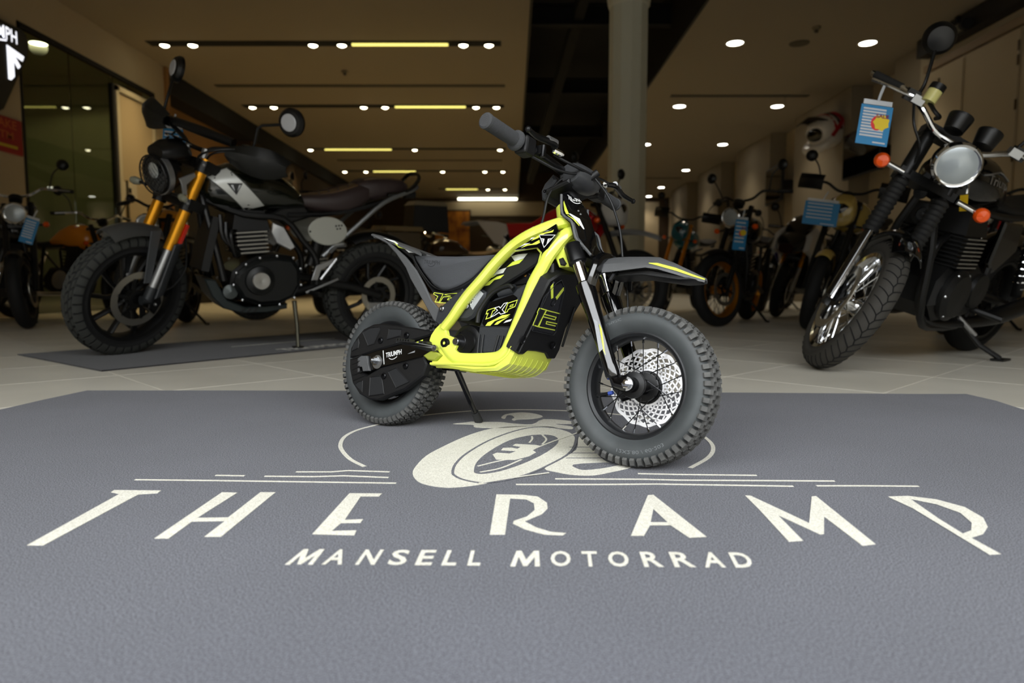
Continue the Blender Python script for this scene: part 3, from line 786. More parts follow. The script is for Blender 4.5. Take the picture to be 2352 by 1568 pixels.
 'vee1': [(0.5254,-0.0752,0.3623),(0.5288,-0.0714,0.3706),(0.5173,-0.047,0.3429),(0.5158,-0.0523,0.3391)],
 'vee2': [(0.5288,-0.0261,0.3705),(0.5263,-0.0207,0.3646),(0.5166,-0.0304,0.341),(0.5183,-0.0381,0.3452)],
 'p12a': [(0.5052,-0.0799,0.3135),(0.5055,-0.0514,0.3142),(0.4896,-0.0544,0.2759),(0.4898,-0.0748,0.2764),(0.5008,-0.0772,0.303),(0.5012,-0.0804,0.3038)],
 'p12b': [(0.5053,-0.0497,0.3138),(0.5059,0.0074,0.3153),(0.5056,0.0054,0.3145),(0.5037,-0.0527,0.3098),(0.5015,-0.0507,0.3046),(0.5019,-0.0015,0.3055),(0.4995,-0.0018,0.2997),(0.4991,-0.0521,0.2987),(0.4896,-0.0505,0.2758),(0.4905,0.0174,0.278),(0.4943,0.0121,0.2871),(0.4939,-0.0285,0.2862),(0.4959,-0.03,0.291),(0.4966,0.0139,0.2927)],
 'p_bolts': [(0.5118,-0.0369,0.3335),(0.4736,-0.0826,0.2411),(0.4747,0.0433,0.2438)],
 'skid_front': [(0.4509,-0.0842,0.215),(0.456,0.0301,0.2273),(0.4596,0.0894,0.236),(0.4506,0.1002,0.2141),(0.443,0.0878,0.1958),(0.4376,0.0655,0.1828)],
 'stand_foot': [(0.1905,0.163,0.0325)],
 'stand_top': [(0.1971,0.03,0.1637)],
}
MD = {
 'outline': [[(-1.5419,2.0318),(-1.5337,2.2115),(-1.5114,2.4053),(-1.0468,2.4053),(-0.4257,2.3953),(0.1889,2.3659),(0.7951,2.3562),(1.3853,2.3277),(1.5652,2.3277),(1.5701,2.1863),(1.5419,2.0318)]],
 'big': [[(-0.7251,1.2074),(-0.7272,1.2205),(-0.6399,1.2178),(-0.6382,1.2022),(-0.6685,1.1946),(-0.6748,0.9555),(-0.6987,0.9555),(-0.7042,1.1971)], [(-0.529,0.9825),(-0.5078,0.9825),(-0.5075,1.0551),(-0.4559,1.0571),(-0.4581,0.9895),(-0.4334,0.9895),(-0.4275,1.2074),(-0.455,1.2074),(-0.4577,1.0733),(-0.5066,1.0713),(-0.4957,1.2048),(-0.5243,1.2074)], [(-0.3005,0.9999),(-0.2924,1.2013),(-0.2332,1.2),(-0.2359,1.1835),(-0.2681,1.1835),(-0.267,1.062),(-0.2384,1.065),(-0.2391,1.049),(-0.2691,1.048),(-0.275,1.0127),(-0.2376,1.0154),(-0.2364,0.9954)], [(-0.0334,0.9984),(-0.028,1.1946),(0.0187,1.192),(0.0455,1.182),(0.06,1.1482),(0.0599,1.1184),(0.0492,1.0901),(0.02,1.0551),(0.0377,1.0279),(0.0582,1.0093),(0.0816,1.0038),(0.0757,0.9948),(0.0484,0.9984),(0.0194,1.0204),(0.0014,1.0452),(0.0028,1.0571),(0.024,1.0775),(0.0377,1.1095),(0.0374,1.1458),(0.0244,1.1673),(-0.0031,1.1721),(-0.0105,0.9984)], [(0.2422,1.1898),(0.2525,1.1923),(0.2898,0.9874),(0.2629,0.9839),(0.2475,1.0363),(0.2151,1.0363),(0.1971,0.9918),(0.1775,0.9918)], [(0.415,1.1886),(0.4243,1.1873),(0.4548,1.09),(0.4676,1.047),(0.5309,1.1823),(0.5398,1.1848),(0.526,0.96),(0.5041,0.9542),(0.5052,1.0774),(0.4704,1.0017),(0.4635,0.9981),(0.4331,1.0847),(0.4268,0.9735),(0.4046,0.9701),(0.4126,1.1118)], [(0.6664,1.1823),(0.7034,1.186),(0.7416,1.1663),(0.7641,1.1252),(0.759,1.0722),(0.7368,1.0295),(0.7086,0.999),(0.6811,0.9839),(0.6812,0.9224),(0.6635,0.9201),(0.6723,1.1196),(0.6649,1.1761)]],
 'hole': [[(0.2363,1.114),(0.2457,1.051),(0.2191,1.051)], [(0.6977,1.1663),(0.7247,1.139),(0.7372,1.0954),(0.7248,1.049),(0.7016,1.0154),(0.6799,1.0017),(0.6849,1.0691)]],
 'line': [[(-0.7258,1.2874),(-0.564,1.2815),(-0.3945,1.2729),(-0.219,1.2643)], [(-0.5837,1.3174),(-0.5251,1.3144)], [(-0.4847,1.3113),(-0.3882,1.3083),(-0.3301,1.3144),(-0.2399,1.3022)], [(-0.4331,1.3425),(-0.3632,1.3425),(-0.3306,1.3521),(-0.2453,1.3425)], [(0.0074,1.2559),(0.1669,1.2559),(0.2738,1.2587),(0.5239,1.2448)], [(0.5681,1.2475),(0.6616,1.2475),(0.7575,1.2448)], [(0.0833,1.2933),(0.2554,1.2903),(0.3211,1.2845),(0.6169,1.2786)], [(0.25,1.3298),(0.3307,1.3236),(0.4817,1.3174)]],
 'arc': [[(-0.3036,1.3818),(-0.3473,1.4416),(-0.3842,1.5187),(-0.404,1.582),(-0.4129,1.6604),(-0.3999,1.7361),(-0.3599,1.8075),(-0.3108,1.8787),(-0.2459,1.9424),(-0.1241,2.0034),(0.0052,2.0246),(0.1094,2.0175),(0.1985,1.9964),(0.3071,1.949),(0.4136,1.8604),(0.465,1.7361),(0.4738,1.618),(0.4587,1.531),(0.4235,1.4526),(0.3647,1.3718)]],
 'cream': [[(-0.1974,1.3292),(-0.1986,1.3866),(-0.188,1.471),(-0.1625,1.5494),(-0.1189,1.6551),(-0.0717,1.7338),(-0.0284,1.7695),(0.0527,1.7868),(0.119,1.7652),(0.152,1.6838),(0.1495,1.6094),(0.1289,1.5092),(0.0845,1.4068),(0.0398,1.3415),(-0.0012,1.2993),(-0.0367,1.2707),(-0.0774,1.2465),(-0.1177,1.2358),(-0.1539,1.2487),(-0.1799,1.2763)], [(0.0666,1.3669),(0.0969,1.4318),(0.1457,1.5251),(0.1641,1.6551),(0.1804,1.631),(0.1882,1.4937),(0.2009,1.4206),(0.2254,1.3932),(0.2457,1.3773),(0.2002,1.3415),(0.1597,1.3171),(0.1198,1.3207),(0.0908,1.3391)], [(-0.0305,1.9029),(-0.0165,1.9536),(0.0282,1.98),(0.0675,1.9589),(0.0878,1.9154),(0.0578,1.8833),(0.0173,1.8737),(0.0054,1.8594),(-0.0007,1.8785),(0.007,1.9029),(-0.0017,1.9356),(-0.0144,1.933),(-0.0198,1.8858)], [(-0.1594,1.8133),(-0.1268,1.8338),(-0.1089,1.8454),(-0.0761,1.8407),(-0.0295,1.8384),(-0.0016,1.8224),(0.0533,1.8089),(0.0885,1.8785),(0.1578,1.8547),(0.1662,1.8179),(0.113,1.8133),(0.1562,1.7824),(0.1555,1.7483),(0.1189,1.7631),(0.0526,1.7846),(-0.0283,1.7631),(-0.0956,1.7695),(-0.1056,1.8044)]],
 'darkring': [[(-0.1189,1.3415),(-0.1174,1.4068),(-0.0999,1.4937),(-0.0548,1.6183),(0.0072,1.7235),(0.0611,1.7695),(0.1183,1.7546),(0.1529,1.6935),(0.1536,1.6094),(0.1276,1.4937),(0.0845,1.4068),(0.0396,1.3353),(-0.0044,1.2877),(-0.0527,1.2651),(-0.0893,1.282),(-0.1113,1.3111)]],
 'dark': [[(-0.077,1.3541),(-0.0735,1.4206),(-0.0511,1.5092),(-0.0055,1.6183),(0.0494,1.6741),(0.096,1.6741),(0.1122,1.631),(0.1019,1.5661),(0.0662,1.4785),(0.0201,1.4),(-0.0218,1.3478),(-0.0552,1.3268),(-0.0723,1.3317)], [(0.1283,1.3959),(0.1923,1.4109),(0.2289,1.404),(0.1943,1.3734),(0.1505,1.3554),(0.1341,1.3643)]],
 'cream2': [[(-0.0426,1.4785),(-0.0336,1.4937),(-0.0051,1.486),(0.0101,1.5092),(-0.0244,1.5171),(-0.0209,1.538),(-0.0014,1.5412),(0.0122,1.5299),(0.0202,1.5478),(0.0018,1.5627),(0.0086,1.578),(0.0543,1.5678),(0.0666,1.5577),(0.0467,1.5155),(0.0538,1.4968),(0.0377,1.4636),(0.0207,1.4461),(0.006,1.4318),(-0.0341,1.4346)]],
 'thin': [[(-0.0714,1.3799),(-0.0372,1.4136),(-0.0122,1.4346)], [(-0.064,1.3353),(-0.0221,1.3669),(0.0206,1.4346)], [(0.0489,1.6589),(0.0489,1.6274),(0.0409,1.5883)], [(0.075,1.678),(0.0829,1.6238),(0.0703,1.5712)], [(0.037,1.5092),(0.0959,1.6006),(0.1688,1.7034)], [(-0.0621,1.2596),(0.0055,1.2993),(0.0734,1.3317)]],
 'darkline': [[(0.1322,1.5494),(0.1873,1.5494)], [(0.1238,1.4937),(0.192,1.4937)], [(0.1165,1.449),(0.1974,1.449)]],
}
MAT_LETTERS = [('M',-0.3044,0.8881,0.0368,0,0.0054,0.0528),('A',-0.2557,0.8872,0.0274,0,0.0001,0.0527),('N',-0.2106,0.8864,0.0262,0,0.0033,0.0526),('S',-0.1678,0.8856,0.0245,0,0.0009,0.0525),('E',-0.1304,0.885,0.0221,0,0.0024,0.0525),('L',-0.0949,0.8843,0.0192,0,0.0038,0.0524),('L',-0.0599,0.8837,0.0169,0,0.0021,0.0523),('M',-0.0023,0.8827,0.0395,0,0.0048,0.0522),('O',0.0516,0.8817,0.0273,0,0.0029,0.0521),('T',0.0939,0.8809,0.0215,0,0.0035,0.052),('O',0.1298,0.8803,0.0278,0,0.0037,0.0519),('R',0.176,0.8794,0.0266,0,0.0027,0.0518),('R',0.2163,0.8787,0.0289,0,0.0031,0.0517),('A',0.2566,0.878,0.0277,0,0.0072,0.0517),('D',0.2968,0.8773,0.026,0,0.0059,0.0516)]
# ---------------------------------------------------------------- entrance mat
def carpet(name, rgb, rgb2, sc=420):
    m = M(name, rgb, .95, spec=.1, vary=(sc, rgb2, .4, .6), bump=(sc * 1.2, .45), sheen=.15)
    nt = m.node_tree
    b = nt.nodes['Principled BSDF']
    # broad, faint soiling over the pile
    tc = nt.nodes.new('ShaderNodeTexCoord')
    n = nt.nodes.new('ShaderNodeTexNoise')
    n.inputs['Scale'].default_value = 2.6
    n.inputs['Detail'].default_value = 5
    nt.links.new(tc.outputs['Object'], n.inputs['Vector'])
    mp = nt.nodes.new('ShaderNodeMapRange')
    mp.inputs['From Min'].default_value = .3
    mp.inputs['From Max'].default_value = .7
    mp.inputs['To Min'].default_value = .9
    mp.inputs['To Max'].default_value = 1.07
    nt.links.new(n.outputs['Fac'], mp.inputs['Value'])
    mx = nt.nodes.new('ShaderNodeMix')
    mx.data_type = 'RGBA'
    mx.blend_type = 'MULTIPLY'
    mx.inputs['Factor'].default_value = 1
    src = b.inputs['Base Color'].links[0].from_socket
    nt.links.new(src, mx.inputs['A'])
    nt.links.new(mp.outputs['Result'], mx.inputs['B'])
    nt.links.new(mx.outputs['Result'], b.inputs['Base Color'])
    return m
m_pile = carpet('mat_pile', (58, 59, 66), (110, 111, 120), 420)
m_cream = carpet('mat_cream', (206, 202, 186), (236, 233, 220))
mat_t = thing('entrance_mat', 'large blue-grey entrance mat with cream motorcycle logo and lettering', 'mat')
ol = [Vector((x, y, FZ)) for x, y in MD['outline'][0]]
ol = ol + [V(1.56, 1.2, FZ), V(1.57, -.6, FZ), V(-1.56, -.6, FZ), V(-1.55, 1.2, FZ)]
obj('pile', B().slab(ol, V(0, 0, .006), .0025), m_pile, mat_t, 20)
UZ = V(0, 0, 1)
def flat(b, pts, z):
    lp = [V(p[0], p[1], z) for p in pts]
    b.slab(lp, V(0, 0, .0006))
for i, pts in enumerate(MD['big']):
    b = B()
    hole = {4: MD['hole'][0], 6: MD['hole'][1]}.get(i)
    if hole is None:
        flat(b, pts, .0004)
    else:
        lo = [[V(*p, .001) for p in pts], [V(*p, .001) for p in hole]]
        fs = tessellate_polygon(lo)
        b.add([p for l in lo for p in l], fs)
    obj('letter', b, m_cream, mat_t, 0)
for r in MAT_LETTERS:
    b = B()
    if r[0] == 'M':
        o_, ux_, uy_ = V(r[1], r[2], .0004), V(r[3], r[4], 0), V(r[5], r[6], 0)
        b.slab([o_ + ux_ * a + uy_ * c for a, c in ((0, 0), (.17, 0), (.22, .6), (.43, .02), (.57, .02), (.78, .6), (.83, 0), (1, 0), (.9, 1), (.72, 1), (.5, .4), (.28, 1), (.1, 1))], V(0, 0, .0006))
    else:
        lettering(b, r[0], (r[1], r[2], .001), (r[3], r[4], 0), (r[5], r[6], 0), bold=.022)
    obj('letter', b, m_cream, mat_t, 0)
for pts in MD['line']:
    obj('speed_line', B().ribbon([V(*p, .0004) for p in pts], .0065, UZ, .0006), m_cream, mat_t, 0)
obj('ring', B().ribbon([p for p in catmull([V(*p, .0003) for p in MD['arc'][0]], 5)], .0095, UZ, .0006), m_cream, mat_t, 0)
em = B()
for pts in MD['cream']:
    flat(em, [p for p in catmull([V(*p, 0) for p in pts], 3, True)], .0004)
emo = obj('emblem', em, m_cream, mat_t, 0)
d = B()
for pts in MD['dark']:
    flat(d, [p for p in catmull([V(*p, 0) for p in pts], 3, True)], .0009)
d.ribbon([p for p in catmull([V(*p, .001) for p in MD['darkring'][0]], 4, True)], .0055, UZ, .0006, True)
for pts in MD['darkline']:
    d.ribbon([V(*p, .001) for p in pts], .003, UZ, .0006)
obj('dark_inlay', d, m_pile, emo, 0)  # mat-coloured shapes of the emblem artwork
d = B()
flat(d, MD['cream2'][0], .0016)
for pts in MD['thin']:
    d.ribbon(catmull([V(*p, .0018) for p in pts], 4), .005, UZ, .0006)
obj('wheel_detail', d, m_cream, emo, 0)

# second mat, under the bike on the left
ma = V(-1.8, 2.97, FZ)
du, dw = V(.565, .825, 0), V(-.78, .626, 0)
m2 = thing('display_mat', 'dark grey display mat under the green scrambler motorcycle', 'mat')
obj('pile', B().slab([ma, ma + du * 2.9, ma + du * 2.9 + dw * 1.14, ma + dw * 1.12], V(0, 0, .006), .002), carpet('mat_pile_dark', (20, 19, 22), (32, 30, 35), 300), m2, 20)
b = B()
lettering(b, 'TRIUMPH', ma + du * 1.02 + dw * .08 + V(0, 0, .0068), du * .5, dw * .11, bold=.02)
obj('lettering', b, m_cream, m2, 0)
b = B()
b.ribbon([ma + du * .95 + dw * .55 + V(0, 0, .0064), ma + du * 1.75 + dw * .55 + V(0, 0, .0064)], .012, UZ, .0005)

obj('strapline', b, m_cream, m2, 0)
# ---------------------------------------------------------------- the mini bike
def bike_matrix(rear, heading, lean, z=0.):
    u = V(math.cos(heading), math.sin(heading), 0)
    l = V(-math.sin(heading), math.cos(heading), 0)
    up = UZ * math.cos(lean) + l * math.sin(lean)
    le = l * math.cos(lean) - UZ * math.sin(lean)
    m = Matrix((u, le, up)).transposed().to_4x4()
    m.translation = V(rear[0], rear[1], z)
    return m

m_rub = M('rubber', (94, 94, 92), .8, bump=(180, .12), spec=.3, vary=(60, (76, 76, 75), .35, .65))
m_grip = M('grip_black', (30, 30, 30), .8)
m_rub2 = M('rubber_sidewall', (62, 65, 66), .5, vary=(9, (78, 82, 83), .4, .7), spec=.35)
m_lime = M('lime_paint', (228, 238, 96), .26, coat=1.)
m_blk = M('black_plastic', (15, 15, 16), .5, bump=(700, .15))
m_gblk = M('gloss_black', (8, 8, 9), .12, coat=.8)
m_grey = M('grey_plastic', (84, 85, 86), .5, bump=(600, .2))
m_dgrey = M('dark_grey_plastic', (44, 46, 49), .48, bump=(600, .2))
m_seat = M('seat_vinyl', (80, 82, 86), .7, bump=(900, .6))
m_sat = M('satin_black_metal', (16, 16, 17), .35, .3)
m_chr = M('chrome', (225, 227, 230), .08, 1)
m_steel = M('steel', (180, 182, 184), .25, 1)
m_alu = M('aluminium', (170, 171, 172), .35, .9)
m_disc = M('brake_steel', (236, 236, 238), .35, .55)
m_decw = M('decal_white', (235, 237, 235), .35)
m_decy = M('decal_lime', (222, 236, 84), .35)
m_decg = M('decal_grey', (165, 168, 172), .4)
m_bolt = M('bolt_black', (40, 40, 42), .3, .8)

hero = thing('mini_motorcycle', 'small lime-yellow and black electric childrens motorcycle leaning on its stand on the mat', 'motorcycle', bike_matrix((-.3407, 1.8124), -.6219, .1965))
H = HD
def lug_ring(b, cx, cz, r0, r1, y0, y1, n, off=0., fill=.62, skew=0., top=.8):
    st = 2 * PI / n
    for i in range(n):
        a = (i + off) * st
        h = st * fill / 2
        vs = []
        for rr, k in ((r0, 1.), (r1, top)):
            ym = (y0 + y1) / 2
            yh = (y1 - y0) / 2 * k
            for sa, sy in ((-1, -1), (1, -1), (1, 1), (-1, 1)):
                y = ym + sy * yh
                an = a + sa * h * k + skew * sy * st
                vs.append(V(cx + rr * math.cos(an), y, cz + rr * math.sin(an)))
        b.add(vs, [(4, 5, 6, 7), (0, 1, 5, 4), (1, 2, 6, 5), (2, 3, 7, 6), (3, 0, 4, 7)])

def shoulder_ring(b, cx, cz, s, n, off=0., fill=.6, R0=.166):
    """lugs that wrap the tyre shoulder; s = side sign"""
    k = R0 / .166
    st = 2 * PI / n
    for i in range(n):
        a = (i + off) * st
        h = st * fill / 2
        pr = [(.148, .034), (.1535, .0385), (.1635, .0335), (.1665, .0235), (.1575, .021)]
        vs = []
        for (r, y) in pr:
            for sa in (-1, 1):
                an = a + sa * h * (.92 if r > .16 else 1)
                vs.append(V(cx + r * k * math.cos(an), s * y * k, cz + r * k * math.sin(an)))
        fs = [(0, 1, 3, 2), (2, 3, 5, 4), (4, 5, 7, 6), (6, 7, 9, 8), (0, 2, 4, 6, 8), (9, 7, 5, 3, 1)]
        b.add(vs, fs)

def mini_wheel(name, cx, cz, rear):
    rim = B()
    pr = [(.1125, -.021), (.1135, -.024), (.109, -.025), (.103, -.022), (.099, -.014), (.098, 0), (.099, .014), (.103, .022), (.109, .025), (.1135, .024), (.1125, .021), (.104, .012), (.103, 0), (.104, -.012)]
    rim.lathe(pr, (cx, 0, cz), (0, 1, 0), 64, closed=True)
    w = obj(name, rim, M('rim_black', (34, 35, 37), .4, .4), hero)
    t = B()
    tp = [(.110, -.0225), (.1145, -.0265), (.122, -.0325), (.132, -.0365), (.142, -.0372), (.150, -.0345), (.156, -.027), (.159, -.015), (.16, 0), (.159, .015), (.156, .027), (.150, .0345), (.142, .0372), (.132, .0365), (.122, .0325), (.1145, .0265), (.110, .0225)]
    t.lathe(tp, (cx, 0, cz), (0, 1, 0), 72, cap=False)
    ty = obj('tyre', t, m_rub2, w)
    k = B()
    for s in (-1, 1):
        shoulder_ring(k, cx, cz, s, 60, .0 if s < 0 else .5)
        lug_ring(k, cx, cz, .1565, .1668, s * .0125 - .006, s * .0125 + .006, 60, .5 if s < 0 else 0, .66)
    lug_ring(k, cx, cz, .158, .1672, -.0042, .0042, 60, 0, .55)
    obj('tread', k, m_rub, w)
    return w, ty
rw, _ = mini_wheel('rear_wheel', 0, .166, True)
fw, fty = mini_wheel('front_wheel', .724, .166, False)
# sidewall lettering, moulded
def wall_text(txt, a0, a1, r, hgt, parent):
    b = B()
    vs, fs, _ = glyph(txt)
    out = []
    for v in vs:
        an = a0 + (a1 - a0) * v.x
        rr = r + hgt * v.y
        out.append(V(.724 + rr * math.cos(an), -.0377, .166 + rr * math.sin(an)))
    obj('sidewall_text', b.add(out, fs), M('rubber_text', (104, 108, 110), .6), parent, 0)
wall_text('12X2.80 / 60-203', R(262), R(306), .1335, .007, fw)
wall_text('PNEUMATIC', R(128), R(106), .143, -.006, fw)
# front hub, spokes, rotor
FX, FZ2 = .724, .166
hub = B().lathe([(.009, -.05), (.016, -.05), (.016, -.036), (.027, -.034), (.028, -.03), (.027, -.027), (.017, -.025), (.016, 0), (.017, .02), (.031, .022), (.032, .027), (.031, .032), (.02, .034), (.02, .046)], (FX, 0, FZ2), (0, 1, 0), 28)
obj('hub', hub, m_sat, fw)
sb = None
for i in range(20):
    s = -1 if i % 2 else 1
    a = 2 * PI * i / 20
    da = R(38) * (1 if (i // 2) % 2 else -1)
    p = V(FX + .031 * math.cos(a + da), s * .0285, FZ2 + .031 * math.sin(a + da))
    q_ = V(FX + .1 * math.cos(a), s * .004, FZ2 + .1 * math.sin(a))
    so = obj('spoke', B().tube([p, q_], .0011, 6), M('spoke_black', (38, 38, 40), .3, .8), fw)
    so2 = obj('nipple', B().tube([q_ + (p - q_) * .0, q_ + (p - q_).normalized() * .012], .0022, 6), m_chr, fw)
    if i in (5, 6, 9, 14):
        pass
rot = B()
Ro, Ri, yr = .083, .032, .041
for k in range(2):
    sgn = 1 if k else -1
    for i in range(22):
        a = 2 * PI * i / 22
        pts = []
        for j in range(7):
            t = j / 6
            rr = Ri + .006 + (Ro - Ri - .008) * t
            an = a + sgn * 1.05 * (t ** .8)
            pts.append(V(FX + rr * math.cos(an), yr - .0012, FZ2 + rr * math.sin(an)))
        rot.ribbon(pts, .0034, (0, -1, 0), .0026)
def wavy(r, amp, n=26):
    return [V(FX + (r + amp * math.cos(n / 2 * a)) * math.cos(a), yr - .0013, FZ2 + (r + amp * math.cos(n / 2 * a)) * math.sin(a)) for a in [2 * PI * i / 104 for i in range(104)]]
rot.ribbon(wavy(Ro - .003, .0016), .0068, (0, -1, 0), .0026, True)
rot.ribbon(wavy(Ri + .004, 0), .008, (0, -1, 0), .0026, True)
obj('brake_disc', rot, m_disc, fw)
obj('disc_carrier', B().lathe([(.018, .034), (.036, .036), (.037, .042), (.018, .044)], (FX, 0, FZ2), (0, 1, 0), 28), m_sat, fw)
obj('valve', B().tube([(FX - .094, -.004, FZ2 - .03), (FX - .066, -.006, FZ2 - .022)], .004, 8), m_blk, fw)
obj('valve_cap', B().tube([(FX - .066, -.006, FZ2 - .022), (FX - .056, -.007, FZ2 - .019)], .0044, 8), M('cap_blue', (70, 96, 190), .4), fw)
obj('axle_nut', B().lathe([(.0105, 0), (.0105, .007), (.009, .008), (.0065, .008), (.0065, .013), (.003, .0145)], (FX + .002, -.062, FZ2), (0, -1, 0), 6), m_chr, hero, 20)
obj('axle_washer', B().lathe([(.0145, 0), (.0145, .003), (.006, .003)], (FX, -.0605, FZ2), (0, -1, 0), 24), m_steel, hero)
# rear hub / sprocket hint
obj('hub', B().lathe([(.012, -.06), (.02, -.05), (.09, -.012), (.09, .012), (.02, .05), (.012, .06)], (0, 0, .166), (0, 1, 0), 32), m_sat, rw)

def poly3(k):
    return [Vector(p) for p in H[k]]
def mirror(pts):
    return [V(p.x, -p.y, p.z) for p in pts]

# --- frame: twin spars, down tubes, pivot plates
fr = B()
sp_ = poly3('spar')
dn = poly3('down')
for s in (1, -1):
    a = sp_ if s == 1 else mirror(sp_)
    a = [V(.527, s * -.02, .5215)] + a
    a[1].y *= .72
    fr.tube(a, [.0175] * 3 + [.0172] * 5 + [.0165, .016], 10, smooth=4, flat=.82)
    d_ = dn[1:] if s == 1 else mirror(dn[1:])
    d_ = [V(.541, s * -.022, .5), V(.533, s * -.052, .482)] + d_[1:]
    fr.tube(d_, .0158, 10, smooth=4, flat=.88)
frame = obj('frame', fr, m_lime, hero)
pp = poly3('pivot_plate')
for s in (1, -1):
    obj('pivot_plate', B().prism([(p.x, p.z) for p in pp], s * -.058, s * -.074, .003), m_lime, hero)
obj('head_tube', B().tube([V(.4962, 0, .5668), V(.506, 0, .548), V(.546, 0, .458), V(.553, 0, .443)], [.026, .03, .03, .026], 20), m_lime, hero)
gp = poly3('gusset')
for s in (1, -1):
    obj('gusset', B().prism([(p.x, p.z) for p in gp], s * -.064, s * -.07, .002), m_lime, hero)
gb = poly3('gusset_black')
for s in (1, -1):
    g_ = obj('gusset_decal', B().prism([(p.x - .0 , p.z) for p in gb], s * -.0745, s * -.0795), m_gblk, hero, 0)
    if s == 1:
        gd = g_
fb = B()
for k in ('flash1', 'flash2'):
    fb.slab(poly3(k), V(0, -.0006, 0))
obj('flash', fb, m_decy, gd, 0)
fb = B().slab([V(.4332, -.081, .4522), V(.4475, -.081, .4601), V(.4626, -.081, .4609), V(.45, -.081, .4574)], V(0, -.0006, 0))
fb.slab([V(.4594, -.081, .468), V(.4648, -.081, .473), V(.476, -.081, .4732)], V(0, -.0006, 0))
fb.slab([V(.495, -.081, .4858), V(.5096, -.081, .4882), V(.5165, -.081, .491), V(.505, -.081, .4866)], V(0, -.0006, 0))
obj('white_flash', fb, m_decw, gd, 0)
bd = poly3('badge')
cen = (bd[0] + bd[1] + bd[2]) / 3
def insett(k, y):
    return [V(cen.x + (p.x - cen.x) * k, y, cen.z + (p.z - cen.z) * k) for p in bd]
obj('badge', B().slab(insett(1.12, -.081), V(0, -.001, 0)), m_gblk, gd, 0)
bl = B()
bl.ribbon(insett(1., -.0824), .0013, (0, -1, 0), .0005, True)
def bt(u, v):   # badge coordinates: u 0..1 along the top, v 0 (top) .. 1 (tip)
    a = bd[0] + (bd[1] - bd[0]) * u
    c = (bd[0] + bd[1]) / 2 + (bd[2] - (bd[0] + bd[1]) / 2) * v
    m_ = (bd[0] + bd[1]) / 2
    p = a - m_ + c
    return V(p.x, -.0824, p.z)
for s in (-1, 1):
    q5 = lambda u, v: bt(.5 + s * u, v)
    bl.slab([q5(.11, .3), q5(.36, .26), q5(.33, .34), q5(.19, .36), q5(.19, .68), q5(.11, .8)], V(0, -.0005, 0))
    bl.slab([q5(.22, .4), q5(.3, .46), q5(.25, .52), q5(.21, .45)], V(0, -.0005, 0))
obj('badge_lines', bl, m_decw, gd, 0)
# lug with steering stop below the head tube
obj('head_lug', B().prism([(p.x, p.z) for p in poly3('lug')], -.056, .056, .003), m_lime, hero)
for s in (1, -1):
    obj('steering_stop', B().prism([(p.x, p.z) for p in poly3('stop')], s * -.05, s * -.062, .002), m_blk, hero)
# skid plate
sk = B()
prof = [(.208, .166), (.275, .163), (.345, .1605), (.41, .168), (.44, .186), (.452, .214), (.466, .24), (.455, .246), (.44, .222), (.425, .2), (.4, .18), (.275, .176), (.21, .178)]
for (y0, y1) in ((-.084, .084),):
    sk.prism(prof, y0, y1, .006)
skid = obj('skid_plate', sk, m_lime, hero)
rb = B()
for i in range(7):
    y = -.066 + .022 * i
    rb.tube([(.29, y, .1615), (.345, y, .159), (.41, y, .1665), (.44, y, .185), (.451, y, .205)], .0008, 6, smooth=3)
ribs = obj('ribs', rb, m_lime, skid)
ribs['kind'] = 'stuff'
obj('flange', B().tube([(.21, -.083, .17), (.3, -.084, .175), (.39, -.084, .18), (.43, -.084, .2), (.447, -.085, .225)], .0035, 6, smooth=4), m_lime, skid)
for k in ((.2438, .2234, .021, .011), (.2686, .2329, .005, .003), (.2727, .2008, .005, .003)):
    for s in (1, -1):
        pb = obj('pivot_bolt', B().lathe([(k[2] * .5, 0), (k[2] * .55, .004), (k[2] * .55, k[3])] if 0 else [(k[2] * .56, 0), (k[2] * .56, k[3] - .002), (k[2] * .5, k[3]), (k[2] * .24, k[3]), (k[2] * .2, k[3] - .004), (0, k[3] - .004)], (k[0], s * -.072, k[1]), (0, -s, 0), 20), m_bolt if k[2] > .01 else m_blk, hero)

# --- front battery cover with number panel (faces forward)
pn = Vector((.92409, 0, -.38218))
pa = poly3('panel')
pb_ = poly3('panel2')
for p, y in zip(pa, (-.088, -.087, -.084, -.083, -.08)):
    p.y = y
lp = [p for p in pa] + [V(.534, -.05, .398), V(.541, .03, .415), V(.534, .08, .397)] + [V(.515, .083, .352)] + [V(p.x, min(p.y + .012, .087), p.z) for p in pb_[2:]]
cov = obj('battery_cover', B().slab(lp, -pn * .03, .004), m_blk, hero)
obj('cover_decal', B().slab(poly3('panel_deco'), pn * .001), m_gblk, cov, 0)
edge = B()
edge.ribbon([V(p.x, p.y, p.z) + pn * .0032 for p in poly3('panel_deco')], .0012, pn, .0006, True)
obj('decal_edge', edge, m_dgrey, cov, 0)
ridge = B()
rp = [p + pn * .0015 for p in pa]
ridge.tube([p + V(.002, .013, .0) for p in rp], .003, 6)
obj('moulding', ridge, m_blk, cov)
obj('moulding', B().tube([V(.4735, .085, .247) + pn * .001, V(.49, .074, .288) + pn * .001, V(.512, .062, .34)], .003, 6), m_blk, cov)
nb = B()
nb.slab(poly3('vee1'), pn * .0006)
nb.slab(poly3('vee2'), pn * .0006)
p12a = [Vector(p) for p in H['p12a']]
nb.ribbon([p + pn * .0003 for p in p12a], .0022, pn, .0005, True)
p12 = [Vector(p) for p in H['p12b']]
two = [p12[0], p12[1] + V(0, .003, -.0), p12[2] + V(-.0015, .003, -.003)]
nb.ribbon([p + pn * .0003 for p in [p12[3], p12[0], p12[1]]], .0022, pn, .0005)
nb.ribbon([p + pn * .0003 for p in [p12[3], p12[4], p12[5], p12[6], p12[7], p12[8], p12[9]]][0:0] or [p + pn * .0003 for p in [p12[0], p12[4], p12[5], p12[6], p12[7], p12[8], p12[9]]], .0022, pn, .0005)
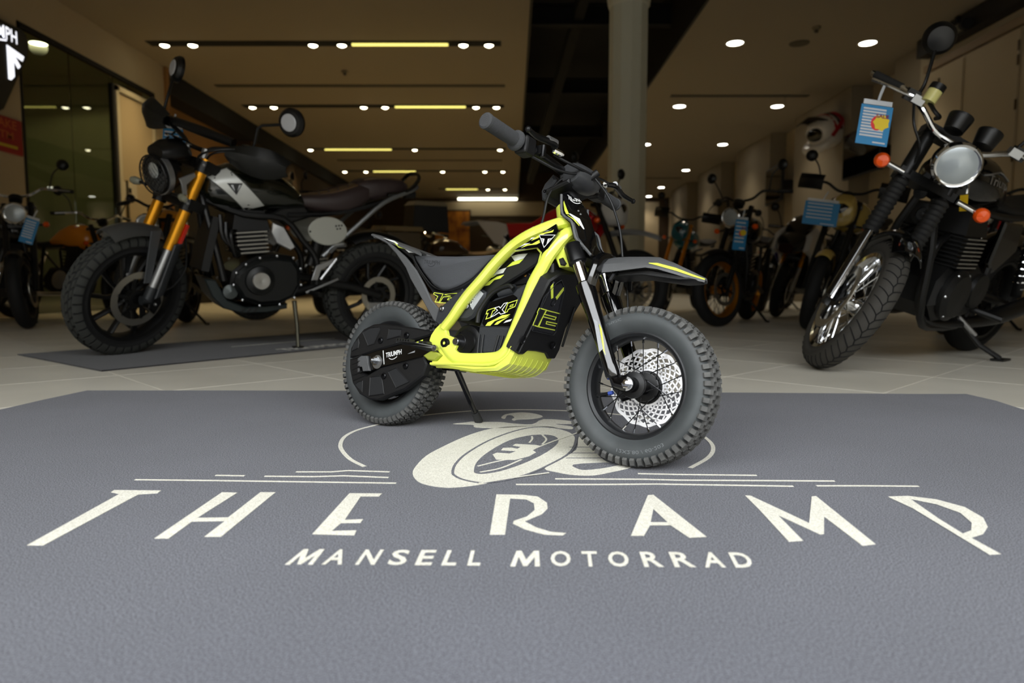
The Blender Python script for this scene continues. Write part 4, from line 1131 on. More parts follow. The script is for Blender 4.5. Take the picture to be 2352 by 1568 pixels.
nb.ribbon([p + pn * .0003 for p in [p12[10], p12[11], p12[12], p12[13]]], .0022, pn, .0005)
obj('number_twelve', nb, m_decy, cov, 0)
for p in poly3('p_bolts'):
    bo = obj('cover_bolt', B().lathe([(.0095, 0), (.0095, .002), (.0075, .003), (.0065, .001), (0, .001)], p - pn * .001, pn, 20), m_bolt, cov)
# radiator-like black body filling the battery bay
obj('battery_box', B().prism([(.44, .205), (.468, .255), (.498, .33), (.52, .385), (.515, .42), (.47, .42), (.45, .37), (.42, .3), (.405, .22)], -.06, .06, .004), m_blk, hero)

# --- motor cover with model lettering
cv = obj('motor_cover', B().prism([(p.x, p.z) for p in poly3('cover')], .055, -.056, .005), m_dgrey, hero)
obj('cover_seam', B().ribbon([V(.3205, -.0562, .2695), V(.4165, -.0562, .2717)], .0018, (0, -1, 0), .0005), m_blk, cv, 0)
gr = poly3('groove')
for i in range(0, 8, 2):
    obj('groove', B().tube([gr[i], gr[i + 1]], .0028, 6), M('groove_grey', (34, 35, 37), .6), cv)
dc = obj('model_decal', B().slab([V(p.x, -.0563, p.z) for p in poly3('decal')], V(0, -.0012, 0)), m_gblk, cv, 0)
def dec(k):
    return [V(p.x, -.0578, p.z) for p in poly3(k)]
b = B()
for k in ('txp_t', 'txp_p'):
    b.ribbon(dec(k), .0018, (0, -1, 0), .0005, True)
b.ribbon(dec('txp_p2'), .0012, (0, -1, 0), .0005, True)
for k in ('txp_f',):
    b.slab(dec(k), V(0, -.0005, 0))
b.slab(dec('txp_h'), V(0, -.0005, 0))
obj('lettering', b, m_decy, dc, 0)
b = B().ribbon(dec('txp_x'), .0018, (0, -1, 0), .0006, True)
b.slab(dec('txp_g'), V(0, -.0005, 0))
obj('lettering', b, m_decw, dc, 0)
# motor
mo = obj('motor', B().lathe([(.03, .05), (.044, .045), (.0455, -.02), (.0455, -.05), (.042, -.056), (.036, -.058), (.03, -.058), (.028, -.062), (.0, -.062)], (.292, 0, .2285), (0, 1, 0), 32), m_sat, hero)
for p in poly3('motor_bolt'):
    obj('bolt', B().lathe([(.006, 0), (.006, .004), (.0035, .004), (.003, .002), (0, .002)], (p.x - .012, -.057, p.z), (0, -1, 0), 12), m_bolt, mo)
obj('shaft', B().cyl((.2745, -.05, .2286), (.2745, -.078, .2286), .009, 16, .001), m_steel, mo)
obj('pinion', B().cyl((.275, -.056, .2286), (.275, -.064, .2286), .02, 16, .001), m_bolt, mo)
pod = obj('controller_pod', B().prism([(p.x, p.z) for p in poly3('pod')], .05, -.057, .006), m_dgrey, hero)
pbd = [V(p.x, -.0572, p.z) for p in poly3('pod_badge')]
bo = obj('pod_badge', B().slab(pbd, V(0, -.001, 0)), m_decg, pod, 0)
b = B()
lettering(b, 'OSET', pbd[0] + V(.002, -.0013, .0), (pbd[1] - pbd[0]) * .92, (pbd[3] - pbd[0]) * -.45 + V(0, 0, 0), bold=.02)
obj('lettering', b, m_decw, bo, 0)
obj('pod_bolt', B().lathe([(.007, 0), (.007, .003), (.005, .004), (.003, .004), (.0025, .002), (0, .002)], (.2812, -.0575, .3171), (0, -1, 0), 16), m_steel, pod)
obj('conduit', B().tube(poly3('conduit'), .0055, 8, smooth=4), m_blk, hero)
obj('collar', B().tube([V(.366, -.045, .352), V(.385, -.045, .357), V(.408, -.045, .3615)], [.012, .0135, .013], 14), m_dgrey, hero)
# spine (battery strap) with flashes
spn = obj('spine_cover', B().prism([(p.x, p.z) for p in poly3('spine')], .04, -.046, .004), m_blk, hero)
sf = poly3('spine_f')
for idx, (a, b_) in enumerate(((0, 5), (5, 9), (9, 14), (14, 21))):
    pts = [V(p.x, -.0463, p.z) for p in sf[a:b_]]
    obj('flash', B().slab(pts, V(0, -.0006, 0)), m_decw if idx in (0, 2) else m_decy, spn, 0)
b = B().slab([V(.3322, -.0471, .3883), V(.345, -.0471, .3955), V(.352, -.0471, .396), V(.3405, -.0471, .3895)], V(0, -.0004, 0))
obj('flash_tip', b, m_decy, spn, 0)
ip = obj('inner_panel', B().prism([(p.x, p.z) for p in poly3('inner_plate')], .03, -.03, .003), m_sat, hero)
sl = poly3('spec_label')
lo = B().ribbon([V(p.x, -.0304, p.z) for p in sl], .0011, (0, -1, 0), .0004, True)
for i in range(7):
    t0_, t1_ = .16 + .1 * i, .2 + .1 * i
    a_ = sl[4] + (sl[3] - sl[4]) * (t0_)
    b2 = sl[0] + (sl[1] - sl[0]) * (t0_)
    c_ = a_.lerp(b2, .12)
    d_ = a_.lerp(b2, .9)
    lo.ribbon([V(c_.x, -.0304, c_.z), V(d_.x, -.0304, d_.z)], .0012, (0, -1, 0), .0003)
obj('spec_label', lo, M('label_grey', (74, 75, 78), .5), ip, 0)
obj('warning_label', B().slab([V(p.x, -.0304, p.z) for p in poly3('warn')], V(0, -.0005, 0)), M('warn_orange', (170, 120, 50), .5), ip, 0)

# --- seat and tail
st = poly3('seat')
sx = [(p.x, p.z) for p in st]
seat = obj('seat', B().prism(sx, .05, -.058, .009), m_seat, hero, 50)
obj('piping', B().tube([V(x, -.0585, z) for x, z in sx[5:]], .0016, 6, smooth=3), m_blk, seat)
b = B()
lettering(b, 'TRIUMPH', (.1215, -.0585, .4245), (.054, 0, -.004), (.0015, 0, .0105))
b.ribbon([V(.137 + .003 * i, -.0583, .4215 - .0045 * math.sin(PI * i / 8)) for i in range(9)], .0012, (0, -1, 0), .0004)
obj('seat_lettering', b, M('seat_emboss', (44, 45, 48), .7), seat, 0)
for s in (1, -1):
    pst = [(p.x, p.z) for p in poly3('strip')]
    so = obj('side_panel', B().prism(pst, s * -.05, s * -.059, .003), m_grey, hero)
fs_ = [(p.x, p.z) for p in poly3('fender_side')]
tl_ = obj('tail_unit', B().prism(fs_, .046, -.0545, .003), m_blk, hero)
# tail top shell
rows_ = []
for (x, z) in ((-.152, .53), (-.11, .5205), (-.05, .503), (.012, .4845), (.072, .4645)):
    w = .022 + (x + .152) * .16
    rows_.append([V(x + .058, -w - .02, z - .019), V(x + .03, -w, z - .006), V(x, 0, z), V(x + .03, w, z - .006), V(x + .058, w + .02, z - .019)])
obj('rear_mudguard', B().grid(rows_, thick=V(0, 0, -.006)), m_grey, hero)
ff_ = poly3('fflash')
for i, (a, b_) in enumerate(((0, 4), (4, 8), (8, 11))):
    obj('flash', B().slab([V(p.x, -.0598, p.z) for p in ff_[a:b_]], V(0, -.0006, 0)), m_decy if i == 1 else m_decw, tl_, 0)
for s in (1,):
    ps = [(p.x, p.z) for p in poly3('strap')]
    sto = obj('seat_strap', B().prism(ps, -.056, -.064, .003), m_dgrey, hero)
    obj('strap_bolt', B().lathe([(.0078, 0), (.0078, .002), (.006, .004), (.003, .004), (.0025, .002), (0, .002)], (.208, -.0645, .3085), (0, -1, 0), 16), m_steel, sto)
b = B()
b.ribbon([V(p.x, -.0553, p.z) for p in poly3('twelve_a')], .0017, (0, -1, 0), .0005, True)
b.ribbon([V(p.x, -.0553, p.z) for p in poly3('twelve_b')], .0017, (0, -1, 0), .0005, True)
obj('number_twelve', b, m_decy, tl_, 0)

# --- swing arm and chain guard
sw = [(p.x, p.z) for p in poly3('swing')]
swing = obj('swingarm', B().prism(sw, -.048, -.068, .003), m_gblk, hero)
obj('swingarm', B().prism(sw, .048, .066, .003), m_gblk, hero)
obj('cross_tube', B().cyl((.2, -.06, .226), (.2, .06, .226), .013, 12), m_gblk, hero)
for k in ('guard_up', 'guard_lo'):
    g = [(p.x, p.z) for p in poly3(k)]
    go = obj('chain_guard', B().prism(g, -.05, -.0735, .004), m_blk, hero)
    for j in ('1', '2', '3'):
        kk = ('pan_u' if k == 'guard_up' else 'pan_l') + j
        pp_ = [V(p.x, -.0735, p.z) for p in poly3(kk)]
        c_ = sum(pp_, V(0, 0, 0)) / len(pp_)
        obj('recess', B().slab([V(p.x, -.0739, p.z) for p in pp_], V(0, -.0008, 0)), M('recess_grey', (34, 35, 37), .5), go, 0)
        obj('recess_rim', B().tube([V(p.x, -.0738, p.z) for p in pp_], .0018, 6, closed=True), m_blk, go)
    sl_ = poly3('slot')
    for j in range(0, 10, 2):
        if (j < 2) == (k == 'guard_up'):
            obj('slot', B().tube([V(sl_[j].x + .006, -.0737, sl_[j].z), V(sl_[j + 1].x, -.0737, sl_[j + 1].z)], .0024, 6), M('slot_black', (4, 4, 4), .8), go)
gbs = poly3('guard_bolt')
for p in gbs:
    obj('guard_bolt', B().lathe([(.0085, 0), (.0085, .003), (.0065, .005), (.0045, .005), (.004, .001), (0, .001)], (p.x, -.0735, p.z), (0, -1, 0), 18), m_bolt, swing)
br = [(p.x, p.z) for p in poly3('bracket')]
obj('axle_bracket', B().prism(br, -.068, -.0755, .001), m_grey, swing)
obj('axle_nut', B().lathe([(.0125, 0), (.0125, .003), (.0085, .003), (.0085, .01), (.0075, .011), (.0045, .011), (.0045, .016), (.003, .017), (0, .017)], (.006, -.0705, .165), (0, -1, 0), 6), m_steel, swing, 20)
obj('axle_scale', B().lathe([(.018, 0), (.018, .001), (.0, .001)], (.012, -.0695, .1625), (0, -1, 0), 24), m_alu, swing)
b = B()
la = poly3('label')
lettering(b, 'TRIUMPH', V(la[0].x, -.0686, la[0].z - .006), V(la[1].x - la[0].x, 0, la[1].z - la[0].z), V(-.002, 0, .0125), bold=.025)
b.ribbon([V(la[0].x + .012 + .0035 * i, -.0684, la[0].z - .0065 + .0008 * i - .005 * math.sin(PI * i / 8)) for i in range(9)], .0016, (0, -1, 0), .0004)
lbp = poly3('label_bar')
b.ribbon([V(p.x, -.0684, p.z) for p in lbp], .0022, (0, -1, 0), .0004)
obj('lettering', b, m_decw, swing, 0)
tr = poly3('tri')
obj('flash', B().slab([V(p.x, -.0683, p.z) for p in tr[:3]], V(0, -.0005, 0)), m_decg, swing, 0)
obj('flash', B().slab([V(p.x, -.0683, p.z) for p in tr[3:]], V(0, -.0005, 0)), m_decy, swing, 0)
# foot pegs with serrated tops
pg = poly3('peg')
for s in (1, -1):
    y = s * -.1
    b = B()
    b.slab([V(.199, s * -.074, .199), V(.222, s * -.074, .206), V(.214, s * -.078, .214), V(.196, s * -.12, .216), V(.15, s * -.132, .2165), V(.128, s * -.12, .2145), V(.13, s * -.112, .2095), V(.165, s * -.108, .2075)], V(0, s * -.012, .0), .002)
    for i in range(9):
        x = .132 + .0088 * i
        b.box((x, s * -.122 + (s * .004 * i if i > 5 else 0), .2195), (.004, .016, .006))
    peg = obj('foot_peg', b, M('peg_metal', (72, 72, 72), .4, .8), hero)
    obj('peg_bolt', B().lathe([(.008, 0), (.008, .006), (.004, .0065), (0, .0065)], (.2185, s * -.082, .2085), (0, -s, 0), 14), m_steel, peg)
    pm = [(p.x, p.z) for p in poly3('peg_mount')]
    obj('peg_bracket', B().prism(pm, s * -.066, s * -.084, .003), m_gblk if s == -1 else M('peg_bracket', (150, 158, 60), .4), hero)
# stand
sf_ = Vector(H['stand_foot'][0])
top = V(.1985, .03, .168)
stn = obj('side_stand', B().tube([top, top.lerp(sf_, .86)], .0078, 12), m_gblk, hero)
obj('stand_foot', B().tube([top.lerp(sf_, .8), sf_ + (top - sf_).normalized() * .004], [.0105, .0118], 14), M('foot_rubber', (52, 53, 54), .8), stn)
obj('stand_bracket', B().box((.2, .02, .17), (.045, .05, .02)), m_gblk, hero, 0, .003)

# --- fork
for s in (1, -1):
    y = s * -.06
    ax = V(.136, 0, -.27).normalized()
    tp_ = V(.5835, y, .4545)
    def on(z):
        return tp_ + ax * ((tp_.z - z) / -ax.z) * 1.0
    o_ = -.022 if True else 0
    A_ = V(.5622, y, .455)
    Bt = V(.6935, y, .177)
    dv = (Bt - A_).normalized()
    obj('fork_cover', B().tube([A_ - dv * .004, A_, A_ + dv * .04, A_ + dv * .043], [.018, .0205, .0205, .017], 24), m_sat, hero)
    obj('stanchion', B().cyl(A_ + dv * .03, A_ + dv * .11, .0138, 20), m_chr, hero)
    leg = obj('fork_leg', B().tube([A_ + dv * .09, A_ + dv * .094, A_ + dv * .12, A_ + dv * .16, A_ + dv * .28, A_ + dv * .3, Bt], [.017, .0205, .0205, .0175, .0155, .0165, .0145], 20), m_gblk, hero)
    obj('dropout', B().tube([Bt - dv * .012, V(.7, y, .168), V(.714, y, .166), V(.724, y, .166)], [.011, .014, .016, .0165], 12, flat=.5), m_gblk, leg)
    if s == 1:
        f1 = A_ + dv * .2
        f2 = A_ + dv * .25
        out = V(0, -.0163, 0)
        obj('leg_flash_glint', B().slab([f1 + out + V(.008, .0, .01), f1 + out + V(.013, .004, 0), f2 + out + V(.009, .002, -.01), f2 + out + V(.003, 0, 0)], V(0, -.0008, 0)), m_decy, leg, 0)
        obj('leg_flash_glint', B().slab([f1 + out + V(-.006, 0, .02), f1 + out + V(.004, 0, .014), f2 + out + V(.002, 0, .004), f2 + out + V(-.006, 0, -.004)], V(0, -.0008, 0)), m_decg, leg, 0)  # grey patch paints a reflection onto the fork leg
obj('fork_arch', B().tube([V(.612, -.06, .362), V(.622, -.056, .405), V(.6225, -.042, .428), V(.6225, 0, .437), V(.6225, .042, .428), V(.622, .056, .405), V(.612, .06, .362)], [.013, .0125, .0125, .012, .0125, .0125, .013], 10, smooth=4, flat=1.2), m_gblk, hero)
obj('bottom_yoke', B().prism([(.54, .428), (.58, .438), (.576, .455), (.537, .446)], -.05, .05, .004), m_blk, hero)
obj('axle', B().cyl((.724, -.07, .166), (.724, .066, .166), .006, 12), m_steel, hero)
# caliper on the far fork leg
cal = obj('brake_caliper', B().prism([(.645, .155), (.672, .13), (.7, .142), (.705, .165), (.68, .19), (.65, .185)], .03, .056, .005), m_sat, hero)
obj('brake_hose', B().tube([(.636, .05, .45), (.648, .052, .38), (.66, .05, .3), (.668, .05, .22), (.672, .05, .18)], .0026, 8, smooth=4), m_blk, hero)
for s in (1, -1):
    obj('reflector_bracket', B().tube([(.655, s * -.05, .38), (.66, s * -.035, .405)], .005, 6), m_sat, hero)

# --- number plate
ra, rm, rc_ = poly3('np_r'), poly3('np_m'), poly3('np_c')
rows_ = []
for a, m_, c in zip(ra, rm, rc_):
    rows_.append([a, m_, c, V(m_.x, -m_.y, m_.z), V(a.x, -a.y, a.z)])
npl = obj('number_plate', B().grid(rows_, thick=V(-.004, 0, -.002)), m_gblk, hero, 60)
bd_ = [p + V(.001, -.0012, 0) for p in ra]
obj('plate_border', B().tube(bd_, .0032, 6, smooth=3), m_grey, npl)
obj('plate_border', B().tube(mirror(bd_), .0032, 6, smooth=3), m_grey, npl)
side = B().grid([[a + V(.0015, -.002, 0), a.lerp(m_, .36) + V(.0015, -.002, 0)] for a, m_ in zip(ra[2:], rm[2:])], thick=V(.0, .001, 0))
obj('plate_side', side, m_grey, npl)
def npp(u, v):   # u 0 right edge .. 1 centre, v 0..5 down the plate
    i = min(int(v), 4)
    t = v - i
    def lerp3(r):
        return r[i].lerp(r[i + 1], t)
    if u < .5:
        return lerp3(ra).lerp(lerp3(rm), u * 2) + V(.003, -.003, .001)
    return lerp3(rm).lerp(lerp3(rc_), u * 2 - 1) + V(.004, -.0035, .002)
b = B()
vs, fs, _ = glyph('TRIUMPH', .02)
b.add([npp(.5 + .48 * v.x, .42 + .42 * v.x - .24 * v.y) for v in vs], fs)
b.ribbon([npp(.6 + .045 * i, .5 + .05 * i + .1 * math.sin(PI * i / 7)) for i in range(8)], .0015, (.8, -.5, .2), .0005)
obj('lettering', b, m_decw, npl, 0)
b = B()
b.grid([[npp(.1, .5), npp(.16, .4)], [npp(.14, .9), npp(.34, .9)], [npp(.12, 1.2), npp(.3, 1.25)]])
b.grid([[npp(.12, 1.3), npp(.18, 1.3)], [npp(.25, 1.75), npp(.42, 1.7)], [npp(.42, 2.2), npp(.46, 2.15)]])
obj('flash', b, m_decy, npl, 0)
b = B().grid([[npp(.3, 1.2), npp(.4, 1.2)], [npp(.45, 1.8), npp(.6, 1.75)], [npp(.56, 2.5), npp(.6, 2.5)]])
obj('flash', b, m_decw, npl, 0)
obj('plate_screw', B().ball(npp(.72, 1.25), .003, 8), m_steel, npl)
obj('plate_screw', B().ball(npp(.72, 1.5), .003, 8), m_steel, npl)

# --- front mudguard
e, u_, t_ = poly3('ff_edge'), poly3('ff_up'), poly3('ff_top')
rows_ = []
n_ = len(e)
for i, (a, m_, c) in enumerate(zip(e, u_, t_)):
    k = 1 if i < n_ - 3 else (n_ - 1 - i) / 3 * .75 + .25 if i < n_ - 1 else .12
    ys = [-.05 * k, -.045 * k, 0]
    aa, mm = V(a.x - .0 * (1 - k), -.05 * k, a.z), V(m_.x, -.045 * k, m_.z)
    if i == n_ - 1:
        aa, mm, c = V(.846, -.008, .39), V(.846, -.006, .3925), V(.8465, 0, .3945)
    rows_.append([aa, mm, V(c.x * .35 + mm.x * .65, -.026 * k, c.z * .6 + mm.z * .4 + .001), c, V(c.x * .35 + mm.x * .65, .026 * k, c.z * .6 + mm.z * .4 + .001), V(mm.x, -mm.y, mm.z), V(aa.x, -aa.y, aa.z)])
fmd = obj('front_mudguard', B().grid(rows_, thick=V(0, 0, -.005)), m_grey, hero, 25)
b = B()
sid = []
for i in range(3, n_ - 1):
    a, m_ = rows_[i][0], rows_[i][1]
    f0 = .25 if i > 3 else .75
    f1 = .95 if i < n_ - 1 else .9
    sid.append([a.lerp(m_, f0) + V(0, -.0012, .0003), a.lerp(m_, f1) + V(0, -.0012, .0003)])
sid.append([rows_[-1][0] + V(0, -.001, 0), rows_[-1][1] + V(0, -.001, 0)])
b.grid(sid, thick=V(0, .0006, 0))
obj('mudguard_stripe', b, m_decy, fmd, 0)
obj('mudguard_bolt', B().ball((.6145, -.03, .441), .006, 10), m_steel, fmd)
obj('mudguard_underside', B().prism([(.63, .402), (.73, .4085), (.8, .396), (.835, .387), (.8, .385), (.72, .396), (.64, .393)], -.03, .03, .002), m_blk, fmd)

# --- handlebar and controls
barp = [V(.4667, -.29, .6604), V(.4715, -.175, .6568), V(.487, -.125, .6495), V(.499, -.08, .6405), V(.5005, -.035, .637), V(.5005, 0, .6365), V(.5005, .035, .637), V(.499, .08, .6405), V(.487, .125, .6495), V(.4715, .175, .6568), V(.4667, .29, .6604)]
hb = obj('handlebar', B().tube(barp, .0105, 12, smooth=4), m_sat, hero)
obj('riser', B().box((.4995, 0, .618), (.03, .06, .035)), m_sat, hero, 0, .004)
obj('top_yoke', B().prism([(.47, .583), (.53, .604), (.528, .615), (.468, .594)], -.055, .055, .004), m_blk, hero)
obj('stem', B().tube([V(.49, 0, .61), V(.512, 0, .56)], .022, 16), m_blk, hero)
rib_ = M('grip_rubber', (74, 75, 77), .75, bump=(900, .8))
for s in (-1, 1):
    g0, g1 = V(.4667, s * .293, .6605), V(.4712, s * .185, .6572)
    dv = (g1 - g0).normalized()
    gp_ = [g0 - dv * .003, g0, g0 + dv * .006, g0 + dv * .008, g0 + dv * .009, g0 + dv * .095, g0 + dv * .098, g0 + dv * .101, g0 + dv * .106, g0 + dv * .109]
    rr = [.0135, .0172, .0172, .0145, .0155, .0158, .0205, .0225, .0225, .016]
    grip = obj('grip', B().tube(gp_, rr, 24), rib_, hero)
    rg = B()
    for i in range(26):
        c = g0 + dv * (.014 + .003 * i)
        rg.tube([c + (V(.0, 0, 0)), c + dv * .0012], .0162, 24)
    obj('grip_ribs', rg, rib_, grip)
    sw_ = obj('switch_housing', B().box(g0 + dv * .13 + V(.006, 0, -.004), (.034, .038, .04)), m_blk, hero, 0, .006)
    if s == -1:
        obj('switch_label', B().box(g0 + dv * .122 + V(-.0105, 0, -.008), (.001, .008, .013)), m_decw, sw_, 0)
        obj('switch_button', B().cyl(g0 + dv * .136 + V(-.011, 0, -.014), g0 + dv * .136 + V(-.015, 0, -.014), .003, 10), m_steel, sw_)
    pc = g0 + dv * .165 + V(.022, 0, -.002)
    per = obj('lever_perch', B().box(pc - V(.008, 0, 0), (.03, .022, .018)).cyl(pc + V(.006, 0, -.014), pc + V(.006, 0, .012), .0055, 10), m_sat, hero)
    obj('perch_bolt', B().ball(pc + V(-.02, 0, -.006), .0045, 8), m_steel, per)
    lv = [pc + V(.032, s * -.0, .004), pc + V(.045, s * .012, .004), pc + V(.042, s * .04, .003), pc + V(.038, s * .075, .0), pc + V(.046, s * .118, -.003)]
    lo_ = obj('brake_lever', B().tube(lv, [.006, .0068, .0072, .0066, .0052], 10, smooth=4), m_gblk if 0 else M('lever_black', (20, 20, 21), .25, .5), hero)
    obj('lever_blade', B().tube([lv[1] + V(0, 0, .004), lv[2] + V(.0, 0, .004)], [.0078, .0078], 12), m_alu, lo_)
    obj('lever_tip', B().ball(lv[-1], .0068, 10), m_sat, lo_)
    obj('adjuster', B().tube([pc + V(.03, -s * .004, 0), pc + V(.036, -s * .022, -.002), pc + V(.04, -s * .03, -.003)], [.006, .0075, .004], 8), m_chr, per)
cab = [[(.517, -.108, .651), (.53, -.095, .643), (.548, -.06, .636), (.556, -.02, .635), (.5583, 0, .6343)],
       [(.489, -.15, .634), (.5033, -.13, .6274), (.5194, -.1, .6204), (.5347, -.06, .6226), (.55, -.02, .6346), (.5583, 0, .6343)],
       [p for p in H['cable3']], [p for p in H['cable4']] , [(.5583, 0, .6343), (.5609, .05, .6392), (.549, .09, .6455), (.522, .108, .65)]]
for i, c in enumerate(cab):
    obj('cable', B().tube(c, .0032 if i < 3 else .0028, 8, smooth=5), m_blk if i < 4 else m_sat, hero)
obj('cable_clamp', B().tube([(.55, -.004, .626), (.568, .004, .643)], .0085, 12), m_blk, hero)
# crossbar pad: a chunky grey cushion in front of the clamp
pd = []
for i in range(9):
    y = -.045 + .1 * i / 8
    k = .72 + .28 * math.sin(PI * i / 8) ** .5
    pd.append([V(.524 + .036 * k * math.cos(a), y, .63 + .031 * k * math.sin(a)) for a in [2 * PI * j / 16 for j in range(16)]])
bp_ = B()
vs = [p for r in pd for p in r]
fs = []
for i in range(8):
    for j in range(16):
        k = (j + 1) % 16
        fs.append((i * 16 + j, i * 16 + k, (i + 1) * 16 + k, (i + 1) * 16 + j))
fs += [tuple(range(16)), tuple(128 + j for j in range(16))]
obj('bar_pad', bp_.add(vs, fs), M('pad_grey', (58, 59, 61), .35), hero)
dp = [(p.x, p.z) for p in poly3('display')]
dsp = obj('display_unit', B().prism(dp, -.045, .035, .005), m_dgrey, hero)
obj('display_screw', B().ball((.462, -.046, .592), .004, 8), m_bolt, dsp)
# ---------------------------------------------------------------- full-size motorcycles: shared builders
m_tyre = M('moto_tyre', (26, 26, 26), .7, spec=.3)
m_mblk = M('moto_black', (9, 9, 9), .4)
m_mgls = M('moto_gloss', (6, 6, 6), .12, coat=.6)
m_eng = M('engine_black', (14, 14, 14), .45, .2)
m_fin = M('fin_edge', (170, 168, 160), .35, .8)
m_gold = M('fork_gold', (214, 146, 30), .28, .75)
m_amber = M('amber_lens', (232, 84, 14), .15, coat=.5)
m_redl = M('red_lens', (190, 30, 14), .15, coat=.5)
m_bulb = M('lamp_reflector', (205, 212, 215), .1, .7)
m_lens = M('lamp_lens', (164, 172, 176), .3, .3, coat=.5)
m_mirr = M('mirror_back', (190, 192, 196), .3, .2)
GRP = 'motorcycles lined up in the showroom'

class Moto:
    def __init__(s, name, label, rear, heading, lean, wb=1.43, Rf=.32, Rr=.32, rake=R(24), trail=.105, steer=0.):
        s.root = thing(name, label, 'motorcycle', bike_matrix(rear, heading, lean, FZ + .001), GRP)
        s.wb, s.Rf, s.Rr, s.rake = wb, Rf, Rr, rake
        A = V(wb + trail, 0, 0)
        k = V(-math.sin(rake), 0, math.cos(rake))
        s.S = Matrix.Translation(A) @ Matrix.Rotation(steer, 4, k) @ Matrix.Translation(-A)
        s.k = k
        s.tw = Matrix.Identity(4)
    def h(s):
        return B(s.S @ s.tw)
    def f(s):
        return B(s.S)
    def p(s, name, b, mat, parent=None, sm=35):
        return obj(name, b, mat, parent or s.root, sm)
    def fx(s, z, off=0.):
        return s.wb - (z - s.Rf) * math.tan(s.rake) + off

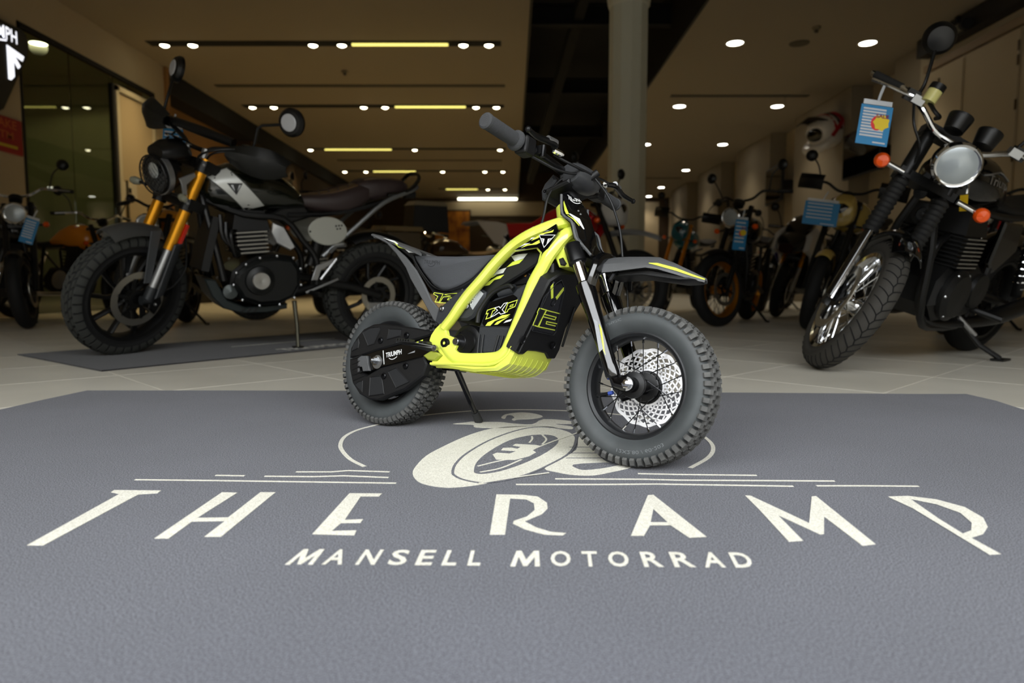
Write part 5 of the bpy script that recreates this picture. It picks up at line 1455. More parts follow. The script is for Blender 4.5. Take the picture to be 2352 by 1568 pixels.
def moto_wheel(mo, front, w, rimr, style='cast', n=10, rim_m=None, tread=None, disc_r=.14, sides=(1,), spoke_m=None, seg=48, tyre_m=None):
    cx, cz = (mo.wb, mo.Rf) if front else (0, mo.Rr)
    Rt = cz
    nb = (lambda: mo.f()) if front else (lambda: B())
    rim_m = rim_m or m_mblk
    h = w * .4
    o = (cx, 0, cz)
    rim = nb().lathe([(rimr, -h), (rimr + .006, -h - .004), (rimr - .012, -h), (rimr - .022, -h * .5), (rimr - .024, 0), (rimr - .022, h * .5), (rimr - .012, h), (rimr + .006, h + .004), (rimr, h), (rimr - .012, h * .4), (rimr - .012, -h * .4)], o, (0, 1, 0), seg, closed=True)
    rim.lathe([(.02, -.065), (.04, -.06), (.042, -.03), (.03, 0), (.042, .03), (.04, .06), (.02, .065)], o, (0, 1, 0), 20)
    if style == 'cast':
        for i in range(n):
            a = 2 * PI * i / n
            d = V(math.cos(a), 0, math.sin(a))
            e = V(math.cos(a + .12), 0, math.sin(a + .12))
            c = Vector(o)
            rim.tube([c + d * .035, c + d * .12, c + e * (rimr - .018)], [.017, .012, .013], 8, flat=1.5)
    wh = mo.p('front_wheel' if front else 'rear_wheel', rim, rim_m)
    if style == 'wire':
        sp = nb()
        for i in range(n):
            s = 1 if i % 2 else -1
            a = 2 * PI * i / n
            da = .5 * (1 if (i // 2) % 2 else -1)
            sp.tube([V(cx + .04 * math.cos(a + da), s * .045, cz + .04 * math.sin(a + da)), V(cx + (rimr - .018) * math.cos(a), s * .006, cz + (rimr - .018) * math.sin(a))], .0028, 5)
        so = mo.p('spokes', sp, spoke_m or m_chr, wh)
        so['kind'] = 'stuff'
    tp = []
    for i in range(17):
        t = -1 + 2 * i / 16
        y = w / 2 * math.sin(t * PI / 2 * 1.16) / math.sin(PI / 2 * 1.16) if abs(t) < .86 else None
        a = t * R(118)
        tp.append((Rt - (w / 2) * .98 + (w / 2) * .98 * math.cos(a), w / 2 * math.sin(a) if abs(a) < PI / 2 else math.copysign(w / 2 * (1 - (abs(a) - PI / 2) * .38), a)))
    lo = rimr - .004
    k = tp[0][0]
    prof = [(lo, -h), (lo + .012, -h * 1.12)] + [(max(r, lo + .02), y) for r, y in tp] + [(lo + .012, h * 1.12), (lo, h)]
    mo.p('tyre', nb().lathe(prof, o, (0, 1, 0), 64, cap=False), tyre_m or m_tyre, wh, 60)
    if tread == 'block':
        b = nb()
        nn = 40
        for y0, y1, off, rr in ((-w * .17, -w * .01, 0, 0), (w * .01, w * .17, .5, 0), (-w * .36, -w * .2, .5, -.006), (w * .2, w * .36, 0, -.006)):
            lug_ring(b, cx, cz, Rt - .012 + rr, Rt + .003 + rr, y0, y1, nn, off, .8, .12 * (1 if y0 > 0 else -1), .9)
        for s in (-1, 1):
            st_ = 2 * PI / nn
            for i in range(nn):
                a = (i + (.5 if s > 0 else 0)) * st_
                vs = []
                for r, y in ((Rt - .052, w * .5), (Rt - .03, w * .515), (Rt - .008, w * .4), (Rt - .014, w * .36)):
                    for q in (-1, 1):
                        an = a + q * st_ * .38
                        vs.append(V(cx + r * math.cos(an), s * y, cz + r * math.sin(an)))
                b.add(vs, [(0, 1, 3, 2), (2, 3, 5, 4), (4, 5, 7, 6), (0, 2, 4, 6), (7, 5, 3, 1)])
        mo.p('tread', b, M('tread_block', (52, 53, 50), .75, spec=.3), wh)
    elif tread == 'groove':
        b = nb()
        for i in range(46):
            a = 2 * PI * i / 46
            for s in (-1, 1):
                pts = []
                for t in range(6):
                    yy = w * (.03 + .085 * t)
                    ry = Rt - (w / 2) * .98 + (w / 2) * .98 * math.sqrt(max(0, 1 - (yy / (w / 2)) ** 2)) + .0004
                    an = a + s * .035 + t * .02
                    pts.append(V(cx + ry * math.cos(an), s * yy, cz + ry * math.sin(an)))
                b.tube(pts, .0026, 4, cap=False)
        zz = []
        for i in range(184):
            a = 2 * PI * i / 184
            zz.append(V(cx + (Rt + .0004) * math.cos(a), .004 * math.sin(i * PI / 2), cz + (Rt + .0004) * math.sin(a)))
        b.tube(zz, .0026, 4, closed=True)
        mo.p('tread_grooves', b, M('groove_black', (4, 4, 4), .9), wh)
    for s in sides:
        y = s * (.075 if front else .095)
        db = nb().lathe([(disc_r, -.0025), (disc_r, .0025), (disc_r - .035, .0025), (disc_r - .035, -.0025)], (cx, y, cz), (0, 1, 0), 40, closed=True)
        dd = mo.p('brake_disc', db, M('disc_steel', (176, 172, 160), .3, .9), wh)
        cb_ = nb()
        for i in range(6):
            a = 2 * PI * i / 6
            cb_.bar(V(cx + .04 * math.cos(a), y, cz + .04 * math.sin(a)), V(cx + (disc_r - .03) * math.cos(a + .3), y, cz + (disc_r - .03) * math.sin(a + .3)), .016, .005, (0, 1, 0))
        mo.p('disc_carrier', cb_.lathe([(.05, -.004), (.05, .004), (.03, .004), (.03, -.004)], (cx, y, cz), (0, 1, 0), 20, closed=True), m_mblk, wh)
    return wh

def arc_guard(mo, front, r, w, a0, a1, mat, name, drop=.035, n=16):
    cx, cz = (mo.wb, mo.Rf) if front else (0, mo.Rr)
    rows = []
    for i in range(n + 1):
        a = R(a0 + (a1 - a0) * i / n)
        row = []
        for j in range(7):
            t = -1 + j / 3
            rr = r - drop * abs(t) ** 2.4
            row.append(V(cx + rr * math.cos(a), w * t, cz + rr * math.sin(a)))
        rows.append(row)
    c = V(cx, 0, cz)
    b = (mo.f() if front else B()).grid(rows, thick=lambda p: (V(c.x, p.y, c.z) - p).normalized() * .006)
    return mo.p(name, b, mat, None, 50)

def mirror_part(mo, base, elbow, head, face, r=.055, mat=None, steered=True):
    b = mo.f() if steered else B()
    b.tube([base, elbow, head], .0065, 8, smooth=4)
    m_ = mo.p('mirror', b, m_mblk)
    b = mo.f() if steered else B()
    b.lathe([(.012, -.028), (r * .7, -.02), (r, -.004), (r, .006), (r * .93, .008)], head, face, 24)
    mo.p('mirror_shell', b, mat or m_mblk, m_)
    b = mo.f() if steered else B()
    b.lathe([(r * .92, .0085), (0, .0088)], head, face, 24)
    mo.p('mirror_glass', b, M('mirror_glass', (160, 165, 170), .03, 1), m_)
    return m_

def tank_y(secs, x, z, p=2.4):
    for a, b in zip(secs, secs[1:]):
        if min(a[0], b[0]) <= x <= max(a[0], b[0]):
            t = (x - a[0]) / (b[0] - a[0])
            zt, zb, w = [a[i] + (b[i] - a[i]) * t for i in (1, 2, 3)]
            cz, hz = (zt + zb) / 2, (zt - zb) / 2
            q = min(1, abs((z - cz) / hz))
            return w * (1 - q ** p) ** (1 / p)
    return 0

def tank_patch(secs, quad, s=1, nu=4, nv=10, lift=.003):
    """quad corners (x,z): a-b along the top, d-c along the bottom -> patch lying on the tank flank"""
    a, b, c, d = [Vector((q[0], 0, q[1])) for q in quad]
    rows = []
    for i in range(nv + 1):
        l, r = a.lerp(d, i / nv), b.lerp(c, i / nv)
        row = []
        for j in range(nu + 1):
            q = l.lerp(r, j / nu)
            row.append(V(q.x, s * (tank_y(secs, q.x, q.z) + lift), q.z))
        rows.append(row)
    return B().grid(rows)

def cylinder_block(mo, x, z0, z1, w, d, nf=8, tilt=0., head=True):
    """finned cylinder standing on the crankcase"""
    b = B()
    ax = V(math.sin(tilt), 0, math.cos(tilt))
    rot = Matrix.Rotation(tilt, 3, 'Y')
    L = z1 - z0
    b.box(V(x, 0, z0) + ax * (L / 2), (d * .8, w * .86, L), rot)
    cy = mo.p('cylinder', b, m_eng)
    for i in range(nf):
        c = V(x, 0, z0) + ax * (L * (.08 + .84 * i / max(1, nf - 1)))
        mo.p('fin', B().box(c, (d, w, L / nf * .35), rot), m_eng, cy, 0)
        mo.p('fin_edge', B().box(c + V(0, w / 2, 0), (d * .9, .002, L / nf * .3), rot), m_fin, cy, 0)
    if head:
        mo.p('cylinder_head', B().box(V(x, 0, z1) + ax * .05, (d * .95, w * .9, .1), rot, .85), m_eng, None, 0)
    return cy

def price_card(loc, yaw, w, h, lab, sale=False, tilt=0., roll=0., lines=8):
    t = thing('price_card', lab, 'price card', Matrix.Translation(loc) @ Matrix.Rotation(yaw, 4, 'Z') @ Matrix.Rotation(roll, 4, 'Y') @ Matrix.Rotation(tilt, 4, 'X'), 'blue price cards hung on motorcycles')
    # faces -Y
    obj('card', B().box((0, 0, -h / 2), (w, .003, h)), M('card_blue', (22, 118, 170), .4), t, 0)
    obj('sleeve', B().box((0, 0, .012), (w * .9, .004, .02)), M('clear_clip', (205, 210, 215), .15, trans=.3), t)
    obj('clip', B().tube([(0, 0, .02), (w * .04, 0, .05), (w * .1, 0, .085)], .006, 6), M('clear_clip', (205, 210, 215), .15), t)
    for i in range(lines):
        obj('text_row', B().box((-w * .06, -.0025, -h * (.1 + .75 * i / lines)), (w * .72, .001, h * .045)), M('card_white', (190, 192, 196), .5), t, 0)
    obj('text_row', B().box((w * .22, -.0025, -h * .93), (w * .4, .001, h * .035)), M('card_white', (190, 192, 196), .5), t, 0)
    if sale:
        n = 14
        st = B().slab([V(w * .2 + w * .27 * (1 if i % 2 else .82) * math.cos(2 * PI * i / n), -.0032, -h * .42 + w * .27 * (1 if i % 2 else .82) * math.sin(2 * PI * i / n)) for i in range(n)], V(0, -.001, 0))
        obj('sale_star', st, M('card_yellow', (214, 186, 16), .4), t, 0)
        obj('star_red_patch', B().slab([V(w * .07 + w * .2 * math.cos(2 * PI * i / n), -.0028, -h * .44 + w * .24 * math.sin(2 * PI * i / n)) for i in range(n)], V(0, -.0003, 0)), M('card_red', (206, 28, 30), .4), t, 0)  # red printed patch behind the star
        b = B()
        lettering(b, 'SALE', (w * .0, -.0046, -h * .31), (w * .4, 0, 0), (0, 0, h * .1), bold=.03)
        obj('sale_text', b, M('card_maroon', (120, 28, 60), .5), t, 0)
    return t

def generic(name, label, front=None, rear=None, heading=0., lean=R(8), steer=0., style='roadster', body=(20, 20, 20), seat=(24, 20, 18), fork_m=None, rim_m=None, wheel='cast', headlamp='round', mirrors=True, guard_m=None, extra=None, lvl=1, wb=1.43, Rr_=.32, Rf_=.325, bars_z=1.08, body2=None, tread=None, stand=True, disc=True, cowl_m=None, spoke_m=None):
    hd = V(math.cos(heading), math.sin(heading), 0)
    if rear is None:
        q = V(front[0], front[1], 0) - hd * wb
        rear = (q.x, q.y)
    mo = Moto(name, label, rear, heading, lean, wb=wb, Rf=Rf_, Rr=Rr_, rake=R(25), steer=steer)
    m_b = M('paint_%d_%d_%d' % body, body, .22, coat=.6)
    m_b2 = M('paint_%d_%d_%d' % body2, body2, .25, coat=.5) if body2 else m_b
    m_s = M('seat_%d_%d_%d' % seat, seat, .6)
    fm = fork_m or m_mblk
    gm = guard_m or m_mblk
    enduro = style in ('enduro', 'adventure')
    moto_wheel(mo, True, .11, Rf_ - .09, wheel, 36 if wheel == 'wire' else 7, rim_m, tread, .15, (1,) if disc else (), seg=40, spoke_m=spoke_m)
    moto_wheel(mo, False, .15, Rr_ - .1, wheel, 36 if wheel == 'wire' else 7, rim_m, tread, .11, (), seg=40, spoke_m=spoke_m)
    zt = bars_z - .1
    for s in (1, -1):
        mo.p('fork_leg', mo.f().tube([(mo.fx(Rf_), s * .095, Rf_), (mo.fx(.6), s * .1, .6)], .026, 12), m_sat if fm is m_mblk else m_alu)
        mo.p('fork_tube', mo.f().tube([(mo.fx(.58), s * .1, .58), (mo.fx(zt), s * .1, zt)], .025, 12), fm)
    yk = mo.f()
    for z in (zt - .04, zt - .2):
        yk.box((mo.fx(z, -.02), 0, z), (.07, .26, .03))
    mo.p('fork_yoke', yk, m_mblk)
    if style == 'enduro':
        rows = []
        for i in range(9):
            t = i / 8
            x = mo.fx(.78) - .1 + .55 * t
            z = Rf_ * 2 + .17 + .03 * math.sin(t * 2.4) - .09 * t * t
            w = .06 * (1 - .6 * t ** 3)
            rows.append([V(x, -w, z - .03), V(x, -w * .6, z), V(x, 0, z + .008), V(x, w * .6, z), V(x, w, z - .03)])
        mo.p('front_mudguard', mo.f().grid(rows, thick=V(0, 0, -.006)), gm)
    else:
        arc_guard(mo, True, Rf_ + .035, .06, 60, 150, gm, 'front_mudguard')
    # lamps
    hx, hz = mo.fx(zt - .1) + .12, zt - .1
    if headlamp == 'round':
        hl = mo.p('headlamp', mo.f().lathe([(.03, -.11), (.07, -.09), (.088, -.04), (.092, 0), (.088, .006)], (hx, 0, hz), (1, 0, -.1), 28), m_mblk)
        mo.p('lamp_rim', mo.f().lathe([(.084, 0), (.095, -.004), (.097, .006), (.088, .014), (.082, .01)], (hx, 0, hz), (1, 0, -.1), 28), m_chr if lvl else m_mblk, hl)
        mo.p('lamp_lens', mo.f().lathe([(.084, .007), (.05, .018), (0, .022)], (hx, 0, hz), (1, 0, -.1), 28), m_lens, hl)
    elif headlamp == 'cowl':
        hl = mo.p('headlamp_cowl', mo.f().body([(hx - .1, hz + .16, hz - .12, .1), (hx, hz + .13, hz - .13, .115), (hx + .06, hz + .09, hz - .12, .1), (hx + .08, hz + .03, hz - .08, .06)], 18), cowl_m or m_b)
        mo.p('lamp_lens', mo.f().lathe([(.075, 0), (.05, .012), (0, .016)], (hx + .065, 0, hz - .01), (1, 0, -.1), 24), m_lens if lvl else m_mgls, hl)
    if headlamp != 'none':
        for s in (1, -1):
            tn = mo.p('indicator', mo.f().tube([(hx - .08, s * .1, hz - .1), (hx - .08, s * .19, hz - .1)], .009, 8), m_mblk)
            mo.p('indicator_lens', mo.f().ball((hx - .07, s * .205, hz - .1), (.03, .028, .026), 10), m_amber, tn)
    mo.p('instrument', mo.f().lathe([(.02, -.05), (.05, -.04), (.055, 0), (.05, .006), (0, .008)], (mo.fx(zt) + .04, 0, zt + .05), (-.6, 0, 1), 20), m_mblk)
    # handlebar
    bz = bars_z
    bx = mo.fx(zt) - .03
    bp = [(bx, 0, bz - .03), (bx, .1, bz - .02), (bx - .0, .2, bz + .03), (bx - .07, .3, bz + .02), (bx - .12, .4, bz + .01)]
    bp = [V(a, -b_, c) for a, b_, c in reversed(bp)] + [V(*p_) for p_ in bp[1:]]
    mo.p('handlebar', mo.f().tube(bp, .012, 10, smooth=4), m_mblk if style != 'classic' else m_chr)
    for s in (1, -1):
        mo.p('grip', mo.f().tube([(bx - .075, s * .3, bz + .02), (bx - .125, s * .42, bz + .01)], .018, 12), m_grip)
        mo.p('lever', mo.f().tube([(bx + .0, s * .24, bz + .02), (bx - .02, s * .3, bz + .02), (bx - .07, s * .4, bz + .01)], .006, 6), m_alu if style == 'classic' else m_mblk)
        if enduro:
            gr_ = []
            for i in range(5):
                t = i / 4
                c = V(bx + .05 - .12 * t * t, s * (.22 + .22 * t), bz + .02)
                gr_.append([c + V(-.02, 0, .07), c + V(.015, 0, .03), c + V(.012, 0, -.03), c + V(-.01, 0, -.06)])
            mo.p('hand_guard', mo.f().grid(gr_, thick=V(-.006, 0, 0)), m_mblk)
        if mirrors:
            mirror_part(mo, (bx - .02, s * .25, bz + .03), (bx + .01, s * .3, bz + .16), (bx - .02, s * .38, bz + .24), (-1, s * .1, .05), .05)
    # tank, seat, tail
    tz = .98 if not enduro else 1.06
    secs = [(1.06, tz - .04, tz - .16, .05), (1.02, tz + .0, tz - .2, .11), (.93, tz + .05, tz - .22, .15), (.8, tz + .06, tz - .22, .155), (.66, tz + .02, tz - .2, .13), (.55, tz - .06, tz - .18, .1), (.5, tz - .1, tz - .17, .08)]
    if style == 'sport':
        secs = [(x, z1 + .0, z0, w * 1.1) for x, z1, z0, w in secs]
    tk = mo.p('tank', B().body(secs, 22), m_b)
    if body2 and style != 'sport':
        mo.p('tank_band', tank_patch(secs, [(.98, tz + .0), (.84, tz + .03), (.7, tz - .15), (.86, tz - .17)]), m_b2, tk)
    mo.p('tank_cap', B().lathe([(.035, 0), (.035, .012), (.025, .018), (0, .018)], (.84, 0, tz + .056), (0, 0, 1), 18), m_chr if style == 'classic' else m_mblk, tk)
    sz = tz - .12 if not enduro else tz - .06
    if style == 'sport':
        mo.p('seat', B().body([(.52, sz + .02, sz - .06, .1), (.35, sz - .02, sz - .08, .14), (.18, sz + .04, sz - .06, .12)], 16), m_s)
        mo.p('tail_unit', B().body([(.22, sz + .1, sz - .06, .11), (0, sz + .16, sz + .02, .11), (-.2, sz + .2, sz + .13, .07), (-.3, sz + .22, sz + .18, .03)], 16), m_b)
        fa = B()
        pts = [(1.42, .78), (1.36, .98), (1.16, 1.06), (.98, .92), (.78, .7), (.62, .4), (.9, .36), (1.1, .55), (1.22, .72)]
        for s in (1, -1):
            fo = mo.p('fairing', B().prism(pts, s * .14, s * .22, .03), m_b2 if body2 else m_b)
            mo.p('fairing_band', B().prism([(1.25, .72), (1.1, .86), (.95, .8), (.82, .62), (1.0, .58), (1.12, .62)], s * .222, s * .226), M('band_blue', (24, 36, 150), .3), fo, 0)
            mo.p('fairing_band', B().prism([(.98, .55), (.8, .6), (.68, .44), (.86, .42)], s * .222, s * .226), M('band_red', (160, 20, 34), .3), fo, 0)
        mo.p('nose_fairing', B().body([(1.1, 1.0, .78, .2), (1.25, 1.04, .76, .2), (1.4, .97, .74, .17), (1.5, .86, .74, .09)], 20), m_b)
        mo.p('screen', B().body([(1.02, 1.22, .98, .12), (1.12, 1.2, .98, .15), (1.25, 1.12, .98, .15), (1.36, 1.0, .95, .1)], 20), m_mgls)
    else:
        mo.p('seat', B().body([(.55, sz + .02, sz - .06, .07), (.42, sz - .01, sz - .08, .12), (.25, sz, sz - .08, .14), (.05, sz + .03, sz - .06, .13), (-.12, sz + .05, sz - .02, .11), (-.2, sz + .04, sz + .0, .08)], 18), m_s)
        if style == 'enduro':
            rr = [[V(x, -w, z - .03), V(x, 0, z), V(x, w, z - .03)] for x, z, w in ((.2, sz, .09), (-.1, sz + .03, .08), (-.35, sz + .06, .07), (-.55, sz + .05, .03))]
            mo.p('rear_mudguard', B().grid(rr, thick=V(0, 0, -.01)), gm)
            for s in (1, -1):
                mo.p('side_panel', B().prism([(.16, sz - .02), (.02, sz + .0), (-.28, sz + .03), (-.02, sz - .22), (.1, sz - .26)], s * .1, s * .13, .01), m_b2)
                mo.p('shroud', B().prism([(1.12, tz - .08), (.9, tz + .06), (.66, tz + .0), (.45, tz - .1), (.14, tz - .09), (.2, tz - .24), (.45, tz - .27), (.75, tz - .22), (.95, tz - .32)], s * .13, s * .18, .015), m_b)
        else:
            arc_guard(mo, False, Rr_ + .06, .085, 40, 120, gm, 'rear_mudguard')
            tl = mo.p('tail_lamp', B().tube([(-.2, 0, sz - .02), (-.27, 0, sz - .04)], [.03, .04], 14), m_mblk)
            mo.p('lamp_lens', B().lathe([(.036, 0), (.03, .012), (0, .016)], (-.27, 0, sz - .04), (-1, 0, -.2), 16), m_redl, tl)
    # engine, frame, swingarm, exhaust
    cylinder_block(mo, .83, .5, .72, .26, .2, 6, R(8))
    mo.p('crankcase', B().prism([(.93, .34), (.95, .46), (.86, .54), (.6, .55), (.52, .45), (.55, .32), (.7, .26)], -.16, .16, .03), m_eng)
    for s in (1, -1):
        mo.p('engine_cover', B().lathe([(.1, 0), (.1, .02), (.08, .035), (0, .04)], (.78, s * .155, .41), (0, s, 0), 24), m_eng if style != 'classic' else m_alu)
    fb = B()
    for s in (1, -1):
        fb.tube([(1.0, s * .04, .85), (.98, s * .1, .6), (.93, s * .12, .32), (.75, s * .12, .26), (.5, s * .12, .3), (.47, s * .12, .6), (.45, s * .1, .78)], .016, 8, smooth=3)
        fb.tube([(1.0, s * .03, .86), (.75, s * .09, .8), (.45, s * .11, .8), (.1, s * .11, .86), (-.12, s * .1, .9)], .016, 8, smooth=3)
        fb.tube([(.46, s * .12, .55), (.1, s * .12, .85)], .013, 8)
    mo.p('frame', fb, m_mblk)
    for s in (1, -1):
        mo.p('swingarm', B().tube([(.48, s * .1, .42), (.2, s * .11, .37), (0, s * .11, Rr_)], .022, 8), m_mblk)
        mo.p('shock_absorber', B().tube([(.05, s * .14, Rr_ + .06), (.2, s * .14, .78)], .024, 10), m_mblk if style != 'classic' else m_chr)
    mo.p('exhaust', B().tube([(.93, -.08, .62), (1.0, -.1, .5), (.95, -.13, .3), (.6, -.16, .26), (.2, -.18, .3), (-.2, -.2, .4)], [.02, .021, .022, .024, .045, .045], 12, smooth=4), m_sat if style != 'classic' else m_chr)
    if stand:
        l = math.tan(lean)
        mo.p('side_stand', B().tube([(.6, .1, .26), (.52, .3, .3 * l + .012), (.5, .32, .32 * l + .01)], .012, 8), m_mblk)
    if extra:
        extra(mo)
    return mo
# ---------------------------------------------------------------- green scrambler on the left
sc = Moto('scrambler_motorcycle', 'dark green scrambler motorcycle with gold forks and a silver tank stripe on the left', (-.945, 4.536), 3.788, .126, wb=1.418, Rf=.332, Rr=.327, rake=R(23.2), trail=.108, steer=.507)
moto_wheel(sc, True, .105, .242, 'cast', 10, m_mblk, 'block', .148, (1,))
moto_wheel(sc, False, .15, .225, 'cast', 10, m_mblk, 'block', .118, (1,))
def fk(z, o=0.):
    return 1.098 + (1.069 - z) * .388 + o
for s in (1, -1):
    sc.p('fork_tube', sc.f().tube([(fk(1.085), s * .105, 1.085), (fk(.6), s * .105, .6)], .029, 18), m_gold)
    lg = sc.p('fork_leg', sc.f().tube([(fk(.61), s * .105, .61), (fk(.36), s * .105, .36)], .022, 14), m_alu)
    sc.p('fork_foot', sc.f().tube([(fk(.4), s * .105, .4), (fk(.33), s * .105, .33), (1.418, s * .1, .332)], [.028, .03, .026], 12), M('fork_grey', (52, 54, 56), .4, .5), lg)
    sc.p('fork_guard', sc.f().slab([V(fk(.63) - .045, s * .13, .64), V(fk(.63) + .01, s * .14, .64), V(fk(.36) + .0, s * .14, .35), V(fk(.36) - .055, s * .13, .36)], V(0, s * .012, 0), .003), M('guard_grey', (58, 60, 62), .45), lg)
    sc.p('reflector', sc.f().box((fk(.68) - .03, s * .135, .69), (.018, .008, .11), Matrix.Rotation(R(-21), 3, 'Y')), m_redl)
for z in (1.045, .84):
    yk = sc.p('fork_yoke', sc.f().box((fk(z) - .03, 0, z), (.09, .29, .055), Matrix.Rotation(R(-21), 3, 'Y')), m_mblk)
    for s in (1, -1):
        for dz in (.016, -.016):
            sc.p('yoke_bolt', sc.f().ball((fk(z) + .018, s * .128, z + dz), .009, 8), m_alu, yk)
        sc.p('clamp', sc.f().cyl((fk(z + .03), s * .105, z + .03), (fk(z - .03), s * .105, z - .03), .036, 18), m_mblk, yk)
ha = V(.985, 0, -.17)
hc = V(1.32, 0, .972)
hl = sc.p('headlamp', sc.f().lathe([(.035, -.13), (.08, -.11), (.098, -.06), (.102, -.01)], hc, ha, 32), m_mblk)
sc.p('lamp_band', sc.f().lathe([(.103, -.05), (.106, -.048), (.106, -.02), (.1, -.018)], hc, ha, 32), m_alu, hl)
sc.p('lamp_lens', sc.f().lathe([(.096, -.008), (.06, .006), (0, .012)], hc, ha, 32), M('lamp_dark', (30, 33, 36), .06, .4, coat=1), hl)
gl = sc.f()
e1 = V(0, 1, 0)
e2 = ha.normalized().cross(e1)
for i in range(-4, 5):
    t = i * .021
    L = math.sqrt(max(0, .098 ** 2 - t * t))
    for (p_, q_) in (((e1 + e2).normalized(), (e1 - e2).normalized()), ((e1 - e2).normalized(), (e1 + e2).normalized())):
        gl.tube([hc + ha * .006 + p_ * t + q_ * L, hc + ha * .018 + p_ * t, hc + ha * .006 + p_ * t - q_ * L], .0014, 4)
gl.tube([hc + ha * .004 + e1 * (.1 * math.cos(a)) + e2 * (.1 * math.sin(a)) for a in [2 * PI * i / 32 for i in range(32)]], .004, 6, closed=True)
sc.p('lamp_grille', gl, m_mblk, hl)
sc.p('lamp_inner', sc.f().lathe([(.04, .012), (.02, .016), (0, .017)], hc + e2 * .03 + e1 * .02, ha, 16), m_bulb, hl)
for s in (1, -1):
    sc.p('lamp_bracket', sc.f().slab([V(1.265, s * .115, .985), V(1.25, s * .118, .955), V(1.225, s * .12, .86), V(1.205, s * .12, .86), V(1.222, s * .12, .955), V(1.17, s * .12, 1.0), V(1.18, s * .12, 1.02)], V(0, s * .012, 0), .003), m_alu)
    ind = sc.p('indicator', sc.f().tube([(1.28, s * .1, .9), (1.28, s * .17, .9)], .008, 8), m_mblk)
    sc.p('indicator_lens', sc.f().lathe([(.0, -.05), (.018, -.03), (.022, 0), (.015, .02), (0, .024)], (1.285, s * .19, .9), (.3, s, 0), 12), M('smoke_lens', (120, 120, 104), .2), ind)
ins = sc.p('instrument', sc.f().body([(1.14, 1.13, 1.06, .05), (1.19, 1.165, 1.06, .085), (1.26, 1.155, 1.05, .088), (1.32, 1.12, 1.06, .06)], 18), m_mblk)
sc.p('instrument_face', sc.f().lathe([(.07, 0), (.065, .006), (0, .007)], (1.19, 0, 1.163), (-.35, 0, 1), 24), m_mgls, ins)
# bars, pad, guards, mirrors
sc.tw = Matrix.Translation((1.07, 0, 1.13)) @ Matrix.Rotation(R(13), 4, sc.k) @ Matrix.Translation((-1.07, 0, -1.13))
bp = [(.93, .42, 1.205), (.98, .3, 1.2), (1.03, .2, 1.185), (1.06, .1, 1.155), (1.07, .05, 1.13)]
bp = [V(*p_) for p_ in bp] + [V(a, -b_, c) for a, b_, c in reversed(bp)]
sc.p('handlebar', sc.h().tube(bp, .0125, 10, smooth=4), m_mblk)
sc.p('bar_pad', sc.h().tube([(1.035, .19, 1.215), (1.03, .0, 1.215), (1.035, -.19, 1.215)], [.024, .028, .024], 14), m_mblk)
for s in (1, -1):
    sc.p('bar_clamp', sc.h().tube([(1.09, s * .055, 1.06), (1.07, s * .055, 1.14)], .018, 10), m_alu)
    sc.p('grip', sc.h().tube([(.975, s * .3, 1.2), (.925, s * .43, 1.205)], .018, 12), m_grip)
    sc.p('lever', sc.h().tube([(1.02, s * .27, 1.2), (1.01, s * .33, 1.195), (.97, s * .43, 1.19)], .007, 6), m_mblk)
    sc.p('switch_housing', sc.h().box((1.0, s * .255, 1.198), (.05, .05, .05)), m_mblk)
    rows_ = []
    for i in range(7):
        t = i / 6
        c = V(1.1 - .15 * t ** 2.0, s * (.2 + .275 * t), 1.165 if s > 0 else 1.21)
        hgt = .04 + .045 * math.sin(min(1, t * 1.6) * PI / 2) - .045 * max(0, t - .75) / .25
        rows_.append([c + V(-.03, 0, hgt * .95), c + V(.012, 0, hgt * .35), c + V(.012, 0, -hgt * .3), c + V(-.02, 0, -hgt)])
    sc.p('hand_guard', sc.h().grid(rows_, thick=V(-.008, 0, 0)), M('guard_black', (16, 17, 15), .5))
for s, st0, el, hd_, fc in ((1, (1.02, .3, 1.22), (1.03, .31, 1.335), (1.0, .478, 1.42), (1, .0, -.05)), (-1, (1.0, -.3, 1.22), (.97, -.31, 1.32), (.865, -.36, 1.46), (.8, -.5, .1))):
    hd_ = V(*hd_)
    el = V(*el)
    mp = sc.p('mirror', sc.h().tube([st0, el, el.lerp(hd_, .12) + V(0, 0, .012), hd_ + V(.02, 0, -.01)], .008, 8), m_mblk)
    sc.p('mirror_shell', sc.h().lathe([(.02, .03), (.062, .022), (.074, .005), (.074, -.012), (.06, -.018)], hd_, fc, 28), m_mblk, mp)
    sc.p('mirror_badge', sc.h().lathe([(.045, .028), (.04, .032), (0, .034)], hd_, fc, 24), m_mirr, mp)
for c in ([(1.0, -.25, 1.18), (1.12, -.22, 1.1), (1.22, -.16, 1.02), (1.2, -.1, .95), (1.15, -.06, .9)], [(1.0, .26, 1.18), (1.1, .2, 1.16), (1.14, .1, 1.1), (1.1, .06, .98)], [(1.0, .24, 1.17), (1.08, .14, 1.13), (1.05, .05, 1.06), (1.0, .03, .98)]):
    sc.p('cable', sc.f().tube(c, .006, 8, smooth=4), m_mblk)
# front mudguard
arc_guard(sc, True, .392, .075, 66, 112, M('guard_satin', (72, 72, 70), .35, .4), 'front_mudguard', .045)
for s in (1, -1):
    sc.p('mudguard_stay', sc.f().slab([V(1.31, s * .075, .7), V(1.37, s * .075, .7), V(1.4, s * .085, .42), V(1.36, s * .085, .42)], V(0, s * .008, 0), .002), M('guard_grey', (58, 60, 62), .45))
cal = sc.p('brake_caliper', sc.f().prism([(1.29, .3), (1.33, .24), (1.37, .28), (1.36, .36), (1.31, .38)], .05, .1, .006), m_mblk)
sc.p('caliper_bolt', sc.f().ball((1.335, .104, .3), .01, 8), m_alu, cal)
sc.p('brake_hose', sc.f().tube([(1.29, .09, .36), (1.22, .1, .4), (1.16, .1, .5), (1.17, .08, .7), (1.16, .05, .84)], .006, 8, smooth=4), m_mblk)
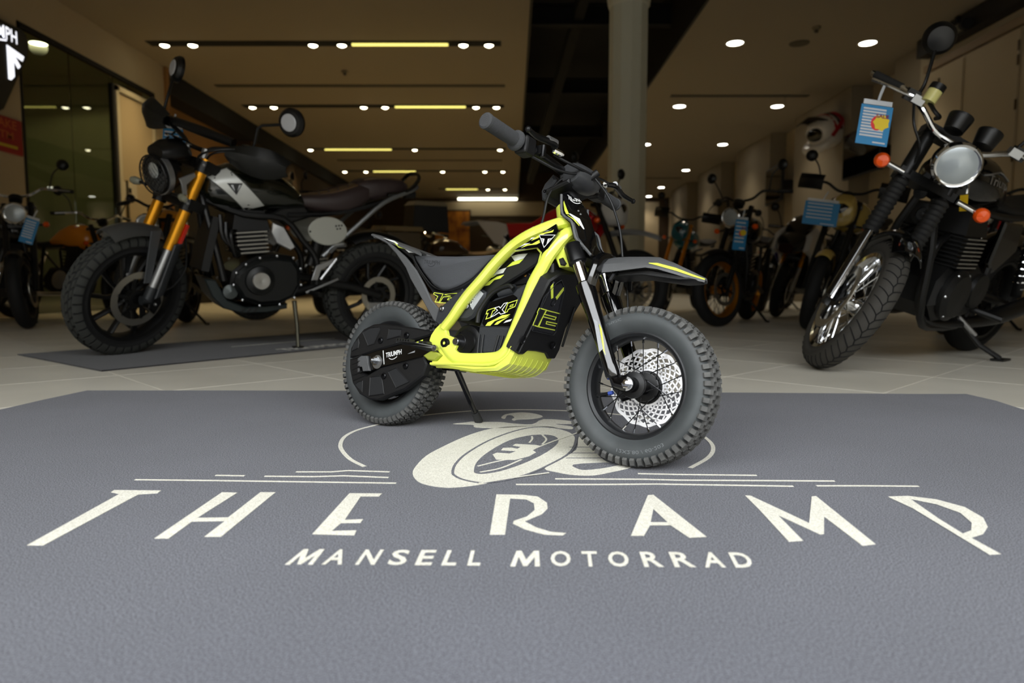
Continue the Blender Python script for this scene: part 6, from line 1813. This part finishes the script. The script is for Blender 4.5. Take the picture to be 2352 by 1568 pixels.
# tank
ts = [(1.085, .955, .91, .03), (1.06, .99, .865, .085), (1.0, 1.03, .82, .122), (.92, 1.063, .803, .145), (.83, 1.078, .798, .152), (.73, 1.068, .806, .148), (.63, 1.026, .818, .128), (.55, .969, .828, .105), (.49, .905, .838, .085)]
tk = sc.p('tank', B().body(ts, 28, 2.5), M('tank_green', (16, 19, 12), .14, coat=.7), None, 60)
for s in (1, -1):
    sp = sc.p('tank_stripe', tank_patch(ts, [(1.045, .985), (.935, 1.035), (.742, .845), (.84, .812)], s, 4, 14), M('stripe_silver', (196, 198, 194), .3, .2), tk)
    b = tank_patch(ts, [(1.052, .978), (1.045, .982), (.838, .81), (.846, .812)], s, 1, 14, .0045)
    b2 = tank_patch(ts, [(.938, 1.032), (.93, 1.036), (.736, .846), (.744, .846)], s, 1, 14, .0045)
    b.add([Vector(v) for v in b2.v], b2.f)
    sc.p('stripe_line', b, M('stripe_dark', (40, 42, 36), .4), tk)
    def tq(x, z):
        return V(x, s * (tank_y(ts, x, z, 2.5) + .0055), z)
    eb = B()
    T1, T2, T3 = (.948, .952), (.868, .958), (.9, .893)
    eb.slab([tq(*T1), tq(*T2), tq(*T3)], V(0, s * .002, 0))
    em_ = sc.p('tank_badge', eb, M('badge_dark', (34, 35, 36), .3, .4), tk, 0)
    lb = B()
    lb.slab([tq(.93, .944) + V(0, s * .003, 0), tq(.918, .945) + V(0, s * .003, 0), tq(.909, .912) + V(0, s * .003, 0)], V(0, s * .001, 0))
    lb.slab([tq(.888, .947) + V(0, s * .003, 0), tq(.878, .948) + V(0, s * .003, 0), tq(.896, .914) + V(0, s * .003, 0)], V(0, s * .001, 0))
    sc.p('badge_lines', lb, m_mirr, em_, 0)
    sc.p('tank_seam', B().tube([tq(1.06, .9) + V(.004, 0, 0), tq(1.03, .85), tq(.96, .818), tq(.86, .803), tq(.7, .812), tq(.55, .83)], .006, 6, smooth=3), m_mblk, tk)
sc.p('tank_cap', B().lathe([(.045, 0), (.045, .012), (.032, .02), (0, .022)], (.86, 0, 1.074), (0, 0, 1), 22), m_chr, tk)
sc.p('side_cover', B().prism([(.63, .84), (.7, .8), (.62, .74), (.45, .8), (.5, .86)], -.1, .1, .01), m_mblk)
# seat
m_br = M('seat_brown', (48, 37, 36), .5, bump=(300, .15))
m_br2 = M('seat_brown_lit', (84, 62, 36), .5, bump=(300, .15))  # seat brown with warm lamplight painted in, for the tops
s1 = sc.p('seat', B().body([(.535, .905, .862, .06), (.5, .925, .845, .09), (.42, .936, .828, .115), (.33, .955, .82, .13), (.24, .985, .825, .135), (.16, 1.015, .855, .13), (.1, 1.022, .9, .115)], 24, 3), m_br, None, 60)
rows_ = []
for x, z, w in ((.51, .926, .05), (.42, .939, .075), (.33, .958, .09), (.24, .988, .095), (.165, 1.017, .09)):
    rows_.append([V(x, -w, z - .008), V(x, -w * .5, z), V(x, 0, z + .001), V(x, w * .5, z), V(x, w, z - .008)])
sc.p('seat_top', B().grid(rows_, thick=V(0, 0, -.006)), m_br2, s1, 60)
for x, z in ((.38, .951), (.32, .966), (.26, .985), (.2, 1.008)):
    sc.p('seam', B().tube([(x + .03, -.085, z - .012), (x, 0, z + .001), (x + .03, .085, z - .012)], .004, 6, smooth=3), m_br, s1)
s2 = sc.p('pillion_seat', B().body([(.155, 1.03, .93, .09), (.12, 1.05, .91, .108), (.04, 1.066, .92, .118), (-.06, 1.074, .945, .118), (-.14, 1.07, .97, .105), (-.18, 1.05, .99, .08)], 24, 3), m_br, None, 60)
rows_ = [[V(x, -w, z - .006), V(x, 0, z + .001), V(x, w, z - .006)] for x, z, w in ((.12, 1.052, .08), (.04, 1.067, .09), (-.06, 1.075, .09), (-.14, 1.071, .08))]
sc.p('seat_top', B().grid(rows_, thick=V(0, 0, -.006)), m_br2, s2, 60)
gr_ = [V(-.02, .12, .965), V(-.15, .125, .99), (-.24, .11, 1.07), (-.26, .06, 1.11), (-.262, 0, 1.115)]
gr_ = [Vector(p_) for p_ in gr_]
sc.p('grab_rail', B().tube(gr_ + [V(p_.x, -p_.y, p_.z) for p_ in reversed(gr_[:-1])], .013, 10, smooth=4), m_mgls)
# frame
fb = B()
for s in (1, -1):
    fb.tube([(1.06, s * .04, .9), (1.03, s * .09, .74), (.99, s * .12, .56), (.96, s * .13, .42)], .018, 10, smooth=3)
    fb.tube([(1.04, s * .05, .86), (.85, s * .1, .79), (.634, s * .125, .779), (.52, s * .13, .66), (.435, s * .13, .55), (.43, s * .13, .4)], .018, 10, smooth=3)
    fb.tube([(.6, s * .1, .8), (.3, s * .11, .83), (.0, s * .115, .92), (-.2, s * .1, 1.01)], .014, 8, smooth=3)
sc.p('frame', fb, m_mblk)
for s in (1, -1):
    sc.p('subframe_rail', B().tube([(.4, s * .14, .57), (.2, s * .14, .75), (.007, s * .135, .915), (-.19, s * .12, 1.005), (-.24, s * .1, 1.03)], .014, 8, smooth=3), M('rail_grey', (120, 122, 122), .35, .7))
    op = sc.p('number_board', B().slab([V(.378 + .12 * math.cos(2 * PI * i / 40), s * .152, .722 + .084 * math.sin(2 * PI * i / 40)) for i in range(40)], V(0, s * .012, 0), .004), M('board_silver', (176, 177, 168), .35, .35))
    for i, (a, b_) in enumerate(((.33, .755), (.312, .758), (.295, .76), (.322, .738), (.304, .741), (.488, .715))):
        sc.p('rivet', B().lathe([(.006, 0), (.004, .003), (0, .004)], (a, s * .165, b_), (0, s, 0), 8), m_mblk, op)
    sc.p('airbox_cover', B().slab([V(.7, s * .13, .755), V(.64, s * .14, .735), (.57, s * .14, .62), (.6, s * .14, .6), V(.68, s * .13, .64), V(.705, s * .13, .7)], V(0, s * .02, 0), .006), m_alu)
# engine
cy = cylinder_block(sc, .795, .57, .705, .24, .19, 6, R(6))
sc.p('engine_head', B().box((.81, 0, .76), (.2, .22, .11), None, .8), m_eng, None, 0)
cc = [(.93, .40), (.915, .47), (.86, .52), (.78, .56), (.68, .575), (.58, .565), (.535, .5), (.53, .4), (.57, .32), (.66, .28), (.78, .275), (.88, .31)]
sc.p('crankcase', B().prism(cc, -.14, .14, .02), m_eng)
for s in (1, -1):
    ec = sc.p('engine_cover', B().prism([(x * .94 + .045, z * .93 + .03) for x, z in cc], s * .14, s * .178, .022), M('cover_black', (16, 18, 18), .38, .2))
    sc.p('cover_bulge', B().lathe([(.085, 0), (.08, .02), (.06, .026), (.052, .03)], (.778, s * .175, .428), (0, s, 0), 28), M('cover_black', (16, 18, 18), .38, .2), ec)
    sc.p('cover_cap', B().lathe([(.05, 0), (.05, .014), (.046, .018), (.012, .018), (0, .016)], (.778, s * .195, .428), (0, s, 0), 28), M('spun_metal', (190, 190, 188), .3, 1), ec)
    for x, z in cc:
        cx_, cz_ = x * .95 + .037, z * .95 + .022
        sc.p('cover_bolt', B().ball((cx_, s * .174, cz_), .0085, 8), m_alu, ec)
bs = [(1.06, .43), (1.02, .33), (.96, .262), (.86, .232), (.72, .232), (.6, .255), (.6, .285), (.84, .265), (.94, .31), (1.0, .42)]
bp_ = sc.p('bash_plate', B().prism(bs, -.12, .12, .006), M('bash_grey', (44, 50, 50), .35, .5))
for i in range(6):
    sc.p('bash_hole', B().lathe([(.008, 0), (0, .001)], (.86 - .035 * (i // 2) - .01 * (i % 2), .121, .257 if i % 2 else .245), (0, 1, 0), 10), m_mblk, bp_)
sc.p('horn', B().lathe([(.04, 0), (.04, .02), (0, .03)], (.93, .13, .36), (0, 1, 0), 16), M('horn_grey', (84, 90, 90), .3, .6))
for i in range(3):
    sc.p('coolant_hose', B().tube([(.98 - .03 * i, .13, .78 - .04 * i), (.97 - .02 * i, .15, .66), (.9, .13, .6 - .02 * i), (.86, .1, .58)], .013, 8, smooth=3), m_mblk)
sc.p('radiator', B().box((1.03, 0, .62), (.04, .28, .3), Matrix.Rotation(R(-12), 3, 'Y')), m_mblk)
sc.p('exhaust', B().tube([(.93, -.05, .72), (1.0, -.08, .6), (.96, -.13, .36), (.7, -.16, .28), (.3, -.17, .36), (.05, -.18, .5), (-.2, -.18, .62)], [.02, .02, .022, .022, .045, .05, .05], 12, smooth=4), m_sat)
# pegs, swingarm, shocks, stand
for s in (1, -1):
    fp = sc.p('foot_plate', B().slab([V(.478, s * .165, .43), V(.45, s * .165, .515), V(.32, s * .165, .57), V(.33, s * .165, .54), V(.42, s * .165, .49), V(.44, s * .165, .43)], V(0, s * .012, 0), .003), m_alu)
    sc.p('plate_strut', B().tube([(.325, s * .172, .56), (.42, s * .172, .435)], .008, 6), m_alu, fp)
    sc.p('foot_peg', B().tube([(.5, s * .16, .36), (.47, s * .3, .36)], .015, 8), m_mblk)
    sc.p('swingarm', B().tube([(.46, s * .105, .42), (.2, s * .11, .385), (0, s * .115, .327)], [.028, .026, .024], 10, flat=.7), m_mblk)
    sc.p('pillion_peg', B().tube([(.36, s * .16, .6), (.34, s * .2, .64), (.31, s * .26, .65)], .012, 8), m_alu)
sc.p('rear_shock', B().tube([(.42, 0, .5), (.34, 0, .75)], .04, 12), m_mblk)
sc.p('gear_lever', B().tube([(.52, .2, .36), (.42, .2, .4), (.32, .19, .44)], .007, 6), m_alu)
arc_guard(sc, False, .405, .085, 62, 150, m_mblk, 'rear_mudguard', .04)
sf = V(.56, .2, .2 * .126 + .01)
sd = sc.p('side_stand', B().tube([(.56, .12, .3), (.555, .16, .16), sf], [.014, .011, .011], 10), M('stand_metal', (70, 68, 56), .35, .7))
sc.p('stand_pad', B().box(sf, (.06, .035, .008)), m_mblk, sd)
sc.p('rear_caliper', B().box((.02, .1, .25), (.09, .04, .06)), m_alu)
sc.p('tail_lamp', B().tube([(-.2, 0, .98), (-.27, 0, .99)], [.03, .035], 12), m_mblk)

# ---------------------------------------------------------------- black classic on the right
bn = Moto('classic_motorcycle', 'black classic motorcycle with chrome round headlamp and wire wheels on the right', (2.622, 3.963), 3.753, .308, wb=1.45, Rf=.318, Rr=.32, rake=R(25.5), trail=.105, steer=.791)
m_tyre2 = M('classic_tyre', (58, 56, 52), .7, spec=.3)
moto_wheel(bn, True, .1, .235, 'wire', 40, m_chr, 'groove', .155, (-1,), tyre_m=m_tyre2)
moto_wheel(bn, False, .15, .222, 'wire', 40, m_mblk, None, .12, (), spoke_m=m_mblk)
for s in (1, -1):
    y = s * .1
    sc_ = bn.p('fork_leg', bn.f().tube([(bn.fx(.30, -.02), y, .3), (bn.fx(.62, -.03), y, .62)], .024, 14), m_mgls)
    bn.p('leg_highlight', bn.f().tube([(bn.fx(.30, .004), y - .004 * s, .3), (bn.fx(.62, -.006), y - .004 * s, .62)], .009, 8), m_chr, sc_)
    ga = bn.f()
    pts, rr = [], []
    for i in range(23):
        z = .6 + .24 * i / 22
        pts.append((bn.fx(z, -.03), y, z))
        rr.append(.038 if i % 2 else .031)
    bn.p('fork_gaiter', ga.tube(pts, rr, 16), M('gaiter', (18, 18, 18), .6))
    bn.p('fork_tube', bn.f().tube([(bn.fx(.83, -.03), y, .83), (bn.fx(1.08, -.03), y, 1.08)], .027, 14), m_mblk)
    bn.p('lamp_ear', bn.f().tube([(bn.fx(.86, -.03), y, .86), (bn.fx(1.02, -.03), y, 1.02)], .034, 14), m_mblk)
    ix = bn.fx(.87, .05)
    st_ = bn.p('indicator_stalk', bn.f().cyl((ix, s * .13, .872), (ix, s * .225, .872), .012, 12), m_chr)
    bn.p('indicator', bn.f().lathe([(.015, -.045), (.028, -.03), (.031, 0)], (ix + .02, s * .24, .872), (1, 0, 0), 20), m_mblk, st_)
    bn.p('indicator_lens', bn.f().lathe([(.032, -.004), (.032, .008), (.024, .02), (0, .025)], (ix + .02, s * .24, .872), (1, 0, 0), 20), m_amber, st_)
yk = bn.f()
for z in (1.06, .86):
    yk.box((bn.fx(z, -.04), 0, z), (.08, .27, .04), Matrix.Rotation(R(-25), 3, 'Y'))
bn.p('fork_yoke', yk, m_mblk)
hc, ha = V(1.33, 0, .992), V(1, 0, -.06)
hl = bn.p('headlamp', bn.f().lathe([(.025, -.15), (.065, -.13), (.082, -.08), (.086, -.01)], hc, ha, 36), m_mgls)
bn.p('lamp_rim', bn.f().lathe([(.08, .004), (.086, -.012), (.0935, -.008), (.0935, .006), (.086, .016), (.08, .012)], hc, ha, 36), m_chr, hl)
bn.p('lamp_lens', bn.f().lathe([(.081, .009), (.065, .018), (.04, .025), (0, .028)], hc, ha, 36), m_lens, hl)
for s in (1, -1):
    g = bn.p('gauge', bn.f().lathe([(.022, -.05), (.04, -.042), (.047, 0), (.05, .02), (.045, .024)], (1.2, s * .068, 1.135), (-.45, 0, 1), 28), m_mblk)
    bn.p('gauge_glass', bn.f().lathe([(.044, .02), (0, .022)], (1.2, s * .068, 1.135), (-.45, 0, 1), 28), m_mgls, g)
    bn.p('gauge_rim', bn.f().lathe([(.044, .02), (.05, .018), (.05, .026), (.044, .028)], (1.2, s * .068, 1.135), (-.45, 0, 1), 28, closed=True), m_mblk, g)
half = [(1.14, .045, 1.06), (1.13, .11, 1.07), (1.1, .2, 1.12), (1.03, .3, 1.155), (.95, .4, 1.155), (.92, .43, 1.155)]
bp = [V(a, -b_, c) for a, b_, c in reversed(half)] + [V(*p_) for p_ in half]
bn.p('handlebar', bn.f().tube(bp, .0125, 10, smooth=4), m_chr)
for s in (1, -1):
    gg = bn.p('grip', bn.f().tube([(1.02, s * .31, 1.155), (.93, s * .42, 1.155)], .018, 14), m_grip)
    bn.p('grip_end', bn.f().tube([(.93, s * .42, 1.155), (.917, s * .436, 1.155)], [.016, .013], 12), m_chr, gg)
    bn.p('lever', bn.f().tube([(1.09, s * .245, 1.145), (1.085, s * .3, 1.14), (1.04, s * .38, 1.135), (1.0, s * .43, 1.13)], [.008, .008, .007, .009], 8, smooth=3), m_chr)
    bn.p('switch_housing', bn.f().box((1.055, s * .26, 1.145), (.05, .055, .05)), m_mblk)
    bn.p('perch', bn.f().box((1.085, s * .235, 1.14), (.05, .05, .035)), m_alu)
rv = bn.p('fluid_reservoir', bn.f().cyl((1.115, -.2, 1.15), (1.1, -.2, 1.2), .03, 16), M('brake_fluid', (206, 200, 128), .3))
bn.p('reservoir_cap', bn.f().cyl((1.1, -.2, 1.2), (1.092, -.2, 1.225), .033, 16), m_mblk, rv)
bn.p('hose', bn.f().tube([(1.11, -.19, 1.15), (1.15, -.16, 1.13), (1.15, -.13, 1.12), (1.11, -.13, 1.11)], .009, 8, smooth=4), m_mblk)
bn.p('brake_hose', bn.f().tube([(1.1, -.24, 1.12), (1.16, -.2, 1.05), (1.17, -.12, .98), (1.16, -.08, .86)], .006, 8, smooth=4), m_mblk)
for s in (1, -1):
    mr = bn.p('mirror', bn.f().tube([(1.06, s * .24, 1.17), (1.06, s * .25, 1.22), (1.0, s * .285, 1.34)], .0075, 8, smooth=4), m_mblk)
    bn.p('mirror_shell', bn.f().lathe([(.02, .034), (.05, .026), (.066, .006), (.068, -.01), (.06, -.014)], (.985, s * .295, 1.385), (1, 0, -.1), 28), m_mblk, mr)
    bn.p('mirror_glass', bn.f().lathe([(.06, -.014), (0, -.015)], (.985, s * .295, 1.385), (1, 0, -.1), 24), M('mirror_glass', (160, 165, 170), .03, 1), mr)
arc_guard(bn, True, .372, .066, 62, 150, m_mgls, 'front_mudguard', .04)
cal = bn.p('brake_caliper', bn.f().prism([(1.32, .3), (1.36, .24), (1.4, .28), (1.39, .36), (1.34, .38)], -.1, -.05, .006), m_mblk)
bn.p('horn', B().lathe([(.05, 0), (.05, .02), (.03, .03), (.028, .02), (.012, .02), (.01, .034), (0, .035)], (1.1, .03, .74), (1, .1, 0), 24), m_eng)
bts = [(1.04, .97, .88, .05), (1.0, 1.0, .83, .11), (.9, 1.03, .8, .15), (.78, 1.035, .795, .158), (.65, 1.0, .8, .14), (.54, .92, .81, .11), (.47, .86, .81, .085)]
tk = bn.p('tank', B().body(bts, 26, 2.4), m_mgls, None, 60)
bn.p('tank_cap', B().lathe([(.04, 0), (.04, .012), (.03, .02), (0, .022)], (.82, 0, 1.034), (0, 0, 1), 22), m_chr, tk)
b = B()
gv, gf, _ = glyph('Triumph', .01)
b.add([V(.9 - .26 * v.x, tank_y(bts, .9 - .26 * v.x, .905 + .055 * v.y) + .004, .905 + .055 * v.y - .02 * v.x) for v in gv], gf)
b.tube([V(.93 - .03 * i, tank_y(bts, .93 - .03 * i, .975 - .006 * abs(i - 4)) + .004, .975 - .006 * abs(i - 4)) for i in range(10)], .004, 6)
bn.p('tank_badge', b, m_alu, tk, 0)
bn.p('seat', B().body([(.5, .86, .79, .08), (.38, .84, .77, .12), (.2, .85, .77, .135), (0, .885, .79, .13), (-.18, .91, .83, .11), (-.25, .905, .85, .08)], 22, 3), M('seat_black', (20, 19, 18), .55), None, 60)
cylinder_block(bn, .82, .52, .68, .34, .22, 8, R(0))
bn.p('engine_head', B().box((.82, 0, .735), (.22, .32, .11), None, .85), m_eng, None, 0)
bn.p('crankcase', B().prism([(1.0, .34), (1.0, .46), (.92, .53), (.62, .54), (.52, .48), (.52, .34), (.62, .27), (.9, .26)], -.17, .17, .03), m_eng)
for s in (1, -1):
    cvr = bn.p('engine_cover', B().lathe([(.125, 0), (.125, .02), (.1, .04), (0, .045)], (.86, s * .165, .4), (0, s, 0), 28), m_eng)
    bn.p('sprocket_cover', B().lathe([(.09, 0), (.085, .025), (0, .03)], (.62, s * .165, .42), (0, s, 0), 24), m_eng, cvr)
    for i in range(6):
        a = 2 * PI * i / 6
        bn.p('cover_bolt', B().ball((.86 + .112 * math.cos(a), s * .19, .4 + .112 * math.sin(a)), .008, 8), m_alu, cvr)
    bn.p('exhaust', B().tube([(.92, s * .08, .66), (1.02, s * .09, .6), (1.03, s * .1, .4), (.93, s * .12, .26), (.6, s * .15, .24), (.25, s * .19, .29), (-.3, s * .2, .4)], [.018, .018, .018, .018, .02, .045, .045], 12, smooth=4), m_sat)
    bn.p('foot_peg', B().tube([(.55, s * .16, .32), (.53, s * .3, .31)], .016, 8), m_mblk)
    bn.p('swingarm', B().tube([(.5, s * .1, .4), (0, s * .115, .32)], .022, 8), m_mblk)
    bn.p('shock_absorber', B().tube([(.02, s * .15, .38), (.18, s * .15, .78)], .027, 12), m_mblk)
    bn.p('shock_spring', B().tube([V(.03 + .14 * t / 60 + .03 * math.cos(t * .9), s * .15 + .03 * math.sin(t * .9), .42 + .32 * t / 60) for t in range(61)], .005, 5), m_chr)
fb = B()
for s in (1, -1):
    fb.tube([(1.08, s * .03, .84), (1.07, s * .1, .6), (1.0, s * .13, .28), (.8, s * .13, .22), (.5, s * .13, .26), (.47, s * .13, .6), (.44, s * .11, .78)], .018, 8, smooth=3)
    fb.tube([(1.08, s * .03, .9), (.75, s * .09, .8), (.42, s * .12, .78), (.05, s * .12, .82), (-.2, s * .11, .85)], .018, 8, smooth=3)
bn.p('frame', fb, m_mblk)
for s in (1, -1):
    bn.p('side_panel', B().prism([(.52, .76), (.3, .76), (.26, .62), (.44, .5), (.52, .55)], s * .12, s * .15, .01), m_mgls)
arc_guard(bn, False, .385, .09, 30, 140, m_mgls, 'rear_mudguard', .045)
sf = V(.49, .345, .345 * math.tan(.308) + .012)
sd = bn.p('side_stand', B().tube([(.58, .12, .27), (.53, .25, .16), sf], .013, 10), m_mblk)
bn.p('stand_pad', B().box(sf + V(-.01, .0, -.004), (.09, .06, .008), Matrix.Rotation(.308, 3, 'X')), m_mblk, sd)
bn.p('stand_spring', B().tube([(.6, .14, .27), (.54, .22, .2)], .012, 8), m_alu, sd)
kt = bn.p('key', B().tube([(1.06, .14, .9), (1.06, .15, .86)], .008, 8), m_chr)
bn.p('key_fob', B().box((1.06, .152, .82), (.006, .03, .07), Matrix.Rotation(.3, 3, 'X')), M('fob_yellow', (214, 176, 24), .4), kt, 0)
bn.p('front_badge', B().lathe([(.03, 0), (.03, .01), (0, .012)], (1.14, 0, .83), (1, 0, 0), 20), m_eng)
# ---------------------------------------------------------------- motorcycles farther back
generic('roadster_motorcycle', 'black roadster with clear round headlamp at the left edge of the picture', front=(-4.2, 5.85), heading=R(318), lean=R(6), steer=R(-26), style='classic', body=(16, 15, 14), bars_z=1.2, rim_m=m_mblk)
generic('roadster_motorcycle', 'classic roadster with a bright orange tank in front of the office glass', rear=(-5.57, 7.65), heading=R(-15), lean=R(8), steer=R(-18), style='classic', body=(226, 136, 18), bars_z=1.12, body2=(196, 150, 60))
generic('roadster_motorcycle', 'yellow tanked motorcycle hidden behind the green scrambler front wheel', front=(-2.98, 5.45), heading=R(282), lean=R(6), steer=R(-14), style='roadster', body=(214, 140, 24), headlamp='round', fork_m=m_mblk, mirrors=False, bars_z=1.06)
def adv_extra(mo):
    tc_ = mo.p('top_case', B().box((-.36, 0, 1.14), (.42, .48, .3), None, .9), M('case_black', (18, 18, 17), .5), None, 0)
    mo.p('case_lid_lit', B().box((-.36, 0, 1.31), (.4, .46, .05), None, .8), M('case_lid_lit', (150, 140, 116), .3), tc_, 0)  # pale colour paints the light falling on the black case's lid
    for s in (1, -1):
        pn_ = mo.p('pannier', B().box((-.02, s * .28, .82), (.42, .18, .32), None, .85), M('pannier_sand', (92, 76, 48), .45), None, 0)
        mo.p('pannier_lid', B().box((-.02, s * .28, 1.02), (.44, .19, .05), None, .9), M('pannier_lid', (128, 108, 70), .4), pn_, 0)
    mo.p('screen', mo.f().body([(1.12, 1.5, 1.1, .1), (1.17, 1.48, 1.08, .15), (1.26, 1.36, 1.04, .16), (1.34, 1.16, 1.02, .13)], 18), M('clear_screen', (214, 208, 190), .05, trans=.9))
generic('touring_motorcycle', 'touring motorcycle with sand panniers and a black top case behind the scrambler seat', front=(-2.75, 7.35), heading=R(203), lean=R(5), steer=R(5), style='adventure', body=(120, 98, 60), seat=(70, 48, 30), wheel='wire', extra=adv_extra, wb=1.5, bars_z=1.3, headlamp='cowl', tread='block')
generic('roadster_motorcycle', 'dark motorcycle standing between the scrambler and the touring motorcycle', front=(-2.35, 8.6), heading=R(250), lean=R(6), steer=R(10), style='roadster', body=(24, 20, 18), bars_z=1.1)
generic('enduro_motorcycle', 'red enduro motorcycle with grey mudguards directly behind the mini bike', front=(1.05, 6.05), heading=R(-36), lean=R(7), steer=R(-6), style='enduro', body=(178, 14, 22), body2=(196, 186, 172), seat=(92, 66, 38), guard_m=M('enduro_grey', (120, 121, 124), .4), wheel='wire', wb=1.48, Rf_=.345, Rr_=.33, headlamp='cowl', cowl_m=M('cowl_white', (190, 188, 184), .35), mirrors=True, bars_z=1.24, fork_m=m_mblk, lvl=0)
generic('roadster_motorcycle', 'teal motorcycle with a yellow fork beside the grey column', front=(1.95, 8.9), heading=R(236), lean=R(6), steer=R(10), style='adventure', body=(20, 92, 106), fork_m=M('fork_orange', (226, 140, 24), .3, .3), bars_z=1.28, headlamp='cowl', lvl=0)
generic('roadster_motorcycle', 'black motorcycle with gold wheel rims right of the mini bike front mudguard', front=(1.83, 6.2), heading=R(240), lean=R(9), steer=R(-26), style='roadster', body=(12, 12, 12), wheel='wire', spoke_m=m_mblk, rim_m=M('rim_gold', (196, 128, 32), .3, .8), bars_z=1.2, Rf_=.335, lvl=1, mirrors=True)
generic('sports_motorcycle', 'faired sports motorcycle in black, white, blue and red near the far right', front=(3.1, 8.0), heading=R(226), lean=R(8), steer=R(12), style='sport', body=(10, 10, 12), body2=(200, 198, 196), fork_m=m_gold, headlamp='none', mirrors=True, bars_z=1.0)
generic('trail_motorcycle', 'sand coloured trail motorcycle left of the black classic motorcycle', front=(2.5, 5.75), heading=R(228), lean=R(8), steer=R(12), style='adventure', body=(186, 160, 84), guard_m=M('sand_guard', (186, 160, 84), .35), wheel='wire', headlamp='cowl', bars_z=1.2, lvl=0)
generic('roadster_motorcycle', 'red, white and blue tanked motorcycle half hidden behind the black classic fork', front=(3.3, 5.2), heading=R(224), lean=R(8), steer=R(12), style='roadster', body=(178, 18, 26), body2=(40, 60, 160), bars_z=1.12, mirrors=False)
generic('roadster_motorcycle', 'black and red motorcycle at the right edge behind the black classic tank', front=(3.9, 4.75), heading=R(223), lean=R(9), steer=R(10), style='classic', body=(90, 12, 18), bars_z=1.12)
generic('roadster_motorcycle', 'dark motorcycle in the far row behind the sports motorcycle', front=(3.5, 9.6), heading=R(236), lean=R(8), steer=R(10), style='roadster', body=(20, 20, 20), bars_z=1.1, mirrors=True)
generic('roadster_motorcycle', 'dark motorcycle far back left of the red enduro', front=(-.55, 11.0), heading=R(230), lean=R(8), steer=R(10), style='roadster', body=(40, 30, 22), bars_z=1.1, mirrors=False, seat=(150, 128, 92))

generic('roadster_motorcycle', 'brown seated motorcycle far back above the mini bike seat', front=(-1.55, 9.7), heading=R(202), lean=R(7), steer=R(6), style='classic', body=(60, 44, 30), seat=(110, 84, 52), bars_z=1.1, wheel='wire', mirrors=True)

# ---------------------------------------------------------------- price cards
price_card((1.53, 2.93, 1.12), R(-4), .13, .165, 'blue price card with a yellow sale star hanging from the black classic handlebar', True, R(-4), R(9), 10)
price_card((-2.0, 4.12, 1.29), R(12), .11, .2, 'blue price card tucked behind the green scrambler headlamp', False, 0, R(4), 7)
price_card((-3.9, 5.62, .9), R(20), .1, .2, 'blue and white price card on the roadster at the left edge', False, 0, R(18), 7)
price_card((1.985, 5.95, .93), R(0), .11, .26, 'blue price card with a sale star on the gold-rimmed motorcycle', True, 0, R(6), 6)
price_card((2.45, 5.45, 1.02), R(-10), .26, .18, 'wide blue price card on the sand trail motorcycle', False, 0, R(8), 5)
price_card((.55, 5.95, 1.33), R(-6), .12, .2, 'blue price card on the red enduro handlebar', False, 0, 0, 6)

# ---------------------------------------------------------------- helmet on the right wall, poster at the far end
hm = thing('helmet', 'red, white and black off-road helmet on a bracket high on the right wall', 'helmet', Matrix.Translation((WR - .28, 13.75, 3.36)) @ Matrix.Rotation(R(205), 4, 'Z') @ Matrix.Rotation(R(18), 4, 'Y') @ Matrix.Scale(2.3, 4))
m_hw = M('helmet_white', (214, 208, 198), .25, coat=.5)
obj('shell', B().body([(-.15, .05, -.09, .06), (-.13, .1, -.12, .1), (-.06, .145, -.14, .125), (.03, .15, -.14, .128), (.1, .12, -.12, .11), (.13, .07, -.08, .08)], 22, 2.2), m_hw, hm, 60)
obj('chin_bar', B().tube([(.06, -.115, -.07), (.16, -.085, -.1), (.2, 0, -.11), (.16, .085, -.1), (.06, .115, -.07)], .035, 12, smooth=4), m_hw, hm)
obj('peak', B().grid([[V(.06, -.1, .1), V(.06, 0, .15), V(.06, .1, .1)], [V(.16, -.09, .13), V(.16, 0, .165), V(.16, .09, .13)], [V(.25, -.06, .12), V(.25, 0, .14), V(.25, .06, .12)]], thick=V(0, 0, -.008)), m_mblk, hm)
obj('visor', B().body([(.09, .07, -.05, .09), (.13, .06, -.05, .08), (.145, .03, -.03, .05)], 16), m_mgls, hm)
for s in (1, -1):
    obj('stripe', B().tube([(-.1, s * .105, .06), (-.02, s * .132, .02), (.07, s * .122, -.04)], .02, 8, smooth=4, flat=.35), M('helmet_red', (168, 16, 24), .3), hm)
    obj('stripe', B().tube([(.06, s * .125, -.06), (.14, s * .11, -.09), (.19, s * .07, -.11)], .018, 8, smooth=4, flat=.4), m_mblk, hm)
for k_, (x, w_) in enumerate(((-.1, .02), (-.045, .018), (.01, .02))):
    pts = []
    for i in range(13):
        a = PI * i / 12
        zz_ = .146 - .03 * abs(x + .02) * 10 * .3
        pts.append(V(x, .124 * math.cos(a), -.01 + (zz_ + .01) * math.sin(a) + .004))
    obj('band', B().tube(pts, w_, 8, flat=.5), M('helmet_red', (168, 16, 24), .3) if k_ != 1 else m_mblk, hm)
obj('crown_panel', B().body([(-.155, .03, -.1, .07), (-.14, .06, -.125, .105), (-.11, .08, -.135, .118)], 18), m_mblk, hm)
obj('bracket', B().box((-.16, 0, -.12), (.1, .04, .02)), m_trim, hm)
po = thing('poster', 'orange and brown picture panel on the far wall', 'poster', Matrix.Translation((-2.6, YB - .08, 1.7)))
obj('panel', B().box((0, 0, .9), (1.5, .03, 1.9)), M('poster_orange', (196, 124, 30), .6, vary=(2.5, (120, 62, 16), .4, .65)), po, 0)
obj('frame', B().box((-.78, 0, .9), (.06, .05, 1.95)).box((.78, 0, .9), (.06, .05, 1.95)).box((0, 0, 1.88), (1.6, .05, .06)), m_trim, po)
